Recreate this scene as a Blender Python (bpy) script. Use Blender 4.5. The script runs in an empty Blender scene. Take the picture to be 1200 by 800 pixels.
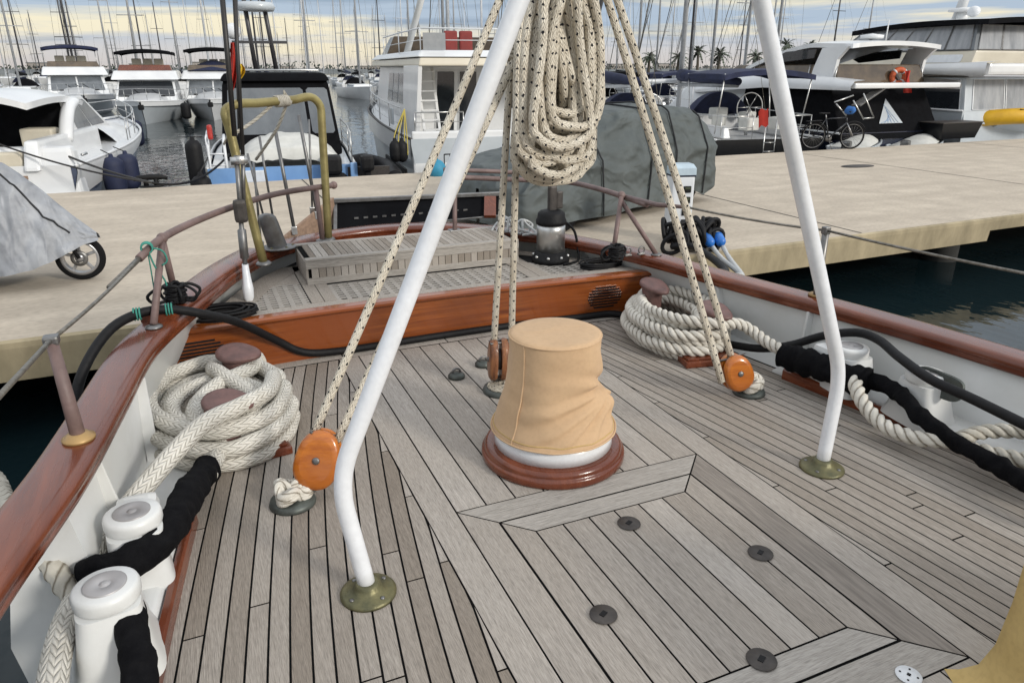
import bpy, bmesh, math, random
from mathutils import Vector, Matrix, noise
random.seed(7)
scene = bpy.context.scene
COL = scene.collection
PI = math.pi
def R(d): return math.radians(d)

# ------------------------------------------------------------------ survey of the place
# boat frame: +Y towards the stern and the quay, +X across, deck at z = 0, eye 1.55 above it
F_PX, PITCH, YAW, EYE = 840.0, math.atan(320/840.0), R(23.5), 1.55
def _ray(u, v):
    a, b = (u-600)/F_PX, (400-v)/F_PX
    f = math.cos(PITCH)+b*math.sin(PITCH)
    return (a*math.cos(YAW)+f*math.sin(YAW), -a*math.sin(YAW)+f*math.cos(YAW), -math.sin(PITCH)+b*math.cos(PITCH))
def on_z(u, v, z):
    r = _ray(u, v); t = (z-EYE)/r[2]
    return Vector((r[0]*t, r[1]*t, z))
def on_y(u, v, y):
    r = _ray(u, v); t = y/r[1]
    return Vector((r[0]*t, y, EYE+r[2]*t))

# ------------------------------------------------------------------ materials
MATS = {}
def pm(name, c1, c2=None, scale=6.0, stretch=(1,1,1), rough=0.5, metal=0.0, bump=0.0, bscale=None, coat=0.0,
       detail=6, c3=None, tint=0.0, lo=0.35, hi=0.65, bstretch=None, sheen=0.0, rvar=0.0, spec=0.5, ridge=None, speck=0.0):
    m = bpy.data.materials.new(name); m.use_nodes = True
    nt = m.node_tree; N = nt.nodes; L = nt.links
    b = N['Principled BSDF']
    b.inputs['Roughness'].default_value = rough; b.inputs['Metallic'].default_value = metal
    b.inputs['Coat Weight'].default_value = coat; b.inputs['Coat Roughness'].default_value = 0.08
    b.inputs['Specular IOR Level'].default_value = spec
    if sheen: b.inputs['Sheen Weight'].default_value = sheen
    tc = N.new('ShaderNodeTexCoord')
    mp = N.new('ShaderNodeMapping'); mp.inputs['Scale'].default_value = stretch
    L.new(tc.outputs['Object'], mp.inputs['Vector'])
    if c2 is None: c2 = tuple(x*0.78 for x in c1)
    nz = N.new('ShaderNodeTexNoise'); nz.inputs['Scale'].default_value = scale; nz.inputs['Detail'].default_value = detail
    nz.inputs['Roughness'].default_value = 0.6
    L.new(mp.outputs[0], nz.inputs['Vector'])
    rp = N.new('ShaderNodeValToRGB'); e = rp.color_ramp.elements
    e[0].position = lo; e[0].color = (*c2, 1); e[1].position = hi; e[1].color = (*c1, 1)
    L.new(nz.outputs['Fac'], rp.inputs['Fac'])
    col = rp.outputs['Color']
    if c3 is not None:          # broad stains
        n2 = N.new('ShaderNodeTexNoise'); n2.inputs['Scale'].default_value = 1.7; n2.inputs['Detail'].default_value = 8
        L.new(tc.outputs['Object'], n2.inputs['Vector'])
        r2 = N.new('ShaderNodeValToRGB'); r2.color_ramp.elements[0].position = 0.42; r2.color_ramp.elements[1].position = 0.68
        L.new(n2.outputs['Fac'], r2.inputs['Fac'])
        mx = N.new('ShaderNodeMix'); mx.data_type = 'RGBA'; mx.inputs['B'].default_value = (*c3, 1)
        L.new(r2.outputs['Color'], mx.inputs['Factor']); L.new(col, mx.inputs['A']); col = mx.outputs['Result']
    if tint:                    # per-plank variation carried on the mesh
        at = N.new('ShaderNodeAttribute'); at.attribute_name = 'tint'
        hs = N.new('ShaderNodeMix'); hs.data_type = 'RGBA'; hs.blend_type = 'MULTIPLY'; hs.inputs['Factor'].default_value = 1
        cr = N.new('ShaderNodeValToRGB')
        ce = cr.color_ramp.elements
        ce[0].position = 0; ce[0].color = (1-tint, 1-tint*1.16, 1-tint*1.34, 1); ce[1].position = 1; ce[1].color = (1+tint, 1+tint, 1+tint*.98, 1)
        L.new(at.outputs['Fac'], cr.inputs['Fac']); L.new(col, hs.inputs['A']); L.new(cr.outputs['Color'], hs.inputs['B']); col = hs.outputs['Result']
    L.new(col, b.inputs['Base Color'])
    if rvar:
        mr = N.new('ShaderNodeMapRange'); mr.inputs['To Min'].default_value = max(0, rough-rvar); mr.inputs['To Max'].default_value = rough+rvar
        L.new(nz.outputs['Fac'], mr.inputs['Value']); L.new(mr.outputs[0], b.inputs['Roughness'])
    if speck:                   # small dark flecks and pores
        ns = N.new('ShaderNodeTexNoise'); ns.inputs['Scale'].default_value = 60; ns.inputs['Detail'].default_value = 3
        ms_ = N.new('ShaderNodeMapping'); ms_.inputs['Scale'].default_value = bstretch or stretch; L.new(tc.outputs['Object'], ms_.inputs['Vector']); L.new(ms_.outputs[0], ns.inputs['Vector'])
        rs = N.new('ShaderNodeValToRGB'); rs.color_ramp.elements[0].position = .36; rs.color_ramp.elements[0].color = (1-speck,)*3+(1,); rs.color_ramp.elements[1].position = .56
        mq = N.new('ShaderNodeMix'); mq.data_type = 'RGBA'; mq.blend_type = 'MULTIPLY'; mq.inputs['Factor'].default_value = 1
        L.new(ns.outputs['Fac'], rs.inputs['Fac']); L.new(col, mq.inputs['A']); L.new(rs.outputs['Color'], mq.inputs['B']); col = mq.outputs['Result']; L.new(col, b.inputs['Base Color'])
    if ridge:                   # creases: ridged noise, (scale, strength, distance, stretch)
        hs_ = None
        for q, (sc, am) in enumerate(((ridge[0], 1.0), (ridge[0]*2.1, .25))):
            m3 = N.new('ShaderNodeMapping'); m3.inputs['Scale'].default_value = ridge[3]; m3.inputs['Rotation'].default_value = (.35*q, .5-.8*q, .4); L.new(tc.outputs['Object'], m3.inputs['Vector'])
            n3 = N.new('ShaderNodeTexNoise'); n3.inputs['Scale'].default_value = sc; n3.inputs['Detail'].default_value = 1.5; n3.inputs['Distortion'].default_value = .5; L.new(m3.outputs[0], n3.inputs['Vector'])
            a1 = N.new('ShaderNodeMath'); a1.operation = 'SUBTRACT'; a1.inputs[1].default_value = .5; L.new(n3.outputs['Fac'], a1.inputs[0])
            a2 = N.new('ShaderNodeMath'); a2.operation = 'ABSOLUTE'; L.new(a1.outputs[0], a2.inputs[0])
            a3 = N.new('ShaderNodeMapRange'); a3.inputs['From Max'].default_value = .16; a3.inputs['To Min'].default_value = am; a3.inputs['To Max'].default_value = 0; a3.interpolation_type = 'SMOOTHSTEP'; L.new(a2.outputs[0], a3.inputs['Value'])
            if hs_ is None: hs_ = a3.outputs[0]
            else:
                ad = N.new('ShaderNodeMath'); L.new(hs_, ad.inputs[0]); L.new(a3.outputs[0], ad.inputs[1]); hs_ = ad.outputs[0]
        bq = N.new('ShaderNodeBump'); bq.inputs['Strength'].default_value = ridge[1]; bq.inputs['Distance'].default_value = ridge[2]; L.new(hs_, bq.inputs['Height']); L.new(bq.outputs['Normal'], b.inputs['Normal'])
    elif bump:
        m2 = N.new('ShaderNodeMapping'); m2.inputs['Scale'].default_value = bstretch or stretch
        L.new(tc.outputs['Object'], m2.inputs['Vector'])
        nb = N.new('ShaderNodeTexNoise'); nb.inputs['Scale'].default_value = bscale or scale*2; nb.inputs['Detail'].default_value = 5
        L.new(m2.outputs[0], nb.inputs['Vector'])
        bp = N.new('ShaderNodeBump'); bp.inputs['Strength'].default_value = bump; bp.inputs['Distance'].default_value = 0.02
        L.new(nb.outputs['Fac'], bp.inputs['Height']); L.new(bp.outputs['Normal'], b.inputs['Normal'])
    MATS[name] = m
    return m

TEAK = pm('teak_weathered', (.415,.385,.352), (.265,.242,.217), scale=16, stretch=(9,.55,9), rough=.74, bump=.3, bscale=26, bstretch=(9,.5,9), tint=.34, lo=.26, hi=.72, c3=(.335,.305,.272), spec=.15, speck=.26)
TEAKX = pm('teak_crosswise', (.41,.385,.355), (.28,.26,.235), scale=16, stretch=(.55,9,9), rough=.72, bump=.3, bscale=20, bstretch=(.5,9,9), tint=.22, lo=.26, hi=.72, spec=.15, speck=.28)
TEAKD = pm('teak_stained', (.27,.24,.21), (.17,.15,.13), scale=9, stretch=(9,.7,9), rough=.75, bump=.3, bscale=20, tint=.12)
CAULK = pm('caulking', (.005,.005,.005), rough=.8, spec=.05)
MAHOG = pm('varnished_mahogany', (.235,.062,.022), (.085,.020,.009), scale=5, stretch=(5,.6,5), rough=.27, coat=.42, bump=.10, bscale=9, c3=(.105,.024,.010), lo=.25, hi=.75, rvar=.08, spec=.4)
BULK = pm('varnished_panel', (.34,.096,.017), (.13,.028,.007), scale=4, stretch=(.5,5,11), rough=.25, coat=.7, bump=.05, lo=.3, hi=.72, c3=(.24,.06,.014))
ORANGEW = pm('orange_varnish', (.58,.185,.014), (.30,.072,.010), scale=9, stretch=(1,3,5), rough=.28, coat=.5, c3=(.36,.10,.012), lo=.3,hi=.7, bump=.08)
BROWNW = pm('worn_brown_wood', (.30,.12,.045), (.10,.035,.015), scale=9, stretch=(5,5,.8), rough=.5, coat=.2, bump=.2)
WHITE = pm('white_paint', (.72,.73,.73), (.60,.61,.60), scale=3, rough=.38, coat=.1, bump=.05, bscale=30, c3=(.61,.61,.585), detail=10)
WHITETUBE = pm('white_tube_paint', (.78,.80,.83), (.70,.72,.75), scale=9, rough=.33, coat=.2, bump=.06, bscale=40, c3=(.68,.69,.70), detail=10, speck=.04)
GELCOAT = pm('white_gelcoat', (.72,.73,.73), (.64,.65,.66), scale=1.2, rough=.28, coat=.3)
GELGREY = pm('pale_grey_gelcoat', (.50,.54,.57), (.43,.47,.50), scale=1.2, rough=.3, coat=.3)
CREAM = pm('cream_gelcoat', (.62,.57,.46), (.55,.50,.40), scale=1.4, rough=.4)
NAVY = pm('navy_hull', (.022,.028,.055), (.014,.018,.034), scale=2, rough=.2, coat=.5)
DKBLUEGREY = pm('blue_grey_hull', (.06,.08,.13), (.035,.045,.08), scale=1.5, stretch=(1,1,3), rough=.25, coat=.4)
BLACKH = pm('black_hull', (.007,.008,.010), rough=.3, coat=.1, spec=.3)
BLUEH = pm('light_blue_hull', (.20,.36,.62), (.16,.30,.54), scale=2, rough=.35, coat=.3)
BLACKCANVAS = pm('black_canvas', (.006,.0065,.008), (.004,.004,.005), scale=5, rough=.9, bump=.25, bscale=7, spec=.1)
BLUECANVAS = pm('navy_canvas', (.015,.022,.065), (.010,.014,.040), scale=4, rough=.85, bump=.3, bscale=6)
GREYCANVAS = pm('grey_canvas', (.30,.31,.32), (.24,.25,.26), scale=4, rough=.85, bump=.3, bscale=6)
WHITECLOTH = pm('white_cloth', (.60,.60,.57), (.50,.50,.47), scale=4, rough=.9, bump=.4, bscale=6)
GLASS = pm('dark_glass', (.022,.026,.030), (.014,.016,.020), scale=1.5, rough=.06, spec=.7)
GLASSG = pm('grey_vinyl_window', (.16,.175,.19), (.075,.085,.095), scale=1.6, stretch=(1,1,.5), rough=.12, spec=.6, lo=.3, hi=.7)
VINYL = pm('clear_vinyl_curtain', (.40,.41,.42), (.20,.21,.225), scale=1.3, stretch=(2,2,.4), rough=.18, spec=.5, lo=.3, hi=.7)
GLASSB = pm('bronze_glass', (.13,.095,.06), (.07,.052,.036), scale=2, rough=.1, spec=.6)
STEEL = pm('stainless', (.62,.62,.61), (.46,.46,.45), scale=12, rough=.34, metal=.9)
DULLSTEEL = pm('dull_steel', (.23,.23,.23), (.15,.145,.14), scale=15, rough=.42, metal=.8)
BRASS = pm('weathered_brass_tube', (.34,.29,.12), (.22,.18,.07), scale=7, rough=.42, metal=.35, bump=.1, bscale=40)
BRONZE = pm('green_bronze', (.17,.155,.075), (.09,.09,.05), scale=14, rough=.45, metal=.5, bump=.2, bscale=40)
PADGREY = pm('verdigris_pad', (.10,.115,.105), (.055,.06,.055), scale=18, rough=.5, metal=.4)
PIPE = pm('purple_brown_pipe', (.20,.135,.125), (.13,.088,.080), scale=9, rough=.55, bump=.12, bscale=50)
BITTCAP = pm('brown_bitt_cap', (.165,.085,.075), (.10,.055,.05), scale=18, rough=.5, bump=.1, bscale=50)
DARKPLATE = pm('dark_deck_plate', (.075,.066,.06), (.045,.04,.037), scale=25, rough=.55, metal=.3)
BLACKR = pm('black_rubber', (.009,.009,.010), (.005,.005,.006), scale=20, rough=.6, bump=.15, bscale=60, spec=.25)
SLEEVE = pm('black_sleeve_cloth', (.006,.006,.007), (.003,.003,.004), scale=30, rough=.95, bump=.9, bscale=14, spec=.12)
KHAKI = pm('khaki_cover', (.58,.40,.24), (.51,.345,.205), scale=3, rough=.9, ridge=(2.6,.16,.03,(1,1,1.3)), sheen=.1, c3=(.545,.37,.22), speck=.05, spec=.2)
KHAKID = pm('khaki_ochre_cover', (.55,.40,.17), (.48,.34,.135), scale=3, rough=.9, ridge=(2.4,.12,.03,(1,1,1)), speck=.08, spec=.2)
CARCOVER = pm('grey_green_cover', (.092,.106,.106), (.066,.078,.078), scale=2.2, rough=.75, ridge=(1.2,.65,.11,(.9,.9,1.35)))
SILVER = pm('silver_cover', (.33,.345,.37), (.22,.23,.25), scale=5, rough=.55, metal=.05, ridge=(2.0,.45,.06,(1.6,1.6,.6)))
CONC = pm('quay_concrete', (.58,.505,.405), (.42,.36,.285), scale=.9, stretch=(.35,2.6,1), rough=.85, bump=.15, bscale=14, detail=14, c3=(.43,.37,.295), lo=.3, hi=.7, speck=.14, bstretch=(.22,.5,1))
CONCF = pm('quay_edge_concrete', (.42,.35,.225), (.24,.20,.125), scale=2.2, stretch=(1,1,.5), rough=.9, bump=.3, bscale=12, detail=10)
CONCD = pm('dark_quay_underside', (.03,.03,.028), rough=.9)  # near-black: gloom under the quay put into the colour; joints share it
TYRE = pm('tyre', (.010,.010,.011), rough=.85, bump=.2, bscale=60, spec=.15)
ALLOY = pm('alloy_wheel', (.45,.45,.46), (.35,.35,.36), scale=9, rough=.35, metal=.7)
REDP = pm('red_plastic', (.42,.03,.02), (.32,.02,.015), rough=.5)
ORANGE = pm('orange_lifebuoy', (.62,.13,.04), (.5,.09,.03), rough=.6)
YELLOW = pm('yellow_inflatable', (.72,.42,.02), (.62,.35,.015), scale=3, rough=.5)
YELLOWROPE = pm('yellow_rope_fibre', (.55,.45,.10), rough=.8)
BLUEPLUG = pm('blue_plug', (.02,.16,.55), rough=.4)
WHITECABLE = pm('white_cable_braid', (.55,.56,.55), (.35,.36,.36), scale=60, rough=.8)
TEALCORD = pm('green_twine', (.05,.28,.22), rough=.8)
WIRE = pm('steel_wire', (.24,.225,.20), (.13,.12,.10), scale=40, rough=.45, metal=.6)
DARKWIRE = pm('dark_wire', (.035,.033,.032), rough=.5, metal=.3)
FENDERB = pm('navy_fender', (.014,.02,.055), rough=.7)
WHITEPLASTIC = pm('white_plastic', (.70,.72,.74), (.62,.64,.66), rough=.4)
MASTW = pm('white_mast', (.62,.64,.66), rough=.35)
MASTA = pm('grey_aluminium_mast', (.36,.37,.38), (.28,.29,.30), rough=.45, metal=.1)
MASTD = pm('dark_mast', (.05,.05,.055), rough=.4)
MASTWOOD = pm('brown_spar', (.16,.055,.025), rough=.4)
PALMT = pm('palm_bark', (.10,.085,.065), rough=.9)
PALMG = pm('hazy_palm_green', (.085,.105,.07), (.05,.065,.045), scale=3, rough=.8)  # greens lightened so distance haze sits in the colour
TREEG = pm('distant_tree_green', (.05,.07,.05), (.03,.045,.035), scale=.2, rough=.9)
LANDM = pm('distant_shore', (.16,.17,.17), (.10,.11,.11), scale=.1, rough=.9)
BUILDM = pm('distant_facade', (.36,.33,.30), (.26,.24,.22), scale=.3, rough=.9)
FLAGR = pm('red_flag_cloth', (.48,.03,.015), rough=.8)
FLAGY = pm('yellow_flag_cloth', (.68,.46,.02), rough=.8)
GANGWAYWOOD = pm('gangway_wood', (.30,.20,.14), (.2,.13,.09), scale=8, stretch=(6,.8,6), rough=.6)
BIKEP = pm('grey_bicycle_paint', (.02,.022,.028), rough=.4, coat=.2)
TEALBALL = pm('blue_fender_rubber', (.03,.25,.40), rough=.6)
SEAM = pm('cover_strap', (.018,.02,.022), rough=.8)

def rope_mat(name, c1, c2, fleck=None, pitch=.03, around=2.0, strands=None, plait=None):
    """UV-driven rope: u = metres along, v = 0..1 around."""
    m = bpy.data.materials.new(name); m.use_nodes = True
    nt = m.node_tree; N = nt.nodes; L = nt.links; b = N['Principled BSDF']
    b.inputs['Roughness'].default_value = .88; b.inputs['Specular IOR Level'].default_value = .25
    tc = N.new('ShaderNodeTexCoord')
    nz = N.new('ShaderNodeTexNoise'); nz.inputs['Scale'].default_value = 14; nz.inputs['Detail'].default_value = 8
    L.new(tc.outputs['Object'], nz.inputs['Vector'])
    rp = N.new('ShaderNodeValToRGB'); e = rp.color_ramp.elements
    e[0].position = .3; e[0].color = (*c2, 1); e[1].position = .7; e[1].color = (*c1, 1)
    L.new(nz.outputs['Fac'], rp.inputs['Fac']); col = rp.outputs['Color']
    uv = N.new('ShaderNodeUVMap'); uv.uv_map = 'UVMap'
    sp = N.new('ShaderNodeSeparateXYZ'); L.new(uv.outputs[0], sp.inputs[0])
    def mth(op, a, bb=None, c=None):
        n = N.new('ShaderNodeMath'); n.operation = op
        for i, x in enumerate((a, bb, c)):
            if x is None: continue
            if isinstance(x, (int, float)): n.inputs[i].default_value = x
            else: L.new(x, n.inputs[i])
        return n.outputs[0]
    jn = N.new('ShaderNodeTexNoise'); jn.inputs['Scale'].default_value = 55; jn.inputs['Detail'].default_value = 1; L.new(tc.outputs['Object'], jn.inputs['Vector'])
    jt = mth('MULTIPLY', mth('SUBTRACT', jn.outputs['Fac'], .5), .018 if fleck else .008)
    u, v = mth('ADD', sp.outputs[0], jt), sp.outputs[1]
    if fleck:
        a = mth('ADD', mth('DIVIDE', u, pitch), mth('MULTIPLY', v, around))
        bb = mth('SUBTRACT', mth('DIVIDE', u, pitch), mth('MULTIPLY', v, around))
        fa = mth('ABSOLUTE', mth('SUBTRACT', mth('FRACT', a), .5)); fb = mth('ABSOLUTE', mth('SUBTRACT', mth('FRACT', bb), .5))
        d = mth('MAXIMUM', fa, fb)
        k = mth('LESS_THAN', d, fleck)
        mx = N.new('ShaderNodeMix'); mx.data_type = 'RGBA'; mx.inputs['B'].default_value = (.02,.02,.025,1)
        L.new(k, mx.inputs['Factor']); L.new(col, mx.inputs['A']); col = mx.outputs['Result']
    prof = None
    if strands:                 # laid rope: valleys between the strands, shaded in the colour
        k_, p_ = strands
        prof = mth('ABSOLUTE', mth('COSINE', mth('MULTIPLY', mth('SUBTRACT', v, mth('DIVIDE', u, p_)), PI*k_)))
    if plait:                   # plaited rope: rows of chevrons
        k_, p_ = plait
        tri = mth('MULTIPLY', mth('ABSOLUTE', mth('SUBTRACT', mth('FRACT', mth('MULTIPLY', v, k_)), .5)), 2)
        prof = mth('SINE', mth('MULTIPLY', mth('FRACT', mth('ADD', mth('DIVIDE', u, p_), mth('MULTIPLY', tri, .95))), PI))
        edge = mth('SINE', mth('MULTIPLY', tri, PI))
        prof = mth('MULTIPLY', mth('POWER', prof, .5), mth('ADD', .55, mth('MULTIPLY', mth('POWER', mth('MAXIMUM', edge, .0001), .5), .45)))
    if prof is not None:  # shade painted into the hollows of the lay by multiplying the colour
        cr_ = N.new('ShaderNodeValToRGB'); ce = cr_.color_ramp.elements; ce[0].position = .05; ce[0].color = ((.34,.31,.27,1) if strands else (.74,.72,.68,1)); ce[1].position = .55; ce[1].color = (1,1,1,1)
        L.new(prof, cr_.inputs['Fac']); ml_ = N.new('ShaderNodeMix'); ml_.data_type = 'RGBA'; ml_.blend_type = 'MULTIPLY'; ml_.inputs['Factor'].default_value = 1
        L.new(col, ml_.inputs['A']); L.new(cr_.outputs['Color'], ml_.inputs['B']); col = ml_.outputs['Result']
    fine = mth('MULTIPLY', mth('SINE', mth('ADD', mth('MULTIPLY', u, 900), mth('MULTIPLY', v, 25.13))),
               mth('SINE', mth('SUBTRACT', mth('MULTIPLY', u, 900), mth('MULTIPLY', v, 25.13))))
    bp = N.new('ShaderNodeBump'); bp.inputs['Strength'].default_value = .35; bp.inputs['Distance'].default_value = .003
    L.new(fine, bp.inputs['Height'])
    if prof is not None and plait:
        b2_ = N.new('ShaderNodeBump'); b2_.inputs['Strength'].default_value = .9; b2_.inputs['Distance'].default_value = .007
        L.new(prof, b2_.inputs['Height']); L.new(bp.outputs['Normal'], b2_.inputs['Normal']); L.new(b2_.outputs['Normal'], b.inputs['Normal'])
    else: L.new(bp.outputs['Normal'], b.inputs['Normal'])
    L.new(col, b.inputs['Base Color'])
    return m
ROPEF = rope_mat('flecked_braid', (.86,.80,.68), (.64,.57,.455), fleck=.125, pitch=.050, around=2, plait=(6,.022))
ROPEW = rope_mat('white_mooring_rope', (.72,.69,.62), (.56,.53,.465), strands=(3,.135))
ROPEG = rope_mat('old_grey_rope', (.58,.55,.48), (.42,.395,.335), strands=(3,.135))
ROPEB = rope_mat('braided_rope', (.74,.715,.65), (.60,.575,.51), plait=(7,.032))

# ------------------------------------------------------------------ mesh builder
ORG = {}
class MB:
    def __init__(s): s.V=[]; s.F=[]; s.T=[]; s.U={}; s.S=[]
    def add(s, verts, faces, tint=.5, smooth=False, uvs=None):
        o = len(s.V); s.V.extend([Vector(v) for v in verts])
        for i, f in enumerate(faces):
            if uvs is not None: s.U[len(s.F)] = uvs[i]
            s.F.append([j+o for j in f]); s.T.append(tint); s.S.append(smooth)
    def box(s, c, d, rz=0, bev=0.0, tint=.5, M=None):
        bm = bmesh.new(); bmesh.ops.create_cube(bm, size=1)
        bmesh.ops.scale(bm, vec=d, verts=bm.verts)
        if bev: bmesh.ops.bevel(bm, geom=list(bm.edges), offset=min(bev, min(d)*.45), segments=2, profile=.6, affect='EDGES')
        T = Matrix.Translation(c) @ (M if M is not None else Matrix.Rotation(rz, 4, 'Z'))
        bm.verts.index_update()
        s.add([T @ v.co for v in bm.verts], [[v.index for v in f.verts] for f in bm.faces], tint, False)
        bm.free()
    def bar(s, a, b, w, h, bev=0, tint=.5, up=(0,0,1)):
        a, b = Vector(a), Vector(b); d = b-a; L = d.length; y = d.normalized(); u = Vector(up)
        x = y.cross(u)
        if x.length < 1e-4: x = Vector((1,0,0))
        x.normalize(); z = x.cross(y)
        M = Matrix((x, y, z)).transposed().to_4x4()
        s.box((a+b)/2, (w, L, h), bev=bev, tint=tint, M=M)
    def tube(s, pts, r, n=8, closed=False, caps=True, lobes=0, pitch=.1, amp=.15, kind='twist', rf=None, sq=1.0, tint=.5):
        P = [Vector(p) for p in pts]; m = len(P)
        if m < 2: return
        tang = []
        for i in range(m):
            a = P[(i-1) % m] if (closed or i > 0) else P[i]
            b = P[(i+1) % m] if (closed or i < m-1) else P[i]
            t = (b-a)
            tang.append(t.normalized() if t.length > 1e-9 else Vector((0,0,1)))
        ref = Vector((0,0,1)) if abs(tang[0].z) < .9 else Vector((1,0,0))
        nrm = (ref - tang[0]*ref.dot(tang[0])).normalized()
        vs, dist, ds = [], 0.0, []
        for i in range(m):
            if i: dist += (P[i]-P[i-1]).length
            ds.append(dist)
            nrm = nrm - tang[i]*nrm.dot(tang[i])
            if nrm.length < 1e-6: nrm = tang[i].orthogonal()
            nrm.normalize(); bi = tang[i].cross(nrm)
            rr = rf(i/(m-1)) * r if rf else r
            for k in range(n):
                a = 2*PI*k/n
                q = rr
                if lobes:
                    if kind == 'twist': q = rr*(1-amp+amp*abs(math.cos(lobes/2*(a-2*PI*dist/pitch)))*1.6)
                    else: q = rr*(1-amp*.5+amp*max(math.sin(lobes*a+2*PI*dist/pitch)*math.sin(lobes*a-2*PI*dist/pitch), -.6))
                vs.append(P[i]+nrm*(q*math.cos(a))+bi*(q*math.sin(a)*sq))
        fs, uv = [], []
        for i in range(m if closed else m-1):
            j = (i+1) % m
            d0, d1 = ds[i], ds[j] if j else ds[i]+.01
            for k in range(n):
                l = (k+1) % n
                fs.append([i*n+k, i*n+l, j*n+l, j*n+k])
                uv.append([(d0,k/n),(d0,(k+1)/n),(d1,(k+1)/n),(d1,k/n)])
        if caps and not closed:
            fs.append(list(range(n))[::-1]); uv.append([(0,0)]*n)
            fs.append([(m-1)*n+k for k in range(n)]); uv.append([(0,0)]*n)
        s.add(vs, fs, tint, True, uv)
    def lathe(s, prof, c=(0,0,0), n=24, sx=1, sy=1, M=None, tint=.5, smooth=True, rfun=None, caps=True):
        vs = []; T = M if M is not None else Matrix.Identity(4); C = Vector(c)
        for (r, z) in prof:
            for k in range(n):
                a = 2*PI*k/n
                q = rfun(r, z, a) if rfun else r
                vs.append(C + (T @ Vector((q*math.cos(a)*sx, q*math.sin(a)*sy, z))))
        fs = []
        for i in range(len(prof)-1):
            for k in range(n):
                l = (k+1) % n
                fs.append([i*n+k, i*n+l, (i+1)*n+l, (i+1)*n+k])
        s.add(vs, fs, tint, smooth)
        if caps: s.add(vs[:n], [list(range(n))[::-1]], tint); s.add(vs[-n:], [list(range(n))], tint)
    def prism(s, poly, z0, z1, tint=.5):
        n = len(poly)
        vs = [(p[0], p[1], z0) for p in poly]+[(p[0], p[1], z1) for p in poly]
        fs = [list(range(n))[::-1], list(range(n, 2*n))]+[[i, (i+1) % n, n+(i+1) % n, n+i] for i in range(n)]
        s.add(vs, fs, tint)
    def loft(s, rings, closed=True, caps=True, smooth=True, tint=.5):
        n = len(rings[0]); vs = [p for r in rings for p in r]; fs = []
        for i in range(len(rings)-1):
            for k in range(n if closed else n-1):
                l = (k+1) % n
                fs.append([i*n+k, i*n+l, (i+1)*n+l, (i+1)*n+k])
        s.add(vs, fs, tint, smooth)
        if caps and closed:
            s.add(rings[0], [list(range(n))[::-1]], tint); s.add(rings[-1], [list(range(n))], tint)
    def ball(s, c, r, n=14, m=9, M=None, tint=.5):
        rx, ry, rz = (r, r, r) if isinstance(r, (int, float)) else r
        prof = [(math.sin(PI*(i+.02)/(m+.04)), -math.cos(PI*(i+.02)/(m+.04))) for i in range(m+1)]
        T = (M if M is not None else Matrix.Identity(4)) @ Matrix.Diagonal((rx, ry, rz, 1))
        s.lathe(prof, c, n, M=T, tint=tint)
    def grid(s, rows, smooth=True, tint=.5):
        n = len(rows[0]); vs = [p for r in rows for p in r]
        s.add(vs, [[i*n+k, i*n+k+1, (i+1)*n+k+1, (i+1)*n+k] for i in range(len(rows)-1) for k in range(n-1)], tint, smooth)
    def poly(s, pts, tint=.5): s.add(pts, [list(range(len(pts)))], tint)
    def build(s, name, mat, parent=None, loc=None, flip=True):
        off = Vector((0,0,0)); p = parent
        while p is not None: off += ORG.get(p.name, Vector((0,0,0))); p = p.parent
        if parent is None and loc is not None: off = Vector(loc)
        me = bpy.data.meshes.new(name)
        me.from_pydata([v-off for v in s.V], [], s.F)
        me.polygons.foreach_set('use_smooth', s.S)
        at = me.attributes.new('tint', 'FLOAT', 'FACE'); at.data.foreach_set('value', s.T)
        if s.U:
            ul = me.uv_layers.new(name='UVMap')
            for fi, uvs in s.U.items():
                pl = me.polygons[fi]
                for k, li in enumerate(pl.loop_indices): ul.data[li].uv = uvs[k]
        me.update()
        bm = bmesh.new(); bm.from_mesh(me); bmesh.ops.recalc_face_normals(bm, faces=bm.faces); bm.to_mesh(me); bm.free()
        if isinstance(mat, (list, tuple)):
            for x in mat: me.materials.append(x)
        else: me.materials.append(mat)
        o = bpy.data.objects.new(name, me); COL.objects.link(o)
        if parent is not None: o.parent = parent
        elif loc is not None: o.location = loc; ORG[o.name] = Vector(loc)
        return o

def tag(o, label=None, cat=None, group=None, kind=None):
    if label: o['label'] = label
    if cat: o['category'] = cat
    if group: o['group'] = group
    if kind: o['kind'] = kind
    return o
def thing(name, label, cat, loc=(0,0,0), group=None):
    o = bpy.data.objects.new(name, None); COL.objects.link(o); o.location = loc; o.empty_display_size = .2
    ORG[o.name] = Vector(loc)
    return tag(o, label, cat, group)
def solo(mb, name, mat, label, cat, group=None):
    zs = min(v.z for v in mb.V); xs = sum(v.x for v in mb.V)/len(mb.V); ys = sum(v.y for v in mb.V)/len(mb.V)
    return tag(mb.build(name, mat, None, (xs, ys, zs)), label, cat, group)
def dup(root, loc=None, rz=None, label=None, group=None):
    r = root.copy(); COL.objects.link(r)
    if loc is not None: r.location = loc
    if rz is not None: r.rotation_euler = (0, 0, rz)
    if label: r['label'] = label
    if group: r['group'] = group
    for ch in list(root.children):
        c = ch.copy(); COL.objects.link(c); c.parent = r
        for g in ch.children:
            d = g.copy(); COL.objects.link(d); d.parent = c
    return r
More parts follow.
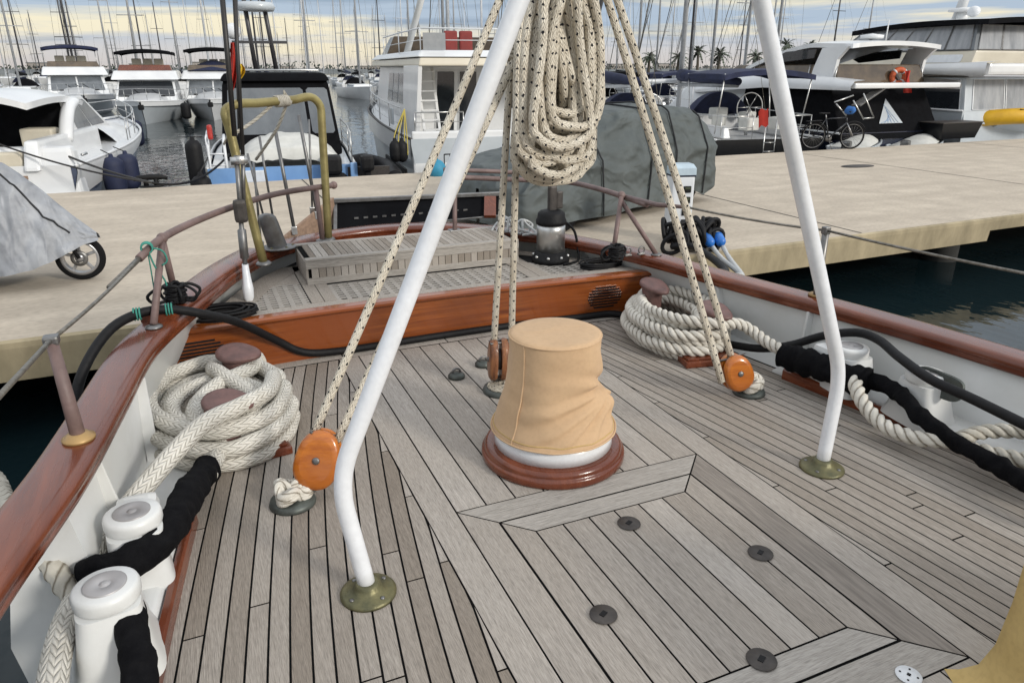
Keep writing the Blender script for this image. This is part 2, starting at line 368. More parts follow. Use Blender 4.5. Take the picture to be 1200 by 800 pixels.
def spline(pts, step=.02, closed=False):
    """Catmull-Rom through pts, resampled about every step."""
    P = [Vector(p) for p in pts]; n = len(P); out = []
    for i in range(n if closed else n-1):
        if closed: p0, p1, p2, p3 = P[(i-1) % n], P[i], P[(i+1) % n], P[(i+2) % n]
        else: p0, p1, p2, p3 = P[max(i-1,0)], P[i], P[i+1], P[min(i+2,n-1)]
        k = max(1, int((p2-p1).length/step))
        for j in range(k):
            t = j/k
            out.append(.5*((2*p1)+(p2-p0)*t+(2*p0-5*p1+4*p2-p3)*t*t+(3*p1-p0-3*p2+p3)*t**3))
    if not closed: out.append(P[-1])
    return out
def line(a, b, n=2): a, b = Vector(a), Vector(b); return [a.lerp(b, i/(n-1)) for i in range(n)]
def sag(a, b, d, n=14):
    a, b = Vector(a), Vector(b)
    return [a.lerp(b, i/(n-1))-Vector((0,0,4*d*(i/(n-1))*(1-i/(n-1)))) for i in range(n)]
# ================================================================== OUR YACHT
CX = 1.26
def hw(y): return 1.79-.045*y-.0226*y*y                       # half width of the laid deck
def hwr(y): return hw(y)+.05
def hwl(y, sg=-1): return hw(y)+.05+.23*max(0, min(1, (y-1.5)/2.35))**1.5+(.05 if sg > 0 else 0)   # foot of the bulwark
def bulk_y(x): return 3.985-.055*((x-CX)/1.4)**2              # foot of the aft panel
yacht = thing('sailing_yacht', 'classic sailing yacht with grey teak aft deck and varnished mahogany rails, seen from on board', 'yacht', (CX, 2.4, 0))

rnd = random.Random(3)
dk = MB(); ck = MB(); SEAMW = .0068
def plank(poly, tint=None, z=.004):
    """one plank: polygon shrunk by the seam"""
    n = len(poly); c = [Vector((p[0], p[1])) for p in poly]
    area = sum(c[i].x*c[(i+1) % n].y-c[(i+1) % n].x*c[i].y for i in range(n))
    if area < 0: c.reverse()
    q = []
    for i in range(n):
        a, b, d = c[i-1], c[i], c[(i+1) % n]
        e1, e2 = (b-a), (d-b)
        if e1.length < 1e-6 or e2.length < 1e-6: continue
        n1 = Vector((-e1.y, e1.x)).normalized(); n2 = Vector((-e2.y, e2.x)).normalized()
        k = n1+n2
        if k.length < 1e-3: continue
        k = k/max(.35, k.dot(n1))
        q.append(b+k*SEAMW*.5)
    if len(q) >= 3: dk.prism([(p.x, p.y) for p in q], -.003, z, rnd.random() if tint is None else tint)
Y0 = -.35
# side planks, swept parallel to the hull sides and nibbed into the straight king planks
PW, KING = .0605, .66
for sgn in (-1, 1):
    for k in range(20):
        hf = hw if sgn < 0 else hwr
        def xo(y): return hf(y)-.02-k*PW
        def xi(y): return hf(y)-.02-(k+1)*PW
        yend = 3.86-.05*(xo(3.8)/1.4)**2
        ys = [Y0+(yend-Y0)*i/48 for i in range(49)]
        ys = [y for y in ys if xo(y) > KING+.034]
        if len(ys) < 3: continue
        if ys[-1] < yend-.1:                                  # find the nib accurately
            a, b = ys[-1], ys[-1]+.12
            for _ in range(20):
                mth = (a+b)/2
                if xo(mth) > KING+.034: a = mth
                else: b = mth
            ys.append(a); yn = a
            # sliver of the king plank beyond the nib
            y2 = a
            while xo(y2) > KING+.004 and y2 < yend: y2 += .004
            plank([(CX+sgn*xo(a), a), (CX+sgn*KING, a), (CX+sgn*KING, y2)], .72)
        # butt joints
        cuts = [Y0]; y = Y0+rnd.uniform(.3, 2.6)
        while y < ys[-1]-.5: cuts.append(y); y += rnd.uniform(1.7, 2.6)
        cuts.append(ys[-1]+.001)
        for a, b in zip(cuts[:-1], cuts[1:]):
            yy = [a]+[y for y in ys if a+.01 < y < b-.01]+[min(b, ys[-1])]
            base = .10 if sgn < 0 else .30
            warm = base+.55*rnd.random()*(.7 if k > 8 else 1)
            plank([(CX+sgn*xo(y), y) for y in yy]+[(CX+sgn*max(xi(y), KING), y) for y in reversed(yy)], min(1, warm))
# king planks
for sgn in (-1, 1):
    plank([(CX+sgn*.66, Y0), (CX+sgn*.545, Y0), (CX+sgn*.545, 2.12), (CX+sgn*.545, 3.86), (CX+sgn*.66, 3.85)], .72)
# centre planks between king planks and panel, butting on the hatch border
xs = [-.545+1.09*i/9 for i in range(10)]
for i in range(9):
    yb = 3.86; a, b = xs[i], xs[i+1]
    plank([(CX+a, 2.165), (CX+b, 2.165), (CX+b, yb), (CX+a, yb)], .55+.4*rnd.random())
# margin plank along the panel
mp_ = [-1.26+2.52*i/16 for i in range(17)]
for i in range(0, 16, 4):
    seg = mp_[i:i+5]
    plank([(CX+x, bulk_y(CX+x)+.02) for x in seg]+[(CX+x, bulk_y(CX+x)-.118) for x in reversed(seg)], .8)
# forward of the hatch
for i in range(9):
    a, b = xs[i], xs[i+1]
    plank([(CX+a, Y0), (CX+b, Y0), (CX+b, .925), (CX+a, .925)], .5+.4*rnd.random())
deck = dk.build('deck', TEAK, yacht)
for sgn in (0,):
    yy = [Y0+(4.02-Y0)*i/30 for i in range(31)]
    ck.poly([(CX-hw(y)-.01, y, .0028) for y in yy]+[(CX+hwr(y)+.01, y, .0028) for y in reversed(yy)])
ck.build('deck_caulking', CAULK, yacht)

# flush hatch: border, mitred frame, planks
dk = MB(); dx = MB(); TE = dk
X0, X1, Ya, Yb = CX-.545, CX+.545, .925, 2.165                 # outside of the border
def ring4(x0, x1, y0, y1, w, sides, tint, store):
    global dk
    keep = dk; dk = store
    if 'b' in sides: plank([(x0, y1), (x1, y1), (x1-w, y1-w), (x0+w, y1-w)], tint)
    if 'f' in sides: plank([(x0, y0), (x1, y0), (x1-w, y0+w), (x0+w, y0+w)], tint)
    if 'l' in sides: plank([(x0, y0), (x0+w, y0+w), (x0+w, y1-w), (x0, y1)], tint)
    if 'r' in sides: plank([(x1, y0), (x1-w, y0+w), (x1-w, y1-w), (x1, y1)], tint)
    dk = keep
lng, stn = MB(), MB(); boards = [MB() for _ in range(4)]
ring4(X0, X1, Ya, Yb, .122, 'l', .62, lng); ring4(X0, X1, Ya, Yb, .122, 'b', .75, boards[0]); ring4(X0, X1, Ya, Yb, .122, 'f', .7, boards[1]); ring4(X0, X1, Ya, Yb, .122, 'r', .5, stn)
ring4(X0+.125, X1-.125, Ya+.125, Yb-.125, .098, 'lr', .55, lng); ring4(X0+.125, X1-.125, Ya+.125, Yb-.125, .098, 'b', .8, boards[2]); ring4(X0+.125, X1-.125, Ya+.125, Yb-.125, .098, 'f', .85, boards[3])
dk = lng
hx0, hx1 = X0+.223, X1-.223
for i in range(6):
    a, b = hx0+(hx1-hx0)*i/6, hx0+(hx1-hx0)*(i+1)/6
    plank([(a, Ya+.223), (b, Ya+.223), (b, Yb-.223), (a, Yb-.223)], .35+.6*rnd.random())
hatch = lng.build('hatch', TEAK, yacht)
for b_ in boards: b_.build('hatch_end_board', TEAKX, hatch)
stn.build('stained_margin_plank', TEAKD, hatch)
for (x, y) in ((1.265,1.845), (1.584,1.52), (.944,1.478), (1.259,1.148)):
    m = MB(); prof = [(.002,.0045),(.036,.0045),(.0425,.0085),(.0415,.0105),(.002,.0105)]
    m.lathe(prof, (x, y, 0), 26)
    o = m.build('hatch_lift_plate', DARKPLATE, hatch)
    m = MB(); m.box((x, y, .0112), (.024, .016, .003), rz=.5); m.build('key_hole', BLACKR, hatch)
m = MB(); m.lathe([(.002,.004),(.030,.004),(.034,.008),(.033,.010),(.002,.010)], (1.588, .945, 0), 26)
wp = m.build('deck_filler_cap', WHITEPLASTIC, yacht)
m = MB()
for a in range(4): m.lathe([(.0005,.0095),(.003,.0095),(.003,.0112),(.0005,.0112)], (1.588+.022*math.cos(a*PI/2+.6), .945+.022*math.sin(a*PI/2+.6), 0), 8)
m.box((1.588,.945,.0108), (.009,.009,.003), rz=.4)
m.build('screw', BLACKR, wp)

# bulwarks: outer hull, inner wall with the mooring opening, ribs
def capc(sgn, y):                                             # centre line of the rail cap
    pts = CAPL if sgn < 0 else CAPR
    for (a, b) in zip(pts[:-1], pts[1:]):
        if a[1] <= y <= b[1]: return a[0]+(b[0]-a[0])*(y-a[1])/(b[1]-a[1])
    return pts[0][0] if y < pts[0][1] else pts[-1][0]
CAPL = [(-.80,-.5),(-.76,.4),(-.70,1.15),(-.62,1.65),(-.50,2.19),(-.425,2.68),(-.325,3.3),(-.10,3.93),(.10,4.42),(.34,4.82)]
CAPR = [(3.37,-.5),(3.31,.42),(3.227,1.21),(3.09,2.27),(2.87,3.22),(2.62,3.95),(2.30,4.52),(2.0,4.82)]
def capz(y): return .39+.06*max(0, min(1, (y-3.2)/1.6))           # the starboard rail sits a little lower
STERN = [(.62,5.08),(.95,5.22),(1.30,5.25),(1.68,5.13)]
capline = spline([(x, y, .45) for x, y in CAPL]+[(x, y, .45) for x, y in STERN]+[(x, y, capz(y)) for x, y in reversed(CAPR)], .05)
def sweep(path, sec, mbx, closed=False):
    rings = []
    for i, p in enumerate(path):
        t = (path[min(i+1, len(path)-1)]-path[max(i-1, 0)]); t.z = 0; t.normalize()
        nrm = Vector((t.y, -t.x, 0))                          # to the inboard side (path runs port - stern - starboard)
        rings.append([p+nrm*a+Vector((0,0,b)) for a, b in sec])
    mbx.loft(rings, smooth=True)
m = MB()
sec = [(-.078,-.045),(-.084,-.030),(-.084,-.012),(-.074,-.001),(-.05,.003),(.045,.003),(.062,0),(.074,-.008),(.080,-.022),(.078,-.036),(.073,-.042),(.076,-.050),(.074,-.064),(.060,-.07),(-.06,-.07)]
sweep(capline, sec, m); cap = m.build('rail_cap', MAHOG, yacht)
# raised length of cap at the quarters
m = MB(); sub = [p+Vector((0,0,.028)) for p in capline if 3.52 < p.y < 4.75 and p.x < 1.2]
sweep(sub, [(-.086,-.035),(-.088,-.004),(-.075,.006),(.055,.006),(.07,-.002),(.074,-.02),(.06,-.034)], m)
m.build('raised_cap_piece', MAHOG, cap)
hullm = MB(); n = len(capline)
prof = [(-.062,-.072),(-.15,-.33),(-.19,-.52),(-.10,-1.2),(.16,-2.1)]
OPEN = [(1.22, 2.05)]
rings = []
for i, p in enumerate(capline):
    t = (capline[min(i+1, n-1)]-capline[max(i-1, 0)]); t.z = 0; t.normalize(); nrm = Vector((t.y, -t.x, 0))
    rings.append([p+nrm*a+Vector((0,0,b)) for a, b in prof])
isopen = [capline[i].x < .5 and OPEN[0][0] < capline[i].y < OPEN[0][1] for i in range(n-1)]
def inset(v, z): return Vector((CX-hwl(v.y)-.02, v.y, z))
def edge_(v): return Vector((CX-hwl(v.y), v.y, -.02)).lerp(v+Vector((.045,0,-.07)), .16)
for i in range(n-1):
    a, b = rings[i], rings[i+1]
    if isopen[i]:
        A_ = [edge_(capline[i]), inset(capline[i], -.1), inset(capline[i], -.52), inset(capline[i], -1.3), a[4]]
        B_ = [edge_(capline[i+1]), inset(capline[i+1], -.1), inset(capline[i+1], -.52), inset(capline[i+1], -1.3), b[4]]
        for k in range(4): hullm.add([A_[k], B_[k], B_[k+1], A_[k+1]], [[0,1,2,3]], smooth=True)
    else:
        for k in range(4): hullm.add([a[k], b[k], b[k+1], a[k+1]], [[0,1,2,3]], smooth=True)
jambs = [i for i in range(1, n-1) if isopen[i] != isopen[i-1]]
for i in jambs:                                               # cheeks of the opening
    v = capline[i]; R_ = rings[i]
    hullm.add([v+Vector((.045,0,-.07)), R_[0], R_[1], R_[2], R_[3], inset(v,-1.3), inset(v,-.52), inset(v,-.1), edge_(v)], [list(range(9))])
hullm.build('hull', WHITE, yacht)
walls = {-1: MB(), 1: MB()}
for i in range(n-1):
    p, q = capline[i], capline[i+1]
    if p.y > 4.30: continue
    sg = -1 if p.x < CX else 1
    wallm = walls[sg]
    def foot(y): return Vector((CX+sg*hwl(y, sg), y, -.02))
    def top(v): return v+Vector((-sg*.045, 0, -.07))
    left = sg < 0 and OPEN[0][0] < p.y < OPEN[0][1]
    if left:
        f1, f2, t1, t2 = foot(p.y), foot(q.y), top(p), top(q)
        a1, a2 = f1.lerp(t1, .16), f2.lerp(t2, .16)
        wallm.add([f1, f2, a2, a1], [[0,1,2,3]], smooth=True)
    else: wallm.add([foot(p.y), foot(q.y), top(q), top(p)], [[0,1,2,3]], smooth=True)
wall = walls[-1].build('bulwark', WHITE, yacht); wall_r = walls[1].build('bulwark', WHITE, yacht)
for sg, yy in ((-1, (2.36, 3.02, .9)), (1, (2.72, 1.42, 3.3, .7))):
    for y in yy:
        m = MB(); x0 = CX+sg*(hwl(y, sg)-.03); x1 = capc(sg, y)-sg*.045
        m.bar((x0, y, -.01), (x1, y, .385 if sg < 0 else .325), .016, .05, bev=.004, up=(1,0,0)); m.build('bulwark_rib', WHITE, wall if sg < 0 else wall_r)

for sg in (-1, 1):                                            # white waterways between planking and bulwark
    m = MB(); hf = hw if sg < 0 else hwr
    m.grid([[Vector((CX+sg*(hf(y)-.012), y, .006)), Vector((CX+sg*(hwl(y, sg)+.01), y, .012))] for y in [-.35+4.27*i/40 for i in range(41)]], smooth=False); m.build('waterway', WHITE, yacht)
# aft panel across the deck with louvres, moulding on top
m = MB(); xs_ = [-.30+3.10*i/40 for i in range(41)]
sec = lambda x: [(x, bulk_y(x), -.01), (x, bulk_y(x)-.035, -.01), (x, bulk_y(x)-.07, .262), (x, bulk_y(x)-.03, .262)]
m.loft([[Vector(p) for p in sec(x)] for x in xs_], smooth=False)
panel = m.build('aft_panel', BULK, yacht)
m = MB()
m.loft([[Vector((x, bulk_y(x)+a, b)) for a, b in ((-.02,.262),(-.085,.264),(-.098,.275),(-.098,.288),(-.085,.299),(-.04,.302),(-.02,.300))] for x in xs_], smooth=False)
m.build('panel_moulding', BULK, panel)
for xc in (-.10, 2.36):
    m = MB(); sl = MB()
    for k in range(8):
        z = .075+k*.0195; w = .12*math.sqrt(max(.05, 1-((k-3.5)/4.4)**2))
        y = bulk_y(xc)-.035-.035*z/.262
        m.box((xc, y-.001, z), (2*w, .008, .0105), rz=(-.055/1.4**2*2*(xc-CX)))
        sl.box((xc, y-.004, z+.008), (2*w+.006, .006, .003), rz=(-.055/1.4**2*2*(xc-CX)))
    lv = m.build('louvre', BLACKR, panel); sl.build('louvre_slats', BULK, lv)

# raised grating platform behind the panel
GZ = .300
def plat(y):                                                  # inner x limits of the platform
    l = capc(-1, y)+.03 if y < 4.80 else .37+(y-4.8)*.8
    r = capc(1, y)-.03 if y < 4.78 else 1.97-(y-4.78)*.8
    return l, r
m = MB(); ys_ = [3.90+1.24*i/20 for i in range(21)]
m.grid([[Vector((plat(y)[0]+(plat(y)[1]-plat(y)[0])*k/20, max(y, bulk_y(plat(y)[0]+(plat(y)[1]-plat(y)[0])*k/20)-.03), GZ-.0045)) for k in range(21)] for y in ys_], smooth=False)
pf = m.build('aft_platform', BLACKR, yacht)
def grating(x0f, x1f, y0f, y1f):
    m = MB(); b_ = MB()
    xa, xb = min(x0f(4), x0f(4.4), x0f(4.75)), max(x1f(4), x1f(4.4), x1f(4.75))
    y = min(y0f(xa), y0f(xb), y0f((xa+xb)/2)); ytop = max(y1f(xa), y1f(xb), y1f((xa+xb)/2))
    while y < ytop:                                           # bars across
        xl, xr = x0f(y), x1f(y); k = 60; run = None
        for i in range(k+1):
            x = xl+(xr-xl)*i/k; ok = y0f(x) <= y <= y1f(x)
            if ok and run is None: run = x
            if (not ok or i == k) and run is not None:
                if x-run > .02: m.box(((run+x)/2, y, GZ-.002), (x-run, .022, .004), tint=.6+.2*rnd.random())
                run = None
        y += .042
    x = xa
    while x < xb:                                             # bars fore and aft, 3 mm lower than nothing: proud
        run = None; k = 60
        ylo, yhi = y0f(x), y1f(x)
        for i in range(k+1):
            yy = ylo+(yhi-ylo)*i/k; ok = x0f(yy) <= x <= x1f(yy)
            if ok and run is None: run = yy
            if (not ok or i == k) and run is not None:
                if yy-run > .02: m.box((x, (run+yy)/2, GZ-.001), (.027, yy-run, .004), tint=.6+.2*rnd.random())
                run = None
        x += .064
    return m.build('grating', TEAKX, pf)
back = lambda x: 4.40+.02*0 if .50 < x < 1.96 else 4.86
front = lambda x: bulk_y(x)+.045
grating(lambda y: plat(y)[0]+.19, lambda y: .50, front, lambda x: 4.46)
grating(lambda y: .66, lambda y: 1.86, front, lambda x: 4.36)
grating(lambda y: 2.02, lambda y: plat(y)[1]-.14, front, lambda x: 4.36)
keep = dk; dk = MB()
def bp(poly, t): plank([(x, y) for x, y in poly], t, z=.0)
SEAMW = .0045
ys_ = [3.99+.9*i/12 for i in range(13)]
dk2 = dk
for (a, b) in ((.505,.58),(.58,.655),(1.865,1.94),(1.94,2.015)): plank([(a, front(a)), (b, front(b)), (b, 4.90), (a, 4.90)], .5+.3*rnd.random())
plank([(plat(y)[0]+.0, y) for y in ys_]+[(plat(y)[0]+.19, y) for y in reversed(ys_)], .5)
plank([(plat(y)[1]-.0, y) for y in ys_]+[(plat(y)[1]-.135, y) for y in reversed(ys_)], .55)
xx_ = [-.16+2.86*i/20 for i in range(21)]
plank([(x, front(x)-.08) for x in xx_]+[(x, front(x)-.002) for x in reversed(xx_)], .7)
plank([(.345,4.47),(.502,4.47),(.502,4.72)], .6)
for v in dk.V: v.z = GZ-.012 if v.z < -.001 else GZ+.002
dk.build('platform_border', TEAK, pf); SEAMW = .0068

# teak step on the platform
sx0, sx1, sy0, sy1, sz = .54, 1.96, 4.395, 4.86, .458
step = thing('deck_step', 'low weathered teak step with slatted front and top, on the grating at the stern', 'step', ((sx0+sx1)/2, (sy0+sy1)/2, GZ))
m = MB(); m.box(((sx0+sx1)/2, (sy0+sy1)/2, (GZ+sz)/2), (sx1-sx0-.02, sy1-sy0-.02, sz-GZ-.01)); m.build('core', CAULK, step)
m = MB()
for i in range(34):
    a = sx0+.035+(sx1-sx0-.07)*i/34; w = (sx1-sx0-.07)/34
    m.box((a+w/2, (sy0+sy1)/2, sz-.004), (w-.004, sy1-sy0-.10, .014), tint=rnd.random(), rz=.0)
m.build('top_slats', TEAK, step)
m = MB()
for (y) in (sy0+.022, sy1-.022): m.box(((sx0+sx1)/2, y, sz-.003), (sx1-sx0, .05, .016), bev=.004, tint=.8)
m.box(((sx0+sx1)/2, sy0+.004, sz-.034), (sx1-sx0, .016, .044), bev=.002, tint=.7)
m.box(((sx0+sx1)/2, sy0+.004, GZ+.022), (sx1-sx0, .016, .040), bev=.002, tint=.75)
m.build('rails', TEAKX, step)
m = MB()
for i in range(30):
    a = sx0+.03+(sx1-sx0-.06)*i/30; w = (sx1-sx0-.06)/30
    m.box((a+w/2, sy0+.006, (GZ+sz)/2-.008), (w-.004, .014, sz-GZ-.098), tint=.2+.8*rnd.random())
m.build('front_slats', TEAK, step)
for x in (sx0+.006, sx1-.006):
    m = MB(); m.box((x, (sy0+sy1)/2, (GZ+sz)/2+.001), (.014, sy1-sy0-.012, sz-GZ-.03), tint=.6); m.build('end_board', TEAK, step)

# ------------------------------------------------------------------ white A-frame legs
def aleg(sg, label):
    fx, fy = CX+sg*.945, 1.86
    t = thing('gallows_leg', label, 'tube leg', (fx, fy, .004), 'white tube legs of the A-frame')
    pts = [(fx, fy, .02), (CX+sg*.985, 1.885, .33), (CX+sg*1.0, 1.895, .405), (CX+sg*.975, 1.90, .49), (CX+sg*.12, 1.915, 2.36)]
    B_ = Vector(pts[2]); lo_ = (Vector(pts[0])-B_).normalized(); hi_ = (Vector(pts[4])-B_).normalized()
    fil = []
    for i in range(13):
        f = i/12; a_ = B_+lo_*.11; c_ = B_+hi_*.11; fil.append(a_*(1-f)**2+B_*2*f*(1-f)+c_*f*f)
    m = MB(); m.tube(line(pts[0], fil[0], 5)[:-1]+fil+line(fil[-1], pts[4], 8)[1:], .0272, 20); m.build('tube', WHITETUBE, t)
    m = MB(); m.lathe([(.01,.004),(.088,.004),(.088,.012),(.078,.018),(.05,.022),(.040,.040),(.035,.05),(.028,.05)], (fx, fy, 0), 32)
    fl = m.build('flange', BRONZE, t)
    for a in range(4):
        m = MB(); m.ball((fx+.066*math.cos(a*PI/2+.5), fy+.066*math.sin(a*PI/2+.5), .020), (.008,.008,.004), 10, 5); m.build('bolt', DULLSTEEL, fl)
aleg(-1, 'bent white tube leg standing on the deck beside the left orange block')
aleg(1, 'bent white tube leg standing on the deck in front of the right mooring gear')

# ------------------------------------------------------------------ covered capstan
cpx, cpy = 1.245, 2.425
cap_ = thing('capstan', 'deck capstan under a wrinkled tan fabric cover, standing on a round mahogany ring', 'capstan', (cpx, cpy, 0))
m = MB(); m.lathe([(.02,.004),(.300,.004),(.305,.012),(.305,.034),(.300,.041),(.292,.044),(.294,.050),(.288,.064),(.276,.071),(.26,.072),(.02,.072)], (cpx, cpy, 0), 72); m.build('base_ring', MAHOG, cap_)
m = MB(); m.lathe([(.02,.07),(.250,.07),(.250,.138),(.20,.155),(.02,.165)], (cpx, cpy, 0), 64); m.build('white_drum', WHITETUBE, cap_)
m = MB()
prof = []; nz_ = 96
ztop = .545
for i in range(nz_+1):
    z = .142+(ztop-.142)*i/nz_
    f = i/nz_
    r = .187+.012*(1-f)+.062*max(0, 1-f/.62)**1.35
    prof.append((r, z))
prof += [(.186, ztop+.006), (.178, ztop+.011), (.16, ztop+.013), (.08, ztop+.016), (.002, ztop+.017)]
PINCH = -YAW-.10; ZB = .142
RAYS = [(-1,-.10,.013,.045,1.5),(-1,-.36,.014,.050,1.9),(-.75,-.75,.012,.045,1.3),(-1,.28,.010,.060,1.2),(-.45,.95,.011,.075,.9),(-.25,-1,.010,.05,.8),(.7,-.55,.010,.05,1.0),(.8,.5,.009,.07,.9),(-1,-.56,.009,.035,2.4)]
def cover_r(r, z, a):
    if z > ztop-.012: return r
    f = (z-ZB)/(ztop-ZB)
    d = math.atan2(math.sin(a-PINCH), math.cos(a-PINCH))
    q = r
    x_, y_ = d, (f-.45)*2.1
    q -= .038*math.exp(-(d/.40)**2)*math.exp(-((f-.50)/.10)**2)
    q += .024*math.exp(-(d/.60)**2)*math.exp(-((f-.33)/.09)**2)
    top = min(1, (1-f)/.18)*min(1, .35+f/.12)
    for (dx, dy, am, wd, ln) in RAYS:                        # folds radiating from the pinch
        l = math.hypot(dx, dy); ux, uy = dx/l, dy/l
        al = x_*ux+y_*uy; pe = -x_*uy+y_*ux+.10*math.sin(al*2.2)
        if al <= 0: continue
        fade = math.exp(-(al/ln)**2)*min(1, al/.18)
        w = wd*(1+.9*al)
        q += top*fade*am*1.45*(math.exp(-(pe/w)**2)-.75*math.exp(-((pe+1.7*w)/(1.1*w))**2))
    v = noise.noise(Vector((math.cos(a)*1.8, math.sin(a)*1.8, z*7)))
    w_ = noise.noise(Vector((a*1.2+z*7, z*13-a*.8, 3.1)))
    q += top*(.008*v+.006*w_*math.exp(-((f-.25)/.3)**2))
    return q
m.lathe(prof, (cpx, cpy, 0), 160, rfun=cover_r)
cv = m.build('fabric_cover', KHAKI, cap_)
m = MB(); m.tube([(cpx+.1875*math.cos(2*PI*k/72), cpy+.1875*math.sin(2*PI*k/72), ztop+.003) for k in range(72)], .0038, 6, closed=True); m.build('top_seam', KHAKI, cv)
m = MB(); m.tube([(cpx+(cover_r(.262,.142,2*PI*k/96)+.001)*math.cos(2*PI*k/96), cpy+(cover_r(.262,.142,2*PI*k/96)+.001)*math.sin(2*PI*k/96), .145) for k in range(96)], .0045, 6, closed=True); m.build('hem', KHAKI, cv)
m = MB(); sa = -YAW-PI/2-.75
m.tube([(cpx+(cover_r(prof[i][0], prof[i][1], sa)+.0005)*math.cos(sa), cpy+(cover_r(prof[i][0], prof[i][1], sa)+.0005)*math.sin(sa), prof[i][1]) for i in range(0, nz_+1, 3)], .0042, 6); m.build('side_seam', KHAKI, cv)
m = MB(); zc = prof[5]
m.tube([(cpx+(cover_r(zc[0], zc[1], 2*PI*k/120)+.0006)*math.cos(2*PI*k/120), cpy+(cover_r(zc[0], zc[1], 2*PI*k/120)+.0006)*math.sin(2*PI*k/120), zc[1]) for k in range(120)], .0022, 5, closed=True); m.build('drawstring_seam', KHAKID, cv)

# khaki cover of the deck box at the photographer's side
m = MB(); rings = []
cs = [(1.735,.850),(2.75,.30),(2.55,-.35),(1.62,.10)]
cen = Vector((2.15,.25,0))
for z, ex in ((.006,.10),(.02,.07),(.06,.03),(.14,.008),(.28,.0),(.40,-.005),(.50,-.01),(.58,-.02),(.60,-.06)):
    rg = []
    for i in range(4):
        a, b = Vector((*cs[i], 0)), Vector((*cs[(i+1) % 4], 0))
        for k in range(14):
            p = a.lerp(b, .02+.96*k/14); d = (p-cen).normalized()
            wob = .012*noise.noise(Vector((p.x*6, p.y*6, z*5)))*(1 if z < .5 else .2)
            rg.append(p+d*(ex+wob)+Vector((0,0,z)))
    rings.append(rg)
m.loft(rings)
solo(m, 'covered_deck_box', KHAKID, 'ochre fabric cover over a deck box at the corner of the deck, lower right', 'covered box')
# ------------------------------------------------------------------ tackle blocks, running rope
def wood_block(center, axis, face, mat, label, L=.215, W=.155, T=.085, gap=.02):
    """axis: direction of the long axis, face: normal of the cheeks"""
    z = Vector(axis).normalized(); y = Vector(face); y = (y-z*y.dot(z)).normalized(); x = y.cross(z)
    M = Matrix((x, y, z)).transposed().to_4x4()
    t = thing('tackle_block', label, 'pulley block', center, 'wooden tackle blocks on the deck'); c = Vector(center)
    for s in (-1, 1):
        m = MB(); prof = [(.001,-.5),(.36,-.46),(.46,-.33),(.5,-.05),(.5,.05),(.44,.36),(.34,.46),(.001,.5)]
        rings = []; nn = 28
        for f, sc in ((0,.94),(.25,1.0),(.7,.97),(.92,.86),(1.0,.70)):
            rg = []
            for k in range(nn):
                a = 2*PI*k/nn
                px_ = W/2*sc*math.copysign(abs(math.cos(a))**.9, math.cos(a)); pz = L/2*sc*math.copysign(abs(math.sin(a))**.85, math.sin(a))
                px_ *= 1-.10*(pz/(L/2))
                rg.append(c+M @ Vector((px_, s*(gap/2+f*(T-gap)/2), pz)))
            rings.append(rg)
        m.loft(rings); ck_ = m.build('cheek', mat, t)
        m = MB(); m.lathe([(.001,0),(.014,0),(.014,.006),(.009,.009),(.001,.009)], c+M @ Vector((0, s*(T/2-.002), 0)), 16, M=M @ Matrix.Rotation(-s*PI/2, 4, 'X')); m.build('pin', DULLSTEEL, ck_)
    m = MB(); m.lathe([(.001,-.008),(.055,-.008),(.05,0),(.055,.008),(.001,.008)], c, 24, M=M @ Matrix.Rotation(PI/2, 4, 'X')); m.build('sheave', DARKPLATE, t)
    m = MB()
    for s in (-1, 1): m.bar(c+M @ Vector((s*.02,0,L*.44)), c+M @ Vector((s*.02,0,L*.40)), .014, T+.004, bev=.003)
    m.bar(c+M @ Vector((0,0,-L*.40)), c+M @ Vector((0,0,-L*.56)), .03, .028, bev=.006); m.build('strap', DULLSTEEL, t)
    return t, M
def pad(x, y, label, knot, r=.085):
    t = thing('rope_pad_eye', label, 'deck eye', (x, y, .004), 'round deck pads under the blocks')
    m = MB(); m.lathe([(.002,.004),(r,.004),(r+.002,.010),(r-.004,.026),(r-.03,.032),(.002,.033)], (x, y, 0), 36); m.build('pad', PADGREY, t)
    if knot == 'knot':
        m = MB()
        for k in range(3):
            pts = []
            for i in range(60):
                a = 2*PI*i/60; q = .052+.014*math.cos(3*a+k*2.1)
                pts.append((x+q*math.cos(a+k*.7), y+q*math.sin(a+k*.7), .047+.012*k+.010*math.sin(3*a+k*2.1)))
            m.tube(pts, .0155, 10, closed=True, lobes=3, pitch=.05, amp=.12)
        for k in range(2):
            pts = [(x+.05*math.cos(a)*(.8 if k else 1), y+.018*math.sin(2*a)+.02*(k-.5), .075+.02*math.sin(a*2+k)) for a in [2*PI*i/40 for i in range(40)]]
            m.tube(pts, .014, 10, closed=True, lobes=3, pitch=.05, amp=.12)
        m.build('rope_grommet', ROPEW, t)
    else:
        m = MB(); pts = []
        for i in range(260):
            a = 2*PI*i/44; q = .014+.062*i/260
            pts.append((x+q*math.cos(a), y+q*math.sin(a), .045-.012*i/260))
        m.tube(pts, .0075, 8); m.build('flat_rope_coil', ROPEF, t)
bL, ML = wood_block((.279,2.49,.160), (.38,.20,1), (-.42,-1,.25), ORANGEW, 'orange varnished pulley block leaning left beside the bent white tube leg', L=.235, W=.17)
bM, MM = wood_block((1.285,3.13,.165), (.05,.0,1), (1,-.25,.05), BROWNW, 'worn brown pulley block behind the covered capstan', L=.225, W=.15, T=.10)
bR, MR = wood_block((2.335,2.57,.135), (-.30,.26,1), (-.30,-1,.45), ORANGEW, 'orange varnished pulley block in front of the white rope coil on the right', L=.19, W=.15, T=.10)
pad(.165, 2.47, 'round grey deck pad with white rope knot under the left orange block', 'knot')
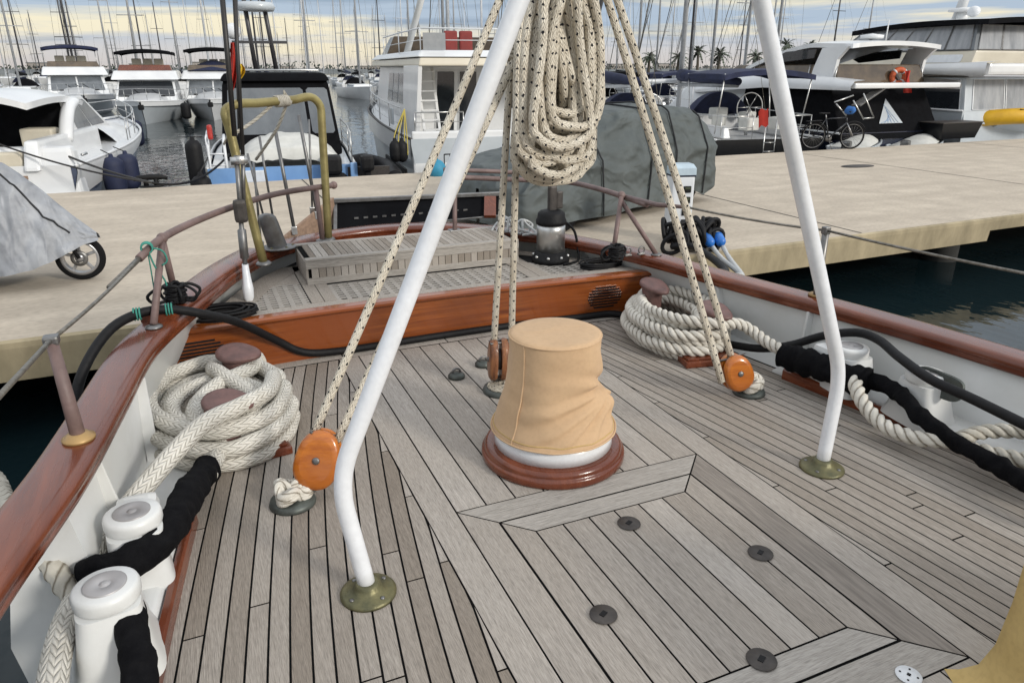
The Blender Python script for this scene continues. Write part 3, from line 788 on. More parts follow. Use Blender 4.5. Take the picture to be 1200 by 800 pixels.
pad(1.29, 3.09, 'round grey deck pad with flat rope coil under the brown block behind the capstan', 'coil', .10)
pad(2.43, 2.565, 'round grey deck pad with white rope knot under the right orange block', 'knot', .08)
def fleck(label, segs, r=.0195):
    m = MB()
    for s in segs: m.tube(s, r, 12)
    return solo(m, 'tackle_rope', ROPEF, label, 'rope', 'flecked tackle ropes')
fleck('flecked rope running up from the left orange block, passing behind the white tube leg', [sag((.27,2.52,.245),(1.30,3.02,1.90),.012), ], .0165)
fleck('flecked rope from the left orange block up to the lashing above the brown block', [sag((.35,2.50,.21),(1.345,3.02,1.62),.012)], .0165)
fleck('two upright flecked rope falls at the brown block behind the capstan', [sag((1.262,3.14,.20),(1.352,3.12,1.60),.0), sag((1.355,3.13,.12),(1.395,3.12,1.90),.0)], .0165)
fleck('flecked rope running down to the left side of the right orange block', [sag((2.245,2.56,.10),(1.690,3.02,2.0),-.030)], .0175)
fleck('flecked rope running down to the top of the right orange block', [sag((2.318,2.59,.20),(1.735,3.02,2.0),-.030)], .0175)
# lashing where the falls come together
m = MB(); a, b = on_y(602, 72, 3.03), on_y(628, 8, 3.03); d = (b-a)
pts = []
for i in range(200):
    f = i/199; c = a.lerp(b, f); th = 2*PI*f*13
    pts.append(c+Vector((math.cos(th)*.040, math.sin(th)*.040, 0))+Vector((0,0,-.012*math.cos(th))))
m.tube(pts, .0085, 6); m.tube(line(a, b+d*.6, 4), .034, 10)
solo(m, 'rope_lashing', ROPEF, 'tight rope lashing around the falls beside the top of the hanging hank', 'lashing')
# hanging hank
m = MB(); hr = random.Random(11)
hc = 3.0
LOOPS = [(642,42,209),(652,39,193),(646,36,183),(657,37,177),(662,33,169),(668,30,153),(672,22,136),(660,34,188),(650,40,206),(640,40,214),(646,38,205),(650,41,198),(643,36,190),(655,37,186),(648,33,178),(660,36,172),(652,30,166),(664,31,158),(668,27,150),(672,25,143),(668,23,134),(658,28,181),(640,33,202),(664,33,165),(676,21,139)]
for k, (mid, wd, vb) in enumerate(LOOPS):
    yy = hc+.13*math.sin(k*2.4)-.05*(k % 3 == 0); j1 = hr.uniform(-5, 5); j2 = hr.uniform(-5, 5); tw = hr.uniform(-20, 20); mid += hr.uniform(-7, 7); wd *= hr.uniform(.74, 1.08)
    rr = wd*.86
    path = [on_y(634+hr.uniform(-14,10), -100, hc), on_y(mid-wd*.62+j1, -20, yy), on_y(mid-wd*.86+j1*.6+tw*.4, 50, yy-.03), on_y(mid-wd, vb-rr*1.15, yy-.03)]
    for q in range(1, 7):
        an = PI*q/7; path.append(on_y(mid-wd*math.cos(an)+hr.uniform(-1.2,1.2), vb-rr+rr*math.sin(an)**.8+hr.uniform(-1.3,1.3), yy-.045+.07*q/7))
    path += [on_y(mid+wd, vb-rr*1.15, yy+.03), on_y(mid+wd*.80+j2*.6-tw*.4, 50, yy+.03), on_y(mid+wd*.50+j2, -20, yy), on_y(664+hr.uniform(-10,14), -100, hc)]
    m.tube(spline(path, .035), .0198, 14)
for k in range(8):                                            # straight parts behind
    u0 = 616+k*10+hr.uniform(-4,4); dz = .08-.20*(k % 2)
    m.tube(spline([on_y(640+4*k, -100, hc+dz), on_y(u0+hr.uniform(-10,12), 20, hc+dz+.02), on_y(u0+6+hr.uniform(-9,9), 90, hc+dz), on_y(u0+9+hr.uniform(-6,6), 140-16*(k % 3), hc+.03)], .04), .0198, 12)
solo(m, 'rope_hank', ROPEF, 'large hank of flecked rope hanging in long loops in the middle of the picture', 'rope hank')

# ------------------------------------------------------------------ twin bitts and mooring coils
def bitt(posts, base, rz, label, lean=0, mirror=1):
    bx, by = base
    t = thing('mooring_bitt', label, 'mooring bitt', (bx, by, .004), 'twin mooring bitts')
    m = MB(); m.box((bx, by, .022), (.30, .86, .036), rz=rz, bev=.008); m.box((bx, by, .046), (.27, .82, .012), rz=rz, bev=.004); m.build('base', MAHOG, t)
    for (x, y, z) in posts:
        m = MB(); m.lathe([(.06,.05),(.062,z-.05),(.066,z-.02),(.05,z)], (x, y, 0), 24); p = m.build('post', BITTCAP, t)
        m = MB(); rg = []
        for zz, sc in ((0,.92),(.006,1.0),(.018,1.0),(.025,.94),(.027,.80)):
            r_ = []
            for k in range(36):
                a = 2*PI*k/36; rr = .088*(1+.42*max(0, math.cos(a))**5)*sc
                v = Vector((rr*math.cos(a), rr*math.sin(a)*.92, zz)); v = Matrix.Rotation(lean, 3, 'Z') @ v
                r_.append(Vector((x, y, z-.01))+Matrix.Rotation(.22, 3, 'X') @ v)
            rg.append(r_)
        m.loft(rg); m.build('cap', BITTCAP, p)
bitt([(.053,3.46,.272),(-.024,2.92,.268)], (.01,3.26), .14, 'twin bitt with brown caps inside the braided rope coil on the left', lean=-.4)
bitt([(2.51,3.58,.292),(2.565,3.06,.285)], (2.56,3.34), -.2, 'twin bitt with brown caps inside the twisted rope coil on the right', lean=-1.4)
def coil_path(cx, cy, turns, rz, jit, seed, n=26):
    r = random.Random(seed); pts = []
    for (rx, ry, z, ox, oy, ph) in turns:
        for i in range(n):
            a = 2*PI*i/n+ph
            v = Vector((rx*math.cos(a)*(1+r.uniform(-jit, jit)), ry*math.sin(a)*(1+r.uniform(-jit, jit)), 0))
            v = Matrix.Rotation(rz, 3, 'Z') @ v
            pts.append((cx+ox+v.x, cy+oy+v.y, z+r.uniform(-.004,.004)))
    return pts
m = MB()
RB = .036
turnsL = [(.30,.43,.038,0,0,0),(.222,.345,.040,.0,.0,0),(.297,.43,.106,.0,-.01,0),(.215,.34,.108,.0,.0,0),(.278,.40,.172,.0,.0,0),(.185,.25,.160,.0,-.09,0)]
m.tube(spline(coil_path(-.05,3.25,turnsL,.14,.013,4), .012), RB, 20)
# figure of eight over the two caps
f8 = [(.15,3.52,.185),(.10,3.40,.20),(-.04,3.26,.205),(-.14,3.08,.19),(-.11,2.90,.18),(.03,2.86,.18),(.09,2.98,.18),(.08,3.14,.20),(-.02,3.34,.225),(-.05,3.50,.20),(.02,3.64,.185),(.14,3.62,.185),(.16,3.52,.185)]
m.tube(spline(f8, .012), RB, 20)
# lead running forward to the fairleads, and its tail
lead = [(.20,3.22,.22),(.15,3.0,.245),(.03,2.86,.262),(-.10,2.76,.262),(-.22,2.62,.225),(-.34,2.42,.19),(-.44,2.24,.15),(-.475,2.05,.13),(-.50,1.9,.13),(-.50,1.72,.14),(-.49,1.55,.13),(-.50,1.38,.13),(-.53,1.15,.12)]
m.tube(spline(lead, .012), RB, 20)
tail = [(-.05,2.90,.10),(-.075,2.80,.095),(-.10,2.70,.10),(-.115,2.62,.11)]
m.tube(spline(tail, .012), RB*.95, 20)
solo(m, 'mooring_rope', ROPEB, 'thick off-white braided mooring rope coiled round the left bitt and led forward along the bulwark', 'mooring rope')
m = MB(); out = [(-.40,1.95,.26),(-.53,1.93,.27),(-.66,1.98,.28),(-.78,2.1,.25),(-.95,2.35,.12)]
m.tube([Vector(p) for p in spline([(-2.6,7.0,-.52),(-2.1,5.0,-.42),(-1.35,2.9,-.12),on_z(-30,560,.1), on_z(5,585,.16), on_z(22,622,.2), on_z(55,655,.2), on_z(80,690,.15), on_z(95,705,.12)], .012)], .034, 14, lobes=4, pitch=.10, amp=.2, kind='braid')
solo(m, 'outer_mooring_rope', ROPEG, 'grey braided rope passing over the outside of the left rail at the picture edge', 'mooring rope')
m = MB(); RT = .0295
turnsR = [(.26,.385,.036,0,0,0),(.275,.40,.080,-.02,0,0),(.25,.375,.122,.0,0,0),(.265,.385,.160,-.01,-.01,0),(.215,.33,.185,.0,.02,0),(.14,.25,.16,.0,.06,0),(.20,.335,.212,.0,.0,0)]
m.tube(spline(coil_path(2.565,3.38,turnsR,-.22,.02,9), .009), RT, 21, lobes=3, pitch=.135, amp=.24)
leadR = [(2.34,3.35,.225),(2.37,3.14,.232),(2.50,2.98,.235),(2.64,2.95,.225),(2.71,2.90,.19),(2.725,2.80,.16),(2.73,2.66,.15),(2.735,2.53,.16),(2.74,2.42,.18)]
m.tube(spline(leadR, .011), RT, 21, lobes=3, pitch=.135, amp=.24)
solo(m, 'mooring_rope', ROPEW, 'thick white twisted mooring rope coiled round the right bitt under the aft panel', 'mooring rope')

# ------------------------------------------------------------------ fairlead stations with white capped posts
DISC = pm('brushed_disc', (.42,.41,.41), (.24,.225,.22), scale=7, rough=.45, metal=.35, detail=2)
def post(t, x, y, h, r, yaw, lean, sh=True):
    """squat white moulded post with a round overhanging head and steel disc"""
    M = Matrix.Rotation(yaw, 4, 'Z')
    m = MB(); rings = []
    for z, a, b, o in ((.05,.092,.115,0),(.09,.086,.108,0),(.14,.082,.105,.0),(h-.09,.080,.10,.0),(h-.045,.078,.088,.0)) if sh else ((.05,.112,.15,0),(.10,.096,.125,0),(.15,.088,.11,.0),(h-.09,.082,.095,.0),(h-.045,.078,.084,.0)):
        rg = []
        for k in range(32):
            an = 2*PI*k/32; ca, sa = math.cos(an), math.sin(an)
            v = Vector((a*math.copysign(abs(ca)**.45, ca), b*math.copysign(abs(sa)**.45, sa)+o, z)); v.x += lean*(z-.05)
            rg.append(Vector((x, y, 0))+M @ v)
        rings.append(rg)
    m.loft(rings); p = m.build('post', WHITE, t)
    hx = Vector((x, y, 0))+M @ Vector((lean*(h-.05), 0, 0))
    m = MB(); m.lathe([(.01,h-.05),(r*.84,h-.05),(r*.97,h-.044),(r,h-.034),(r,h-.014),(r*.96,h-.004),(r*.88,h),(.01,h)], (hx.x, hx.y, 0), 40); hd = m.build('head', WHITE, p)
    m = MB(); m.lathe([(.004,h-.004),(r*.64,h-.004),(r*.64,h+.003),(r*.60,h+.004),(.22*r,h+.0035),(.2*r,h+.002),(.14*r,h+.002),(.12*r,h+.005),(.004,h+.005)], (hx.x, hx.y, 0), 40); m.build('steel_disc', DISC, hd)
    if sh: m = MB(); m.box((hx.x, hx.y+.10, (h-.02)*.5), (.13, .16, h-.05), bev=.03); m.build('shoulder', WHITE, p)
def station(sg, label, yA, yB):
    t = thing('mooring_fairlead', label, 'fairlead', (CX+sg*1.60, (yA+yB)/2, 0), 'white fairlead stations at the bulwarks')
    m = MB(); y0, y1 = yB-.52, yA+.40
    yy = [y0+(y1-y0)*i/14 for i in range(15)]
    h_ = hw if sg < 0 else hwr
    def xi(y): return CX+sg*(h_(y)-.075)
    def xo_(y): return CX+sg*(h_(y)+.06)
    rings = []
    for i, y in enumerate(yy):
        e = min(1, min(i, 14-i)/1.2+.15); z = .060*e+.012
        rings.append([Vector((xi(y), y, -.01)), Vector((xi(y), y, z*.8)), Vector((xi(y)+sg*.02, y, z)), Vector((xo_(y), y, z+.01)), Vector((xo_(y), y, -.01))])
    m.loft(rings, smooth=True); m.build('plinth', WHITE, t)
    m = MB()
    m.loft([[Vector((CX+sg*(h_(y)-a), y, b)) for a, b in ((.078,-.01),(.080,.055),(.085,.062),(.103,.062),(.110,.052),(.112,-.01))] for y in yy[1:-1]], smooth=False)
    m.build('mahogany_trim', MAHOG, t)
    for y in (yA, yB): post(t, CX+sg*(hw(y)+.005 if sg > 0 else hw(y)+.005), y, .285, .083, (-.13 if sg > 0 else .13), sg*-.03, y == yA)
    return t
station(-1, 'two white capped fairlead posts with steel discs on a plinth along the left bulwark', 2.17, 1.83)
station(1, 'two white capped fairlead posts behind black-sleeved ropes along the right bulwark', 2.33, 1.96)
m = MB(); pts_ = []
for k in range(28):
    a = 2*PI*k/28; pts_.append((2.885+.012*math.sin(a), 1.90+.115*math.copysign(abs(math.cos(a))**.5, math.cos(a)), .25+.052*math.copysign(abs(math.sin(a))**.5, math.sin(a))))
m.loft([[Vector(p) for p in pts_], [Vector(p)-Vector((.014,0,0)) for p in pts_]], smooth=False); solo(m, 'bulwark_plate', PADGREY, 'dark grey rounded plate on the inside of the right bulwark behind the black sleeves', 'plate')
# black cloth sleeves
def sleeve(pts, r, label, mat=SLEEVE, wob=.14, seed=0, sq=.9):
    P = spline(pts, .012); m = MB()
    rf = lambda f: 1+wob*noise.noise(Vector((f*9+seed, seed, .3)))+wob*.6*noise.noise(Vector((f*31, seed+2, 1.3)))
    m.tube(P, r, 18, rf=rf, sq=sq)
    for v in m.V: v += Vector((noise.noise(v*22), noise.noise(v*22+Vector((5,0,0))), noise.noise(v*22+Vector((0,7,0)))))*.011
    return solo(m, 'chafe_sleeve', mat, label, 'chafe sleeve', 'black cloth sleeves over mooring ropes')
sleeve([(-.115,2.66,.115),(-.150,2.52,.145),(-.190,2.36,.170),(-.225,2.21,.185),(-.28,2.095,.19),(-.36,2.045,.185),(-.46,2.06,.16)], .056, 'black cloth sleeve wrapped around the far white post on the left')
sleeve([(-.41,1.98,.17),(-.36,1.93,.205),(-.332,1.85,.205),(-.318,1.75,.185),(-.305,1.65,.155),(-.295,1.55,.13),(-.28,1.4,.11),(-.28,1.1,.10)], .044, 'black cloth sleeve hanging beside the near white post on the left')
sleeve([(2.68,2.62,.150),(2.70,2.50,.16),(2.715,2.38,.165),(2.73,2.26,.165),(2.75,2.16,.17)], .068, 'fat bunched black sleeve at the far white post on the right', seed=4, wob=.25)
sleeve([(2.80,2.20,.16),(2.80,2.08,.175),(2.755,1.95,.175),(2.715,1.85,.155),(2.70,1.74,.135),(2.70,1.62,.12),(2.69,1.48,.115),(2.67,1.30,.11),(2.66,1.12,.105)], .038, 'long black sleeve running forward past the near white post on the right', seed=8, wob=.2)
m = MB(); m.tube(spline([(2.83,2.36,.16),(2.76,2.24,.185),(2.70,2.18,.18),(2.655,2.10,.14),(2.63,2.0,.10),(2.62,1.90,.082),(2.645,1.79,.085),(2.69,1.72,.10),(2.74,1.66,.115)], .011), .030, 21, lobes=3, pitch=.135, amp=.24)
solo(m, 'fairlead_rope', ROPEW, 'loop of white twisted rope hanging over the mahogany trim on the right', 'rope')
m = MB(); m.tube(spline([(2.72,1.66,.13),(2.83,1.62,.16),(2.92,1.50,.19),(2.95,1.30,.19),(2.93,1.1,.18)], .011), .028, 21, lobes=3, pitch=.135, amp=.24)
m.tube(spline([(2.74,1.60,.10),(2.80,1.45,.12),(2.86,1.34,.155),(2.89,1.22,.17),(2.92,1.05,.16)], .011), .034, 21, lobes=3, pitch=.135, amp=.24)
m.tube(spline([(2.84,1.30,.20),(2.82,1.22,.20),(2.84,1.14,.18),(2.9,1.06,.18)], .011), .036, 21, lobes=3, pitch=.135, amp=.24)
solo(m, 'heaped_rope', ROPEG, 'heap of grey-white twisted rope against the right bulwark at the picture edge', 'rope')
m = MB(); m.box((2.835,1.02,.03), (.24,.20,.05), rz=.12, bev=.01); solo(m, 'wooden_deck_chock', MAHOG, 'small mahogany block on the deck at the right picture edge', 'wood block')

# ------------------------------------------------------------------ black hose from over the left rail, along the panel, to the right bulwark
hose = [(-.62,3.12,.12),(-.56,3.22,.34),(-.45,3.38,.475),(-.33,3.50,.51),(-.20,3.55,.50),(-.05,3.60,.44),(.10,3.74,.33),(.28,3.88,.16),(.42,3.915,.055),(.62,3.92,.028),(1.0,3.93,.026),(1.3,3.935,.026),(1.8,3.93,.026),(2.2,3.90,.026),(2.42,3.86,.03),(2.50,3.62,.035),(2.60,3.3,.04),(2.68,3.02,.07),(2.72,2.82,.11),(2.77,2.66,.18),(2.84,2.52,.27),(2.90,2.38,.325),(2.90,2.25,.33),(2.83,2.08,.32),(2.745,1.85,.315),(2.735,1.65,.31),(2.72,1.4,.30),(2.71,1.15,.29)]
m = MB(); m.tube(spline(hose, .03), .0215, 14)
solo(m, 'black_hose', BLACKR, 'long black hose lying along the foot of the varnished panel from rail to rail', 'hose')
# two small bronze deck eyes
for (u, v, lab) in ((535, 443, 'small bronze deck eye, the nearer of the two left of the capstan'), (566, 429, 'small bronze deck eye beside the flat rope coil behind the capstan')):
    p = on_z(u, v, 0); t = thing('deck_eye', lab, 'deck eye', (p.x, p.y, .004), 'bronze deck eyes')
    m = MB(); m.lathe([(.002,.004),(.045,.004),(.045,.018),(.036,.030),(.002,.034)], (p.x, p.y, 0), 24); m.build('base', PADGREY, t)
    m = MB(); m.tube([(p.x+.022*math.cos(a), p.y, .036+.020*math.sin(a)) for a in [PI*i/12 for i in range(13)]], .006, 8); m.build('ring', DULLSTEEL, t)
# black cord heaps on the platform
def cordheap(cx, cy, z, rx, ry, n, seed, label):
    r = random.Random(seed); m = MB()
    for k in range(n):
        a0 = r.uniform(0, 6); s = r.uniform(.55, 1.05); pts = []
        for i in range(24):
            a = 2*PI*i/24; pts.append((cx+rx*s*math.cos(a+a0)+r.uniform(-.006,.006), cy+ry*s*math.sin(a+a0)*(1+.1*math.sin(2*a)), z+.008+k*.005+.008*math.sin(a+a0)))
        m.tube(spline(pts, .02, closed=True), .007, 8, closed=True)
    return solo(m, 'cord_coil', BLACKR, label, 'cord coil', 'coils of thin black cord')
cordheap(.03, 3.965, GZ, .17, .08, 9, 1, 'loose coil of thin black cord on the grating at the left corner of the panel')
cordheap(2.42, 4.06, GZ, .16, .06, 7, 5, 'loose black cord lying on the grating at the right end of the panel')
# ================================================================== RAILS, STAYS, STERN FITTINGS
CZ = .455
# pushpit rails (left and right)
pl = thing('pushpit_rail', 'curved purple-brown pipe rail on legs along the left quarter of the stern', 'stern rail', (.1, 4.4, CZ), 'pushpit rails')
pts = [on_y(163,303,3.60), on_y(190,279,3.78), on_y(232,258,4.15), on_y(280,240,4.5), on_y(330,226,4.78), on_y(391,217,5.0)]
m = MB(); m.tube(spline(pts, .04), .0185, 12); m.ball(pts[-1], .026); m.ball(on_y(190,279,3.78), .026); m.build('rail', PIPE, pl)
tl = on_y(190,281,3.78)
for (b) in (on_z(180,380,.47), on_z(206,347,.47)):
    m = MB(); m.tube([b, tl], .0165, 12); lg = m.build('leg', PIPE, pl)
    m = MB(); m.lathe([(.002,0),(.038,0),(.036,.008),(.022,.014),(.002,.014)], (b.x,b.y,.455), 20); m.build('foot', DULLSTEEL, lg)
a, b = on_y(370,221,4.93), on_z(378,282,.46)
m = MB(); m.tube([b, a], .017, 12); lg = m.build('leg', PIPE, pl)
m = MB(); m.lathe([(.002,0),(.046,0),(.044,.010),(.026,.018),(.002,.018)], (b.x,b.y,.455), 20); m.build('foot', DULLSTEEL, lg)
pr = thing('pushpit_rail', 'purple-brown pipe rail with a braced leg around the right quarter of the stern', 'stern rail', (1.9, 4.6, CZ), 'pushpit rails')
pts = [on_y(520,207,5.05), on_y(590,210,5.0), on_y(660,213,4.75), on_y(700,221,4.35), on_y(735,232,3.98), on_y(758,240,3.75)]
m = MB(); m.tube(spline(pts, .04), .0185, 12); m.ball(on_y(728,229,4.0), .028); m.build('rail', PIPE, pr)
pts = [on_y(520,199,5.08), on_y(600,202,5.05), on_y(655,208,4.8)]
m = MB(); m.tube(spline(pts, .04), .016, 12); m.build('upper_rail', PIPE, pr)
top = on_y(728,231,3.98)
for k, b in enumerate((on_z(718,301,.425), on_z(769,298,.42))):
    m = MB(); m.tube([b, top if k == 0 else top-Vector((0,0,.02))], .0155, 12); lg = m.build('leg' if k == 0 else 'brace', PIPE, pr)
    m = MB(); m.lathe([(.002,0),(.035,0),(.034,.008),(.020,.014),(.002,.014)], (b.x,b.y,b.z-.006), 20); m.build('foot', DULLSTEEL, lg)
b = on_z(533,270,.46); m = MB(); m.tube([b, on_y(533,206,5.05)], .016, 12); lg = m.build('leg', PIPE, pr)
m = MB(); m.box((b.x, b.y, .462), (.09,.07,.012), bev=.004); m.build('foot', DULLSTEEL, lg)
m = MB(); m.tube([on_y(735,232,3.98), on_y(770,240,3.65), on_y(806,243,3.35)], .021, 12, rf=lambda f: 1-.55*f); m.build('tapered_end', PIPE, pr)
# lifeline stanchions and wires
sl = thing('lifeline_stanchion', 'leaning brown wooden-coloured stanchion on a round foot on the left rail', 'stanchion', (-.46,2.41,CZ), 'lifeline stanchions')
b, t_ = on_z(92,512,.46), on_y(60,398,2.52)
m = MB(); m.tube([b, t_], .0225, 14, rf=lambda f: 1-.2*f); m.build('tube', PIPE, sl)
m = MB(); m.lathe([(.002,0),(.048,0),(.048,.009),(.036,.014),(.03,.022),(.002,.022)], (b.x,b.y,.453), 26); m.build('foot', pm('tarnished_gold_foot', (.42,.27,.11), (.25,.15,.06), rough=.45, metal=.3), sl)
m = MB(); m.box(t_, (.045,.045,.03), bev=.008); m.build('wire_cap', DULLSTEEL, sl)
sr = thing('lifeline_stanchion', 'grey-brown stanchion on the right rail behind the white tube leg', 'stanchion', (2.88,2.65,CZ), 'lifeline stanchions')
b2, t2 = on_z(957,345,.40), on_y(968,270,2.72)
m = MB(); m.tube([b2+Vector((0,0,-.16)), t2], .018, 12); m.build('tube', DULLSTEEL, sr)
m = MB(); m.lathe([(.002,0),(.045,0),(.043,.010),(.03,.016),(.002,.016)], (b2.x,b2.y,.394), 22); m.build('foot', MATS['tarnished_gold_foot'], sr)
m = MB(); m.box(t2, (.035,.035,.04), bev=.006); m.build('wire_cap', DULLSTEEL, sr)
m = MB(); e0 = on_y(-25,490,1.75); m.tube([e0, t_], .0075, 8); m.tube(sag(t_, on_y(163,303,3.60), .012, 8), .007, 8); m.tube([on_y(128,337,3.3), on_y(163,303,3.60)], .012, 8)
solo(m, 'lifeline_wire', WIRE, 'steel lifeline wire running over the left stanchion up to the pipe rail', 'wire', 'lifeline wires')
m = MB(); m.tube(sag(on_y(806,243,3.35), t2, .01, 8), .0065, 8); m.tube(sag(t2, on_y(1230,326,1.6), .006, 8), .0065, 8)
solo(m, 'lifeline_wire', WIRE, 'thin lifeline wire on the right side, in front of the quay', 'wire', 'lifeline wires')
# green twine on the left rail end
m = MB(); q = on_y(172,290,3.66)
for k in range(4): m.tube([(q.x+.024*math.cos(a), q.y+.01*k-.02, q.z+.024*math.sin(a)) for a in [2*PI*i/14 for i in range(14)]], .004, 6, closed=True)
m.tube(spline([q, q+Vector((.02,-.01,-.09)), q+Vector((.05,0,-.16)), q+Vector((.06,0,-.24))], .02), .004, 6)
m.tube(spline([q, q+Vector((.0,0,-.12)), q+Vector((-.005,-.02,-.36))], .03), .003, 6)
m.tube(spline([q, q+Vector((.06,0,-.02)), q+Vector((.075,0,-.07)), q+Vector((.05,0,-.09))], .01), .004, 6)
solo(m, 'twine', TEALCORD, 'green twine knotted at the forward end of the left pipe rail', 'twine', 'green twine')
for hp in (hose[3], hose[4]):
    m = MB(); h = Vector(hp)
    for k in range(3): m.tube([(h.x+.012*(k-1), h.y+.026*math.cos(a), h.z+.027*math.sin(a)) for a in [2*PI*i/14 for i in range(14)]], .004, 6, closed=True)
    solo(m, 'twine', TEALCORD, 'green twine binding the black hose, outboard of the left rail leg' if hp is hose[3] else 'green twine binding the black hose, inboard of the left rail leg', 'twine', 'green twine')
# black cord round the rail legs
def wrap(c, label, seed):
    r = random.Random(seed); m = MB()
    for k in range(8): m.tube([(c.x+.04*math.cos(a)*r.uniform(.8,1.2), c.y+.04*math.sin(a), c.z+.011*k-.03+r.uniform(-.006,.006)) for a in [2*PI*i/16 for i in range(16)]], .009, 6, closed=True)
    for k in range(5):
        a0 = r.uniform(0, 6); d = Vector((math.cos(a0), math.sin(a0)*.5, 0))
        m.tube(spline([c, c+d*.06+Vector((0,0,.045)), c+d*.13+Vector((0,0,.01)), c+d*.10+Vector((0,0,-.03)), c+d*.03+Vector((0,0,-.02))], .01), .0075, 6)
    solo(m, 'cord_wrap', BLACKR, label, 'cord', 'black cord wraps')
wrap(on_z(206,345,.53), 'black cord wrapped round the foot of the left rail leg', 2)
wrap(on_z(722,297,.46), 'black cord wrapped round the foot of the right rail leg', 3)
m = MB(); p = on_z(736,297,.435)
for dx in (0,.10,):
    m.tube([(p.x+dx+.022*math.cos(a), p.y-.02*dx, .45+.022*math.sin(a)) for a in [2*PI*i/16 for i in range(16)]], .005, 6, closed=True); m.box((p.x+dx, p.y, .423), (.05,.02,.012), bev=.003)
solo(m, 'rail_eye', DULLSTEEL, 'small metal eyes on the right rail cap beside the braced leg', 'eye fitting')
# backstays with turnbuckles
def turnbuckle(m, a, b, r):
    a, b = Vector(a), Vector(b)
    m.tube([a.lerp(b,f) for f in (0,.12,.16,.45,.5,.84,.88,1)], r, 10, rf=lambda f: 1.0 if .2<f<.75 else .55)
bl = thing('backstay', 'dark backstay wire with turnbuckle ending in a white chainplate on the grating, left', 'backstay', (.19,4.3,GZ), 'backstays')
q = [Vector((.184,4.22,.30)), Vector((.191,4.28,.50)), Vector((.203,4.3,.74)), Vector((.230,4.35,1.20)), Vector((.270,4.42,2.05))]
m = MB(); m.tube([q[3], q[4]], .014, 10); m.tube([q[3]+Vector((.03,0,-.10)), Vector((.335,4.41,2.05))], .011, 10); m.build('wire', DARKWIRE, bl)
m = MB(); m.tube([Vector((.203,4.3,.74)), Vector((.225,4.34,1.10))], .0135, 10); m.tube([q[3]+Vector((.03,0,-.10)), Vector((.225,4.34,.80))], .012, 10); m.build('lower_wire', DULLSTEEL, bl)
m = MB(); m.tube([q[1]-Vector((0,0,.03)), Vector((.203,4.3,.80))], .013, 10); turnbuckle(m, q[1], Vector((.200,4.3,.73)), .024); m.build('turnbuckle', DULLSTEEL, bl)
m = MB(); m.box((.205,4.30,.80), (.07,.06,.13), bev=.02); m.build('toggle', DARKPLATE, bl)
m = MB(); m.box((.24,4.33,1.075), (.05,.05,.05), bev=.02); m.tube([(.19,4.33,1.07),(.28,4.33,1.075)], .022, 10); m.build('shackle', STEEL, bl)
m = MB(); rings = []
for z, w, th in ((.29,.030,.016),(.32,.055,.03),(.37,.060,.034),(.43,.044,.03),(.50,.034,.022)):
    c = Vector((.184,4.22,.30)).lerp(q[1], (z-.30)/.20)
    rings.append([c+Vector((w*.5*sx, th*sy, 0)) for sx, sy in ((-1,-.5),(-.6,-1),(.6,-1),(1,-.5),(1,.5),(.6,1),(-.6,1),(-1,.5))])
m.loft(rings); m.build('chainplate', WHITETUBE, bl)
br = thing('backstay', 'dark backstay with turnbuckle behind the hanging rope hank, ending at the steel drum', 'backstay', (2.13,4.35,.55), 'backstays')
q = [on_y(641,262,4.35), on_y(653,214,4.35), on_y(664,172,4.36), on_y(696,55,4.40), on_y(710,-20,4.42)]
m = MB(); m.tube([q[2], q[4]], .0135, 10); m.build('wire', DARKWIRE, br)
m = MB(); turnbuckle(m, q[1], q[2], .024); m.build('turnbuckle', DULLSTEEL, br)
m = MB(); m.box((q[0]+q[1])/2, (.055,.05,.24), bev=.015); m.box((q[0]+q[1])/2+Vector((.05,0,.02)), (.05,.04,.12), bev=.012); m.tube([q[0]-Vector((0,0,.08)), q[0]], .02, 10); m.build('toggle', DARKPLATE, br)
# steel drum with cables
dp = on_z(645,306,GZ); dr = thing('steel_drum', 'stainless steel drum with black lid and bolted black base standing on the grating', 'drum', (dp.x,dp.y,GZ))
m = MB(); m.lathe([(.002,0),(.130,0),(.132,.02),(.126,.034),(.112,.045),(.105,.075),(.002,.075)], (dp.x,dp.y,GZ+.002), 40); bs = m.build('base', BLACKR, dr)
for k in range(8):
    m = MB(); a = 2*PI*k/8+.2; m.ball((dp.x+.119*math.cos(a), dp.y+.119*math.sin(a), GZ+.045), (.012,.012,.011), 10, 6); m.build('bolt', STEEL, bs)
m = MB(); m.lathe([(.002,.07),(.097,.07),(.097,.20),(.099,.215),(.097,.225),(.097,.262),(.002,.262)], (dp.x,dp.y,GZ), 40); m.build('drum', STEEL, dr)
m = MB(); m.lathe([(.002,.262),(.103,.262),(.105,.285),(.095,.305),(.092,.335),(.075,.35),(.05,.356),(.002,.356)], (dp.x,dp.y,GZ), 40); m.build('lid', BLACKR, dr)
m = MB(); m.tube(spline([(dp.x+.10,dp.y,GZ+.27),(dp.x+.17,dp.y-.02,GZ+.2),(dp.x+.19,dp.y-.05,GZ+.06),(dp.x+.16,dp.y-.1,GZ+.01),(dp.x+.02,dp.y-.16,GZ+.012)], .02), .009, 8); m.build('cable', BLACKR, dr)
m = MB(); r_ = random.Random(2)
for k in range(7):
    p = Vector((1.90+.03*k, 4.74-.025*k, .452)); q = Vector((r_.uniform(-.05,.05), r_.uniform(-.03,.03), 0))
    m.tube(spline([p, p+q+Vector((.03,.02,.05+.07*r_.random())), p+q*2+Vector((.07,.0,.03+.05*r_.random())), p+Vector((.09,-.05,.0)), p+q+Vector((.04,-.08,.01))], .015), .009, 8)
solo(m, 'white_cables', WHITECABLE, 'tangle of white cables behind the steel drum', 'cables')
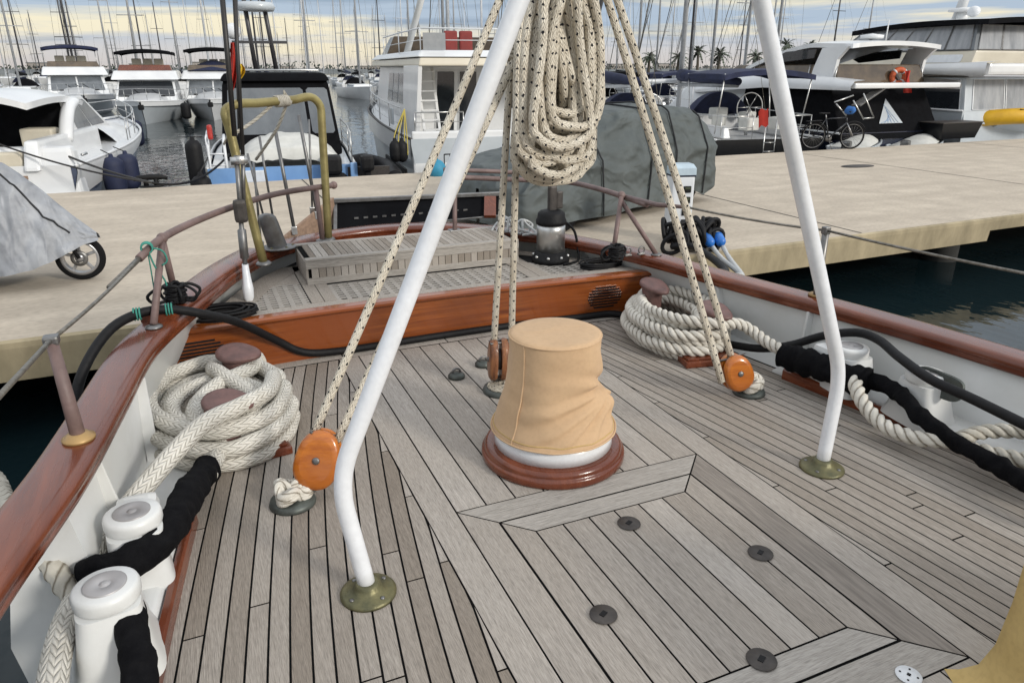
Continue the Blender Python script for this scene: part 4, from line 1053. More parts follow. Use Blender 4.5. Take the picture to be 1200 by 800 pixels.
# fairlead roller post and white paddle thing on left quarter
rp_ = on_z(326,290,.46); rl = thing('stern_bitt', 'flat grey oval bitt on a round bolted foot beside the teak step', 'bitt', (rp_.x,rp_.y,CZ))
m = MB(); m.lathe([(.002,0),(.115,0),(.115,.008),(.105,.014),(.06,.018),(.002,.018)], (rp_.x,rp_.y,CZ), 36, sy=.8); ft = m.build('foot', DULLSTEEL, rl)
for k in range(6):
    m = MB(); a = 2*PI*k/6; m.ball((rp_.x+.092*math.cos(a), rp_.y+.074*math.sin(a), CZ+.014), .009, 8, 5); m.build('bolt', BRONZE, ft)
m = MB(); rings = []
for z, w in ((.01,.062),(.08,.060),(.17,.058),(.205,.055),(.222,.044),(.228,.02)):
    rings.append([Vector((rp_.x-.05*(z/.22)+w*math.cos(a), rp_.y+.03*math.sin(a), CZ+z)) for a in [2*PI*i/24 for i in range(24)]])
m.loft(rings); m.build('bitt_body', DULLSTEEL, rl)
# brass hoop at the gangway gap
hp = thing('gangway_hoop', 'upside-down U of weathered yellow brass tube with rope tied round its top, at the gangway', 'hoop rail', (.53,4.72,CZ))
L0, L1, R1, R0 = on_z(309,309,.46), on_y(266,140,4.5), on_y(374,118,4.97), on_z(385,281,.46)
lu, ru = on_y(263,122,4.5), on_y(371,110,4.97)
pts = [L0, on_y(268,148,4.5)]
c1 = spline([on_y(268,148,4.5), on_y(264,130,4.51), on_y(279,122,4.58), on_y(300,121,4.66)], .02)
c2 = spline([on_y(345,117,4.86), on_y(364,114,4.94), on_y(375,124,4.97), on_y(377,142,4.97)], .02)
m = MB(); m.tube(line(pts[0], pts[1], 6)[:-1]+c1+c2+line(c2[-1], R0, 6)[1:], .0255, 14); m.build('tube', BRASS, hp)
for b in (L0, R0):
    m = MB(); m.lathe([(.002,0),(.046,0),(.046,.012),(.032,.024),(.002,.024)], (b.x,b.y,.453), 24); m.build('foot', DULLSTEEL, hp)
m = MB(); cc = on_y(330,118.5,4.80)
ax = (on_y(345,117,4.86)-on_y(300,121,4.66)).normalized(); sx = ax.cross(Vector((0,0,1))).normalized(); up_ = sx.cross(ax)
m.tube([cc+ax*(.10*(i/120)-.05)+(sx*math.cos(a)+up_*math.sin(a))*.030 for i, a in enumerate([2*PI*9*i/120 for i in range(121)])], .0065, 6)
e1, e2 = cc-ax*.05, cc+ax*.05
m.tube(spline([e1, on_y(300,140,4.66), on_y(276,156,4.5)], .04), .010, 8); m.tube(spline([on_y(276,156,4.5), on_y(266,160,4.5), on_y(262,170,4.5)], .03), .006, 8)
m.tube(spline([e2, on_y(325,150,4.9), on_y(300,187,5.1)], .05), .010, 8)
m.tube([cc+ax*(.03)+up_*.03, cc+ax*.03+up_*.055, cc+ax*.045+up_*.03], .008, 8)
solo(m, 'lashing_rope', ROPEG, 'white rope tied round the top of the brass hoop and led down to the gangway', 'rope')
# gangway with stanchions
gw = thing('gangway', 'folding gangway of wooden panels with thin grey stanchions, laid from the stern towards the quay', 'gangway', (1.0,6.0,0))
m = MB()
a0, a1, a2, a3 = on_y(330,300,5.35), on_y(390,262,5.9), on_y(387,232,5.9), on_y(325,282,5.35)
m.loft([[p+o for p in (a0, a1, a2, a3)] for o in (Vector((0,0,0)), Vector((.03,.01,0)))], smooth=False); m.build('side_panel', GANGWAYWOOD, gw)
m = MB(); m.loft([[p+Vector((0,0,dz))+o for p, dz in ((a0,-.06),(a1,-.05),(a1,-.003),(a0,-.003))] for o in (Vector((-.01,-.01,0)), Vector((.05,.01,0)))], smooth=False); m.build('side_beam', DARKPLATE, gw)
f0, f1, f2, f3 = on_y(393,270,5.75), on_y(585,252,5.55), on_y(585,228,5.75), on_y(393,236,5.95)
m = MB(); m.loft([[f0, f1, f2, f3], [p+Vector((0,.04,0)) for p in (f0,f1,f2,f3)]], smooth=False); fr = m.build('folded_panel', BLACKCANVAS, gw)
m = MB()
for k in range(13):
    c_ = f3.lerp(f2, .12+.055*k).lerp(f0.lerp(f1, .12+.055*k), .62)+Vector((0,-.015,0)); m.box(c_, (.035,.01,.014))
m.build('panel_slots', DULLSTEEL, fr)
m = MB()
for p, q_, w in ((f3+Vector((-.02,-.02,.01)), f2+Vector((.02,-.02,.01)), .045), (f0+Vector((-.02,-.02,0)), f1+Vector((.02,-.02,0)), .02), (f0, f3, .03)): m.bar(p, q_, w, w*.7, bev=.004)
m.build('panel_frame', DULLSTEEL, fr)
m = MB(); m.bar(f0+Vector((0,-.25,-.08)), f1+Vector((0,-.25,-.06)), .16, .06, bev=.01); m.build('lower_section', DARKPLATE, gw)
m = MB(); m.bar(f0+Vector((.55,-.26,-.04)), f0+Vector((.57,-.30,-.09)), .02, .01); m.bar(f0+Vector((.85,-.26,-.035)), f0+Vector((.87,-.30,-.085)), .02, .01); m.build('white_ties', WHITECLOTH, gw)
m = MB(); m.bar(f2+Vector((-.10,-.04,-.01)), f1+Vector((-.10,-.04,0)), .10, .03, bev=.004); m.build('red_end', MAHOG, gw)
for (u0, v0, u1, v1, y) in ((345,270,323,155,5.45),(372,252,350,135,5.7),(321,262,304,160,5.3),(306,287,297,190,5.2),(313,270,290,180,5.6),(366,247,362,140,5.9)):
    m = MB(); m.tube([on_y(u0,v0,y), on_y(u1,v1,y)], .013 if u0 in (345,372) else .008, 8); stc = m.build('stanchion', DULLSTEEL, gw)
    m = MB(); m.box(on_y(u0,v0,y), (.04,.03,.06), bev=.006); m.build('socket', STEEL, stc)
# ensign on its staff
fs = thing('ensign', 'furled red and yellow flag hanging against the left backstay', 'flag', (.30,4.55,1.2))
m = MB(); m.tube([on_y(281,160,4.55), on_y(275,-40,4.6)], .011, 8); m.build('staff', MASTD, fs)
def flagpart(cols, mat, nm):
    m = MB(); rows = []
    for i in range(13):
        f = i/12; v = cols[0]+(cols[1]-cols[0])*f; row = []
        for k in range(9):
            g = k/8; w = cols[3]*(math.sin(PI*(.12+.88*f))**.6); u = cols[2]+w*(g-.5)+2*math.sin(f*4)
            row.append(on_y(u, v, 4.53+.035*math.sin(g*9+f*3)))
        rows.append(row)
    m.grid(rows); m.build(nm, mat, fs)
flagpart((50,112,272.5,9), FLAGR, 'red_cloth'); flagpart((75,95,281,9), FLAGY, 'yellow_cloth')
# ================================================================== SETTING: WATER, QUAY, FAR SHORE
WZ, QZ = -1.5, -.6
m = MB(); m.poly([(-1500,-60,WZ),(2200,-60,WZ),(2200,2600,WZ),(-1500,2600,WZ)])
wm = bpy.data.materials.new('harbour_water'); wm.use_nodes = True
nt = wm.node_tree; b = nt.nodes['Principled BSDF']; b.inputs['Base Color'].default_value = (.006,.014,.017,1); b.inputs['Roughness'].default_value = .05; b.inputs['IOR'].default_value = 1.33
tc = nt.nodes.new('ShaderNodeTexCoord'); hgt = None
for sc, st, amt in ((1.1,(1,.55,1),1.0),(3.1,(1,.6,1),.45),(.35,(1,.5,1),1.4)):
    mp = nt.nodes.new('ShaderNodeMapping'); mp.inputs['Scale'].default_value = st; nz = nt.nodes.new('ShaderNodeTexNoise'); nz.inputs['Scale'].default_value = sc; nz.inputs['Detail'].default_value = 3
    nt.links.new(tc.outputs['Object'], mp.inputs['Vector']); nt.links.new(mp.outputs[0], nz.inputs['Vector'])
    ml = nt.nodes.new('ShaderNodeMath'); ml.operation = 'MULTIPLY'; ml.inputs[1].default_value = amt; nt.links.new(nz.outputs['Fac'], ml.inputs[0])
    if hgt is None: hgt = ml.outputs[0]
    else:
        ad = nt.nodes.new('ShaderNodeMath'); nt.links.new(hgt, ad.inputs[0]); nt.links.new(ml.outputs[0], ad.inputs[1]); hgt = ad.outputs[0]
bp_ = nt.nodes.new('ShaderNodeBump'); bp_.inputs['Strength'].default_value = .11; bp_.inputs['Distance'].default_value = .22
nt.links.new(hgt, bp_.inputs['Height']); nt.links.new(bp_.outputs['Normal'], b.inputs['Normal'])
tag(m.build('water', wm, None, (0,0,WZ)), kind='structure')
# quay: slab on piles over a void kept dark by an added block
def qf(x): return 6.93+.02*x
QB = 15.55
m = MB(); XS = [-120,-60,-30,-12,-6,-3,-1,0,1,2,3,5,7,9,11.15]
m.prism([(x, qf(x)) for x in XS]+[(90,qf(90)),(90,QB),(-120,QB)], QZ-.21, QZ)
q1 = tag(m.build('quay', CONC, None, (0,11,QZ)), kind='structure')
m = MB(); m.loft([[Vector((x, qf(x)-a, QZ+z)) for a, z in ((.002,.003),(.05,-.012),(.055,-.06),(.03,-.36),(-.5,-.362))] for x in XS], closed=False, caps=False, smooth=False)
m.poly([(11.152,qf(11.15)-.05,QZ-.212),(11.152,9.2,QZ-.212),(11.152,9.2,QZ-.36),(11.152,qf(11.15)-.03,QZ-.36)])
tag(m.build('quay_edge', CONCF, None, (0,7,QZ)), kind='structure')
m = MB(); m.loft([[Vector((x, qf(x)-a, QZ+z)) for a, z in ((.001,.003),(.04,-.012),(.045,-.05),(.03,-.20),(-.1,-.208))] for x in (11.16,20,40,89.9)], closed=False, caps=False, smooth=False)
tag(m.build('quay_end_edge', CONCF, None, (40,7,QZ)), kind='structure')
m = MB(); m.box((-10,12.2,-1.6), (220,5.6,1.37)); tag(m.build('quay_light_blocker', CONCD, None, (-10,12.2,-2.5)), kind='structure')  # added dark block, stops light reaching under the slab from the back
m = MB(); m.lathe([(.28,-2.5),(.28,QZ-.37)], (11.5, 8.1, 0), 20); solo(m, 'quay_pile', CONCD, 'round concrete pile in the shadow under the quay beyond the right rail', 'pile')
# expansion joints cut across the quay
for x in (-4.6, 2.0, 8.4, 15.0, 22.0):
    m = MB(); m.poly([(x,qf(x)+.02,QZ+.004),(x+.025,qf(x)+.02,QZ+.004),(x+.025,QB-.02,QZ+.004),(x,QB-.02,QZ+.004)]); tag(m.build('quay_joint', CONCD, None, (x,11,QZ+.004)), kind='structure')
# stain patch / inspection cover on the quay
p = on_z(1005,195,QZ); m = MB(); m.lathe([(.01,0),(.42,0),(.42,.006),(.01,.006)], (p.x,p.y,QZ+.004), 30, sx=1.1, sy=.55)
solo(m, 'inspection_cover', DARKPLATE, 'dark oval inspection cover lying in the quay surface on the right', 'cover plate')
def where(x, y):
    f = x*math.sin(YAW)+y*math.cos(YAW); u = 600+F_PX*(x*math.cos(YAW)-y*math.sin(YAW))/(f*math.cos(PITCH))
    for lim, txt in ((45,'over the sport cruiser roof'),(130,'over the leftmost flybridge yacht'),(215,'over the middle flybridge yacht'),(270,'left of the furled flag'),(345,'left of the blue boat canopy'),(425,'right of the blue boat canopy'),(520,'left of the left tube leg'),(620,'behind the trawler yacht'),(790,'near the thick white mast'),(930,'by the palms'),(1040,'left of the big motor yachts')):
        if u < lim: return txt
    return 'behind the big motor yachts'
# far shore
m = MB(); rows = []; r = random.Random(5)
for yy, top in ((520,0),(530,1),(700,1)):
    rows.append([Vector((-500+12*k, yy, WZ-.2 if not top else WZ+2.4+1.0*noise.noise(Vector((k*.21,yy*.01,0))))) for k in range(130)])
m.grid(rows); tag(m.build('far_shore', LANDM, None, (0,520,WZ)), kind='structure')
# distant trees as one mass: many small leaf clumps
m = MB(); r = random.Random(8)
for k in range(5200):
    x = r.uniform(-420, 760); env = 2.0+2.2*max(0, noise.noise(Vector((x*.02, 0, 4))))+1.3*noise.noise(Vector((x*.11,2,4)))
    z = WZ+1.6+r.random()**1.3*max(.6, env*1.6); y = 532+r.uniform(0,26); s = r.uniform(.5,1.3); c = Vector((x,y,z))
    a = Vector((r.uniform(-1,1),r.uniform(-1,1),r.uniform(-1,1))).normalized(); bb = a.orthogonal().normalized(); cc_ = a.cross(bb)
    m.add([c+bb*s, c+cc_*s*.7, c-bb*s, c-cc_*s*.6], [[0,1,2,3]], tint=r.random())
tag(m.build('far_treeline', TREEG, None, (0,532,WZ)), label=None, kind='stuff')
for k in range(11):
    x = -80+k*52+r.uniform(-12,12); h = r.uniform(3,6); w = r.uniform(10,22)
    t = thing('harbour_building', 'low pale harbour building on the distant shore, '+where(x, 545), 'building', (x,545,WZ+1), 'harbour buildings on the far shore')
    m = MB(); m.box((x,545,WZ+1+h/2), (w,8,h)); m.build('wall', BUILDM, t)
    m = MB(); m.box((x,545,WZ+1+h+.2), (w+.6,8.6,.4)); m.build('roof', LANDM, t)
    m = MB()
    for i in range(int(w/2.2)): m.box((x-w/2+1.2+i*2.2, 540.98, WZ+1+h*.55), (1.1,.06,1.3))
    m.build('windows', GLASS, t)
# palms on the shore
def palm(x, y, h, s, seed, label):
    r = random.Random(seed); t = thing('palm_tree', label, 'palm tree', (x,y,WZ+2), 'palms on the far shore')
    m = MB(); lean = r.uniform(-.3,.3); P = [Vector((x+lean*h*.2*f*f, y, WZ+1+h*f)) for f in [i/6 for i in range(7)]]
    m.tube(P, .30*s, 8, rf=lambda f: 1.15-.35*f); m.build('trunk', PALMT, t)
    m = MB(); top = P[-1]
    for k in range(26):
        a = r.uniform(0,2*PI); el = r.uniform(-.5,1.25); L = s*r.uniform(2.4,3.4)
        pts = []
        for i in range(7):
            f = i/6; pts.append(top+Vector((math.cos(a)*math.cos(el)*L*f, math.sin(a)*math.cos(el)*L*f, math.sin(el)*L*f-1.5*s*f*f)))
        sd = Vector((-math.sin(a), math.cos(a), 0))
        for i in range(6):
            p0, p1 = pts[i], pts[i+1]; w = .42*s*(1-(i/6.5)**2)
            for q in (-1,1):
                m.add([p0, p1, (p0+p1)/2+sd*q*w+Vector((0,0,-.35*s*w)), p0+sd*q*w*.9+Vector((0,0,-.3*s*w))], [[0,1,2,3]], tint=r.random())
    m.build('crown', PALMG, t)
for k, (u, v, D, lab) in enumerate(((795,66,210,'short palm just right of the thick white mast'),(819,60,190,'taller full palm, second from the white mast'),(843,63,205,'palm with a ragged crown beside the second palm'),(885,66,220,'small palm partly behind rigging, left of the right white tube leg'),(921,52,200,'palm just right of the right white tube leg'),(950,54,195,'twin-looking palm standing alone against the yellow sky on the right'),(761,66,230,'faint palm left of the thick white mast'))):
    tp = on_y(u, v, D); palm(tp.x, D, tp.z-WZ-1, 1.45*D/200, 20+k, lab)

# ================================================================== ON THE QUAY
# covered car
def covered_car():
    A, B = Vector((3.90,8.52,QZ)), Vector((8.33,10.15,QZ))     # near side, front to rear
    ax = (B-A).normalized(); sd = Vector((-ax.y, ax.x, 0)); L = (B-A).length; W = 1.86
    t = thing('covered_car', 'car hidden under a tight grey-green cover with dark straps, parked on the quay', 'car', (A+B)/2+sd*W/2)
    def top(s):
        pts = [(0,.66),(.04,.86),(.15,.98),(.27,1.05),(.41,1.50),(.48,1.57),(.70,1.60),(.87,1.55),(.95,1.38),(1.0,1.15)]
        for a, b in zip(pts[:-1], pts[1:]):
            if a[0] <= s <= b[0]: f = (s-a[0])/(b[0]-a[0]); f = f*f*(3-2*f)*.5+f*.5; return a[1]+(b[1]-a[1])*f
        return pts[-1][1]
    ns, nk = 170, 84; rows = []
    def pt(s, k, rough=1.0):
        h = top(s); hem = .13+.05*noise.noise(Vector((s*7,1,1)))+(.18*max(0, 1-abs(s-.80)/.10) if True else 0)+(.12*max(0,(s-.9)/.1))
        g = k/nk                                       # 0 near hem .. 1 far hem over the roof
        # end rounding
        e = min(1, min(s, 1-s)/.05); wid = W*(.90+.10*math.sqrt(e))
        roofw = wid*(.97 if h < 1.0 else .97-.20*min(1,(h-1.0)/.45))
        belt = min(h-.04, .90)
        prof = [(0,hem),(0,.55*1),(.0+.01,belt),((wid-roofw)/2+.03,h-.10),((wid-roofw)/2+.16,h-.015),(wid/2,h+.02)]
        gg = g if g <= .5 else 1-g
        f = gg/.5*5; i = min(4, int(f)); u = f-i
        p, q = prof[i], prof[i+1]
        x = p[0]+(q[0]-p[0])*u; z = p[1]+(q[1]-p[1])*u
        x += (W-wid)/2
        y = x if g <= .5 else W-x
        # wrinkles: long drapes, drawn diagonally
        n1 = noise.noise(Vector((s*13+z*1.0, z*2.2, y*1.2))); n2 = noise.noise(Vector((s*5-z*1.4, z*11+s*6, y*2+7)))
        fold = math.sin(z*13+s*16+3*n1)*max(0, n2+.25)
        n3 = noise.noise(Vector((s*5+z*2.2, z*12-s*6, 4.4))); rid = max(0, .22-abs(n3))/.22
        amp = .040 if .1 < gg < .42 else .016
        d = amp*n1+.018*fold*min(1, gg*7)+(.012*rid if gg < .42 else .002*rid)
        d *= rough
        yy = y-d if g <= .5 else y+d
        return A+ax*(s*L)+sd*yy+Vector((0,0,z+(d*.8 if gg > .38 else 0)))
    for i in range(ns+1): rows.append([pt(i/ns, k) for k in range(nk+1)])
    for end in (0, 1):
        c = sum(rows[0 if end == 0 else -1], Vector())/(nk+1); R0 = rows[0] if end == 0 else rows[-1]
        extra = []
        for f in (.5, 1.0): extra.append([p.lerp(Vector((c.x,c.y,p.z*.0+min(p.z, QZ+top(float(end))*.9))), f*.96)+ax*(-1 if end == 0 else 1)*.03*f for p in R0])
        if end == 0: rows = extra[::-1]+rows
        else: rows = rows+extra
    m = MB(); m.grid(rows); cvr = m.build('fabric_cover', CARCOVER, t)
    for s in (.335,.56,.70,.885):
        m = MB(); P = [pt(s+.02*math.sin(k/nk*PI)*(-1 if s < .5 else 1), k, .35)+Vector((0,0,.016))-sd*(.026 if k < nk/2 else -.026) for k in range(nk+1)]
        m.tube(P, .014, 6); m.build('strap', SEAM, cvr)
    for s in (.17,.80):
        for side in (0, 1):
            c = A+ax*(s*L)+sd*(.12 if side == 0 else W-.12)+Vector((0,0,.33)); M = Matrix((ax, Vector((0,0,1)), sd)).transposed().to_4x4()
            m = MB(); m.lathe([(.19,-.10),(.30,-.10),(.33,-.07),(.33,.07),(.30,.10),(.19,.10)], c, 30, M=M); w = m.build('wheel', TYRE, t)
            m = MB(); m.lathe([(.01,-.085),(.05,-.085),(.19,-.07),(.19,.07),(.01,.07)], c, 20, M=M); m.build('rim', ALLOY, w)
    m = MB(); c = (A+B)/2+sd*W/2; rz = math.atan2(ax.y, ax.x); m.box((c.x,c.y,QZ+.30), (L*.90,W*.80,.20), rz=rz, bev=.05); m.build('underbody', BLACKR, t)
covered_car()
# scooter under a silver cover
def scooter():
    F = on_z(100,327,QZ); ax = Vector((-1,.10,0)).normalized()     # towards its rear
    sd = Vector((ax.y,-ax.x,0)); hub = F+Vector((0,0,.245))
    t = thing('covered_scooter', 'motor scooter under a crumpled silver cover with one wheel showing, on the quay at left', 'scooter', F)
    M = Matrix((ax, Vector((0,0,1)), ax.cross(Vector((0,0,1))))).transposed().to_4x4()
    m = MB(); m.lathe([(.185,-.04),(.185,-.04),(.222,-.045),(.240,-.028),(.245,0),(.240,.028),(.222,.045),(.185,.04),(.185,-.04)], hub, 40, M=M, caps=False); w = m.build('wheel', TYRE, t)
    m = MB(); m.lathe([(.160,-.035),(.188,-.042),(.188,.042),(.160,.035),(.160,-.035)], hub, 40, M=M, caps=False); m.lathe([(.005,-.05),(.045,-.05),(.05,.05),(.005,.05)], hub, 18, M=M)
    for k in range(5):
        a = 2*PI*k/5+.3; d = M @ Vector((math.cos(a),math.sin(a),0)); m.bar(hub+d*.03, hub+d*.168, .032, .03, bev=.006, up=ax.cross(Vector((0,0,1))))
    m.build('rim', ALLOY, w)
    m = MB(); dd = M @ Vector((0,0,-.06)); m.lathe([(.05,0),(.085,0),(.085,.006),(.05,.006),(.05,0)], hub+dd, 30, M=M, caps=False); m.build('brake_disc', DULLSTEEL, w)
    m = MB(); m.tube([hub-dd, hub+Vector((0,0,.34))+ax*.14-dd*.6], .02, 8); m.tube([hub+dd, hub+Vector((0,0,.34))+ax*.14+dd*.6], .02, 8); m.build('fork', BLACKR, t)
    # drape: rows across (near hem - ridge - far hem) for stations along the length
    st = [(-.20,.50,.43,.05),(-.12,.58,.42,.12),(.05,.76,.36,.22),(.20,.95,.29,.30),(.36,1.12,.24,.36),(.50,1.26,.21,.39),(.60,1.29,.20,.40),(.72,1.24,.19,.40),(.95,1.13,.18,.38),(1.2,1.02,.18,.36),(1.6,.98,.20,.34),(1.9,.82,.25,.28),(2.05,.5,.3,.15)]
    rows = []; nn = 80; kk = 34
    for i in range(nn+1):
        s = st[0][0]+(st[-1][0]-st[0][0])*i/nn
        for a, b in zip(st[:-1], st[1:]):
            if a[0] <= s <= b[0]: f = (s-a[0])/(b[0]-a[0]); top, hem, wd = [a[j]+(b[j]-a[j])*f for j in (1,2,3)]; break
        row = []
        for k in range(kk+1):
            g = k/kk*2-1; ag = abs(g)
            y = math.copysign(wd*ag**.75, g) ; z = top-(top-hem)*ag**1.35
            pl = math.sin(s*13+ag*7)*.022*ag+.05*ag*noise.noise(Vector((s*4+ag*1.5, ag*2, g*1.5)))+.02*noise.noise(Vector((s*14, ag*9, g*3)))
            row.append(F+ax*(s-.02*ag)+sd*(y+math.copysign(pl, g))+Vector((0,0,z+.010*noise.noise(Vector((s*9,ag*8,0))))))
        rows.append(row)
    m = MB(); m.grid(rows); c = m.build('silver_cover', SILVER, t)
    m = MB(); P = []
    for i in range(14):
        f = i/13; P.append(rows[int(f*30)+2+int(6*(1-f))][int(kk*(.20+.30*f))]+Vector((0,0,.006))-sd*.0)
    m.tube(P[::-1], .010, 6); m.build('seam', SEAM, c)
    m = MB(); r2 = F+ax*1.5+Vector((0,0,.29)); m.lathe([(.02,-.05),(.262,-.05),(.29,0),(.262,.05),(.02,.05)], r2, 34, M=M); m.build('wheel', TYRE, t)
scooter()
# bicycle
def bicycle():
    p0, p1 = on_z(951,175,QZ), on_z(996,178,QZ)
    A = Vector((p0.x,p0.y,QZ)); ax = (p1-p0); ax.z = 0; L = ax.length; ax.normalize(); ax = Vector((math.cos(-.35),math.sin(-.35),0)); k = 1.0
    sd = Vector((-ax.y,ax.x,0)); U = Vector((0,0,1)); s = .36/.34
    t = thing('bicycle', 'black and grey bicycle standing on its kickstand at the far edge of the quay', 'bicycle', A)
    M = Matrix((ax, U, ax.cross(U))).transposed().to_4x4(); rw = A+U*.36; fw = rw+ax*1.12
    for c in (rw, fw):
        m = MB(); m.tube([c+(ax*math.cos(a)+U*math.sin(a))*.34 for a in [2*PI*i/40 for i in range(40)]], .022, 8, closed=True); w = m.build('wheel', TYRE, t)
        m = MB(); m.tube([c+(ax*math.cos(a)+U*math.sin(a))*.315 for a in [2*PI*i/40 for i in range(40)]], .010, 6, closed=True)
        for i in range(18): a = 2*PI*i/18; m.tube([c, c+(ax*math.cos(a)+U*math.sin(a))*.31], .0025, 4)
        m.build('rim', DULLSTEEL, w)
        m = MB(); m.tube([c+(ax*math.cos(a)+U*math.sin(a))*.39 for a in [PI*.15+PI*.8*i/16 for i in range(17)]], .014, 6); m.build('mudguard', BLACKR, t)
    bb = rw+ax*.44-U*.06; sc = rw+ax*.30+U*.46; hd = fw-ax*.24+U*.50; hb = hd-U*.14+ax*.03
    m = MB()
    for a, b, r in ((bb,sc,.018),(sc,hd,.016),(bb,hb,.022),(rw,bb,.012),(rw,sc,.011),(hd,hb,.02)): m.tube([a,b], r, 8)
    m.build('frame', BIKEP, t)
    m = MB(); m.tube([hb, fw+sd*.05], .014, 8); m.tube([hb, fw-sd*.05], .014, 8); m.build('fork', ALLOY, t)
    m = MB(); m.tube([sc, sc+U*.12-ax*.03], .014, 8); m.build('seat_post', ALLOY, t)
    m = MB(); q = sc+U*.15-ax*.05; m.loft([[q+ax*x+sd*w*c_+U*(.02*s_) for c_, s_ in ((1,0),(.6,1),(-.6,1),(-1,0),(0,-1))] for x, w in ((-.15,.07),(-.10,.09),(0,.05),(.13,.02))]); m.build('saddle', BLACKR, t)
    m = MB(); h = hd+U*.16; m.tube([hd,h], .014, 8); m.tube(spline([h+sd*.30-ax*.08,h+sd*.2,h,h-sd*.2,h-sd*.30-ax*.08], .04), .013, 8); m.build('handlebar', BLACKR, t)
    m = MB(); m.lathe([(.02,-.006),(.10,-.006),(.10,.006),(.02,.006)], bb, 24, M=M); m.tube([bb+sd*.05,bb+sd*.07+ax*.12-U*.10], .010, 6); m.box(bb+sd*.10+ax*.12-U*.10, (.09,.06,.02)); m.build('crankset', DULLSTEEL, t)
    m = MB(); m.tube([bb-U*.02, A+ax*.52+sd*-.16], .010, 6); m.build('kickstand', DULLSTEEL, t)
    m = MB(); m.bar(rw+U*.40-ax*.25, rw+U*.42+ax*.18, .12, .015); m.tube([rw+sd*.06, rw+U*.40-ax*.1+sd*.05], .006, 6); m.build('luggage_rack', BLACKR, t)
    # blue bag held on the bars
    m = MB(); c = h+ax*.06+U*.03; m.ball(c, (.13,.16,.12), 14, 9)
    for v in m.V: v += Vector((noise.noise(v*9),noise.noise(v*9+Vector((3,0,0))),noise.noise(v*9+Vector((0,3,0)))))*.05
    solo(m, 'cloth_bag', pm('bright_blue_cloth', (.03,.14,.42), rough=.8), 'bright blue cloth bundle hanging on the bicycle handlebar', 'bag')
bicycle()
# electricity pedestal
pd = on_z(792,281,QZ); pd = Vector((pd.x,pd.y,QZ)); PH = .98
t = thing('power_pedestal', 'white electricity pedestal with four dark sockets on the quay in front of the covered car', 'power pedestal', pd)
rz = -.25; M = Matrix.Rotation(rz,4,'Z')
m = MB(); m.box(pd+Vector((0,0,PH*.44)), (.30,.24,PH*.88), rz=rz, bev=.03); m.build('body', WHITEPLASTIC, t)
m = MB(); rings = [[pd+M @ Vector((x*w,y*w2+o,z)) for x, y in ((-1,-1),(1,-1),(1,1),(-1,1))] for z, w, w2, o in ((PH*.885,.155,.125,0),(PH*.97,.155,.120,0),(PH*1.02,.13,.09,.02))]
m.loft(rings, smooth=False); m.build('cap', pm('pale_blue_cap',(.45,.55,.62),rough=.4), t)
m = MB(); m.box(pd+Vector((0,0,PH*.872)), (.306,.246,.02), rz=rz); m.build('band', NAVY, t)
for z in (.70,.56,.40,.26):
    m = MB(); m.box(pd+M @ Vector((.05,-.125,PH*z)), (.10,.022,.085), rz=rz, bev=.008); s_ = m.build('socket', BLACKR, t)
    m = MB(); m.box(pd+M @ Vector((.05,-.137,PH*z+.015)), (.07,.008,.03), rz=rz, bev=.003); m.build('socket_flap', pm('green_flap',(.04,.05,.02),rough=.5) if 'green_flap' not in MATS else MATS['green_flap'], s_)
m = MB(); m.box(pd+M @ Vector((.0,-.15,.05)), (.36,.10,.10), rz=rz, bev=.02); m.build('foot', MAHOG, t)
# cable bundle with blue plugs
cp = on_z(826,292,QZ); cp = Vector((cp.x-.25,cp.y-.02,QZ))
t = thing('power_cables', 'black heap of shore power cables with two blue plugs at the quay edge', 'power cables', cp)
m = MB(); r = random.Random(4)
for k in range(32):
    c = cp+Vector((r.uniform(-.38,.38), r.uniform(-.12,.12), .17+r.uniform(-.05,.12))); rad = r.uniform(.10,.17); n0 = Vector((r.uniform(-1,1),r.uniform(-1,1),r.uniform(-.4,.4))).normalized(); a_ = n0.orthogonal().normalized(); b_ = n0.cross(a_)
    m.tube([c+(a_*math.cos(a)+b_*math.sin(a)*.7)*rad for a in [2*PI*i/18 for i in range(18)]], .026, 7, closed=True)
m.build('cable_heap', BLACKR, t)
for k, (u0,v0,u1,v1,u2,v2) in enumerate(((822,270,843,300,872,322),(838,270,852,298,874,320))):
    a = on_z(u0,v0,QZ+.22); mid = on_z(u1,v1,QZ+.10); e = Vector((3.05+.06*k,3.55-.05*k,.30)); st_ = on_y(u1,v1,6.6); m = MB()
    P = spline([a, st_, on_y(868,321,4.9), e], .05); m.tube(P, .028, 10, kind='braid', lobes=3, pitch=.07, amp=.15); m.build('white_cable', WHITECABLE, t)
    pc = a.lerp(st_, .42); dv = (a-st_).normalized(); m = MB(); m.tube([pc-dv*.10, pc-dv*.06, pc+dv*.07, pc+dv*.12], .062, 14, rf=lambda f: .7 if f < .2 else 1); m.build('plug', BLUEPLUG, t)
m = MB(); m.tube(spline([cp+Vector((-.35,-.1,.12)), on_y(815,290,6.7), on_y(850,318,5.4), Vector((2.9,3.9,.28))], .05), .04, 10); m.build('black_cable', BLACKR, t)
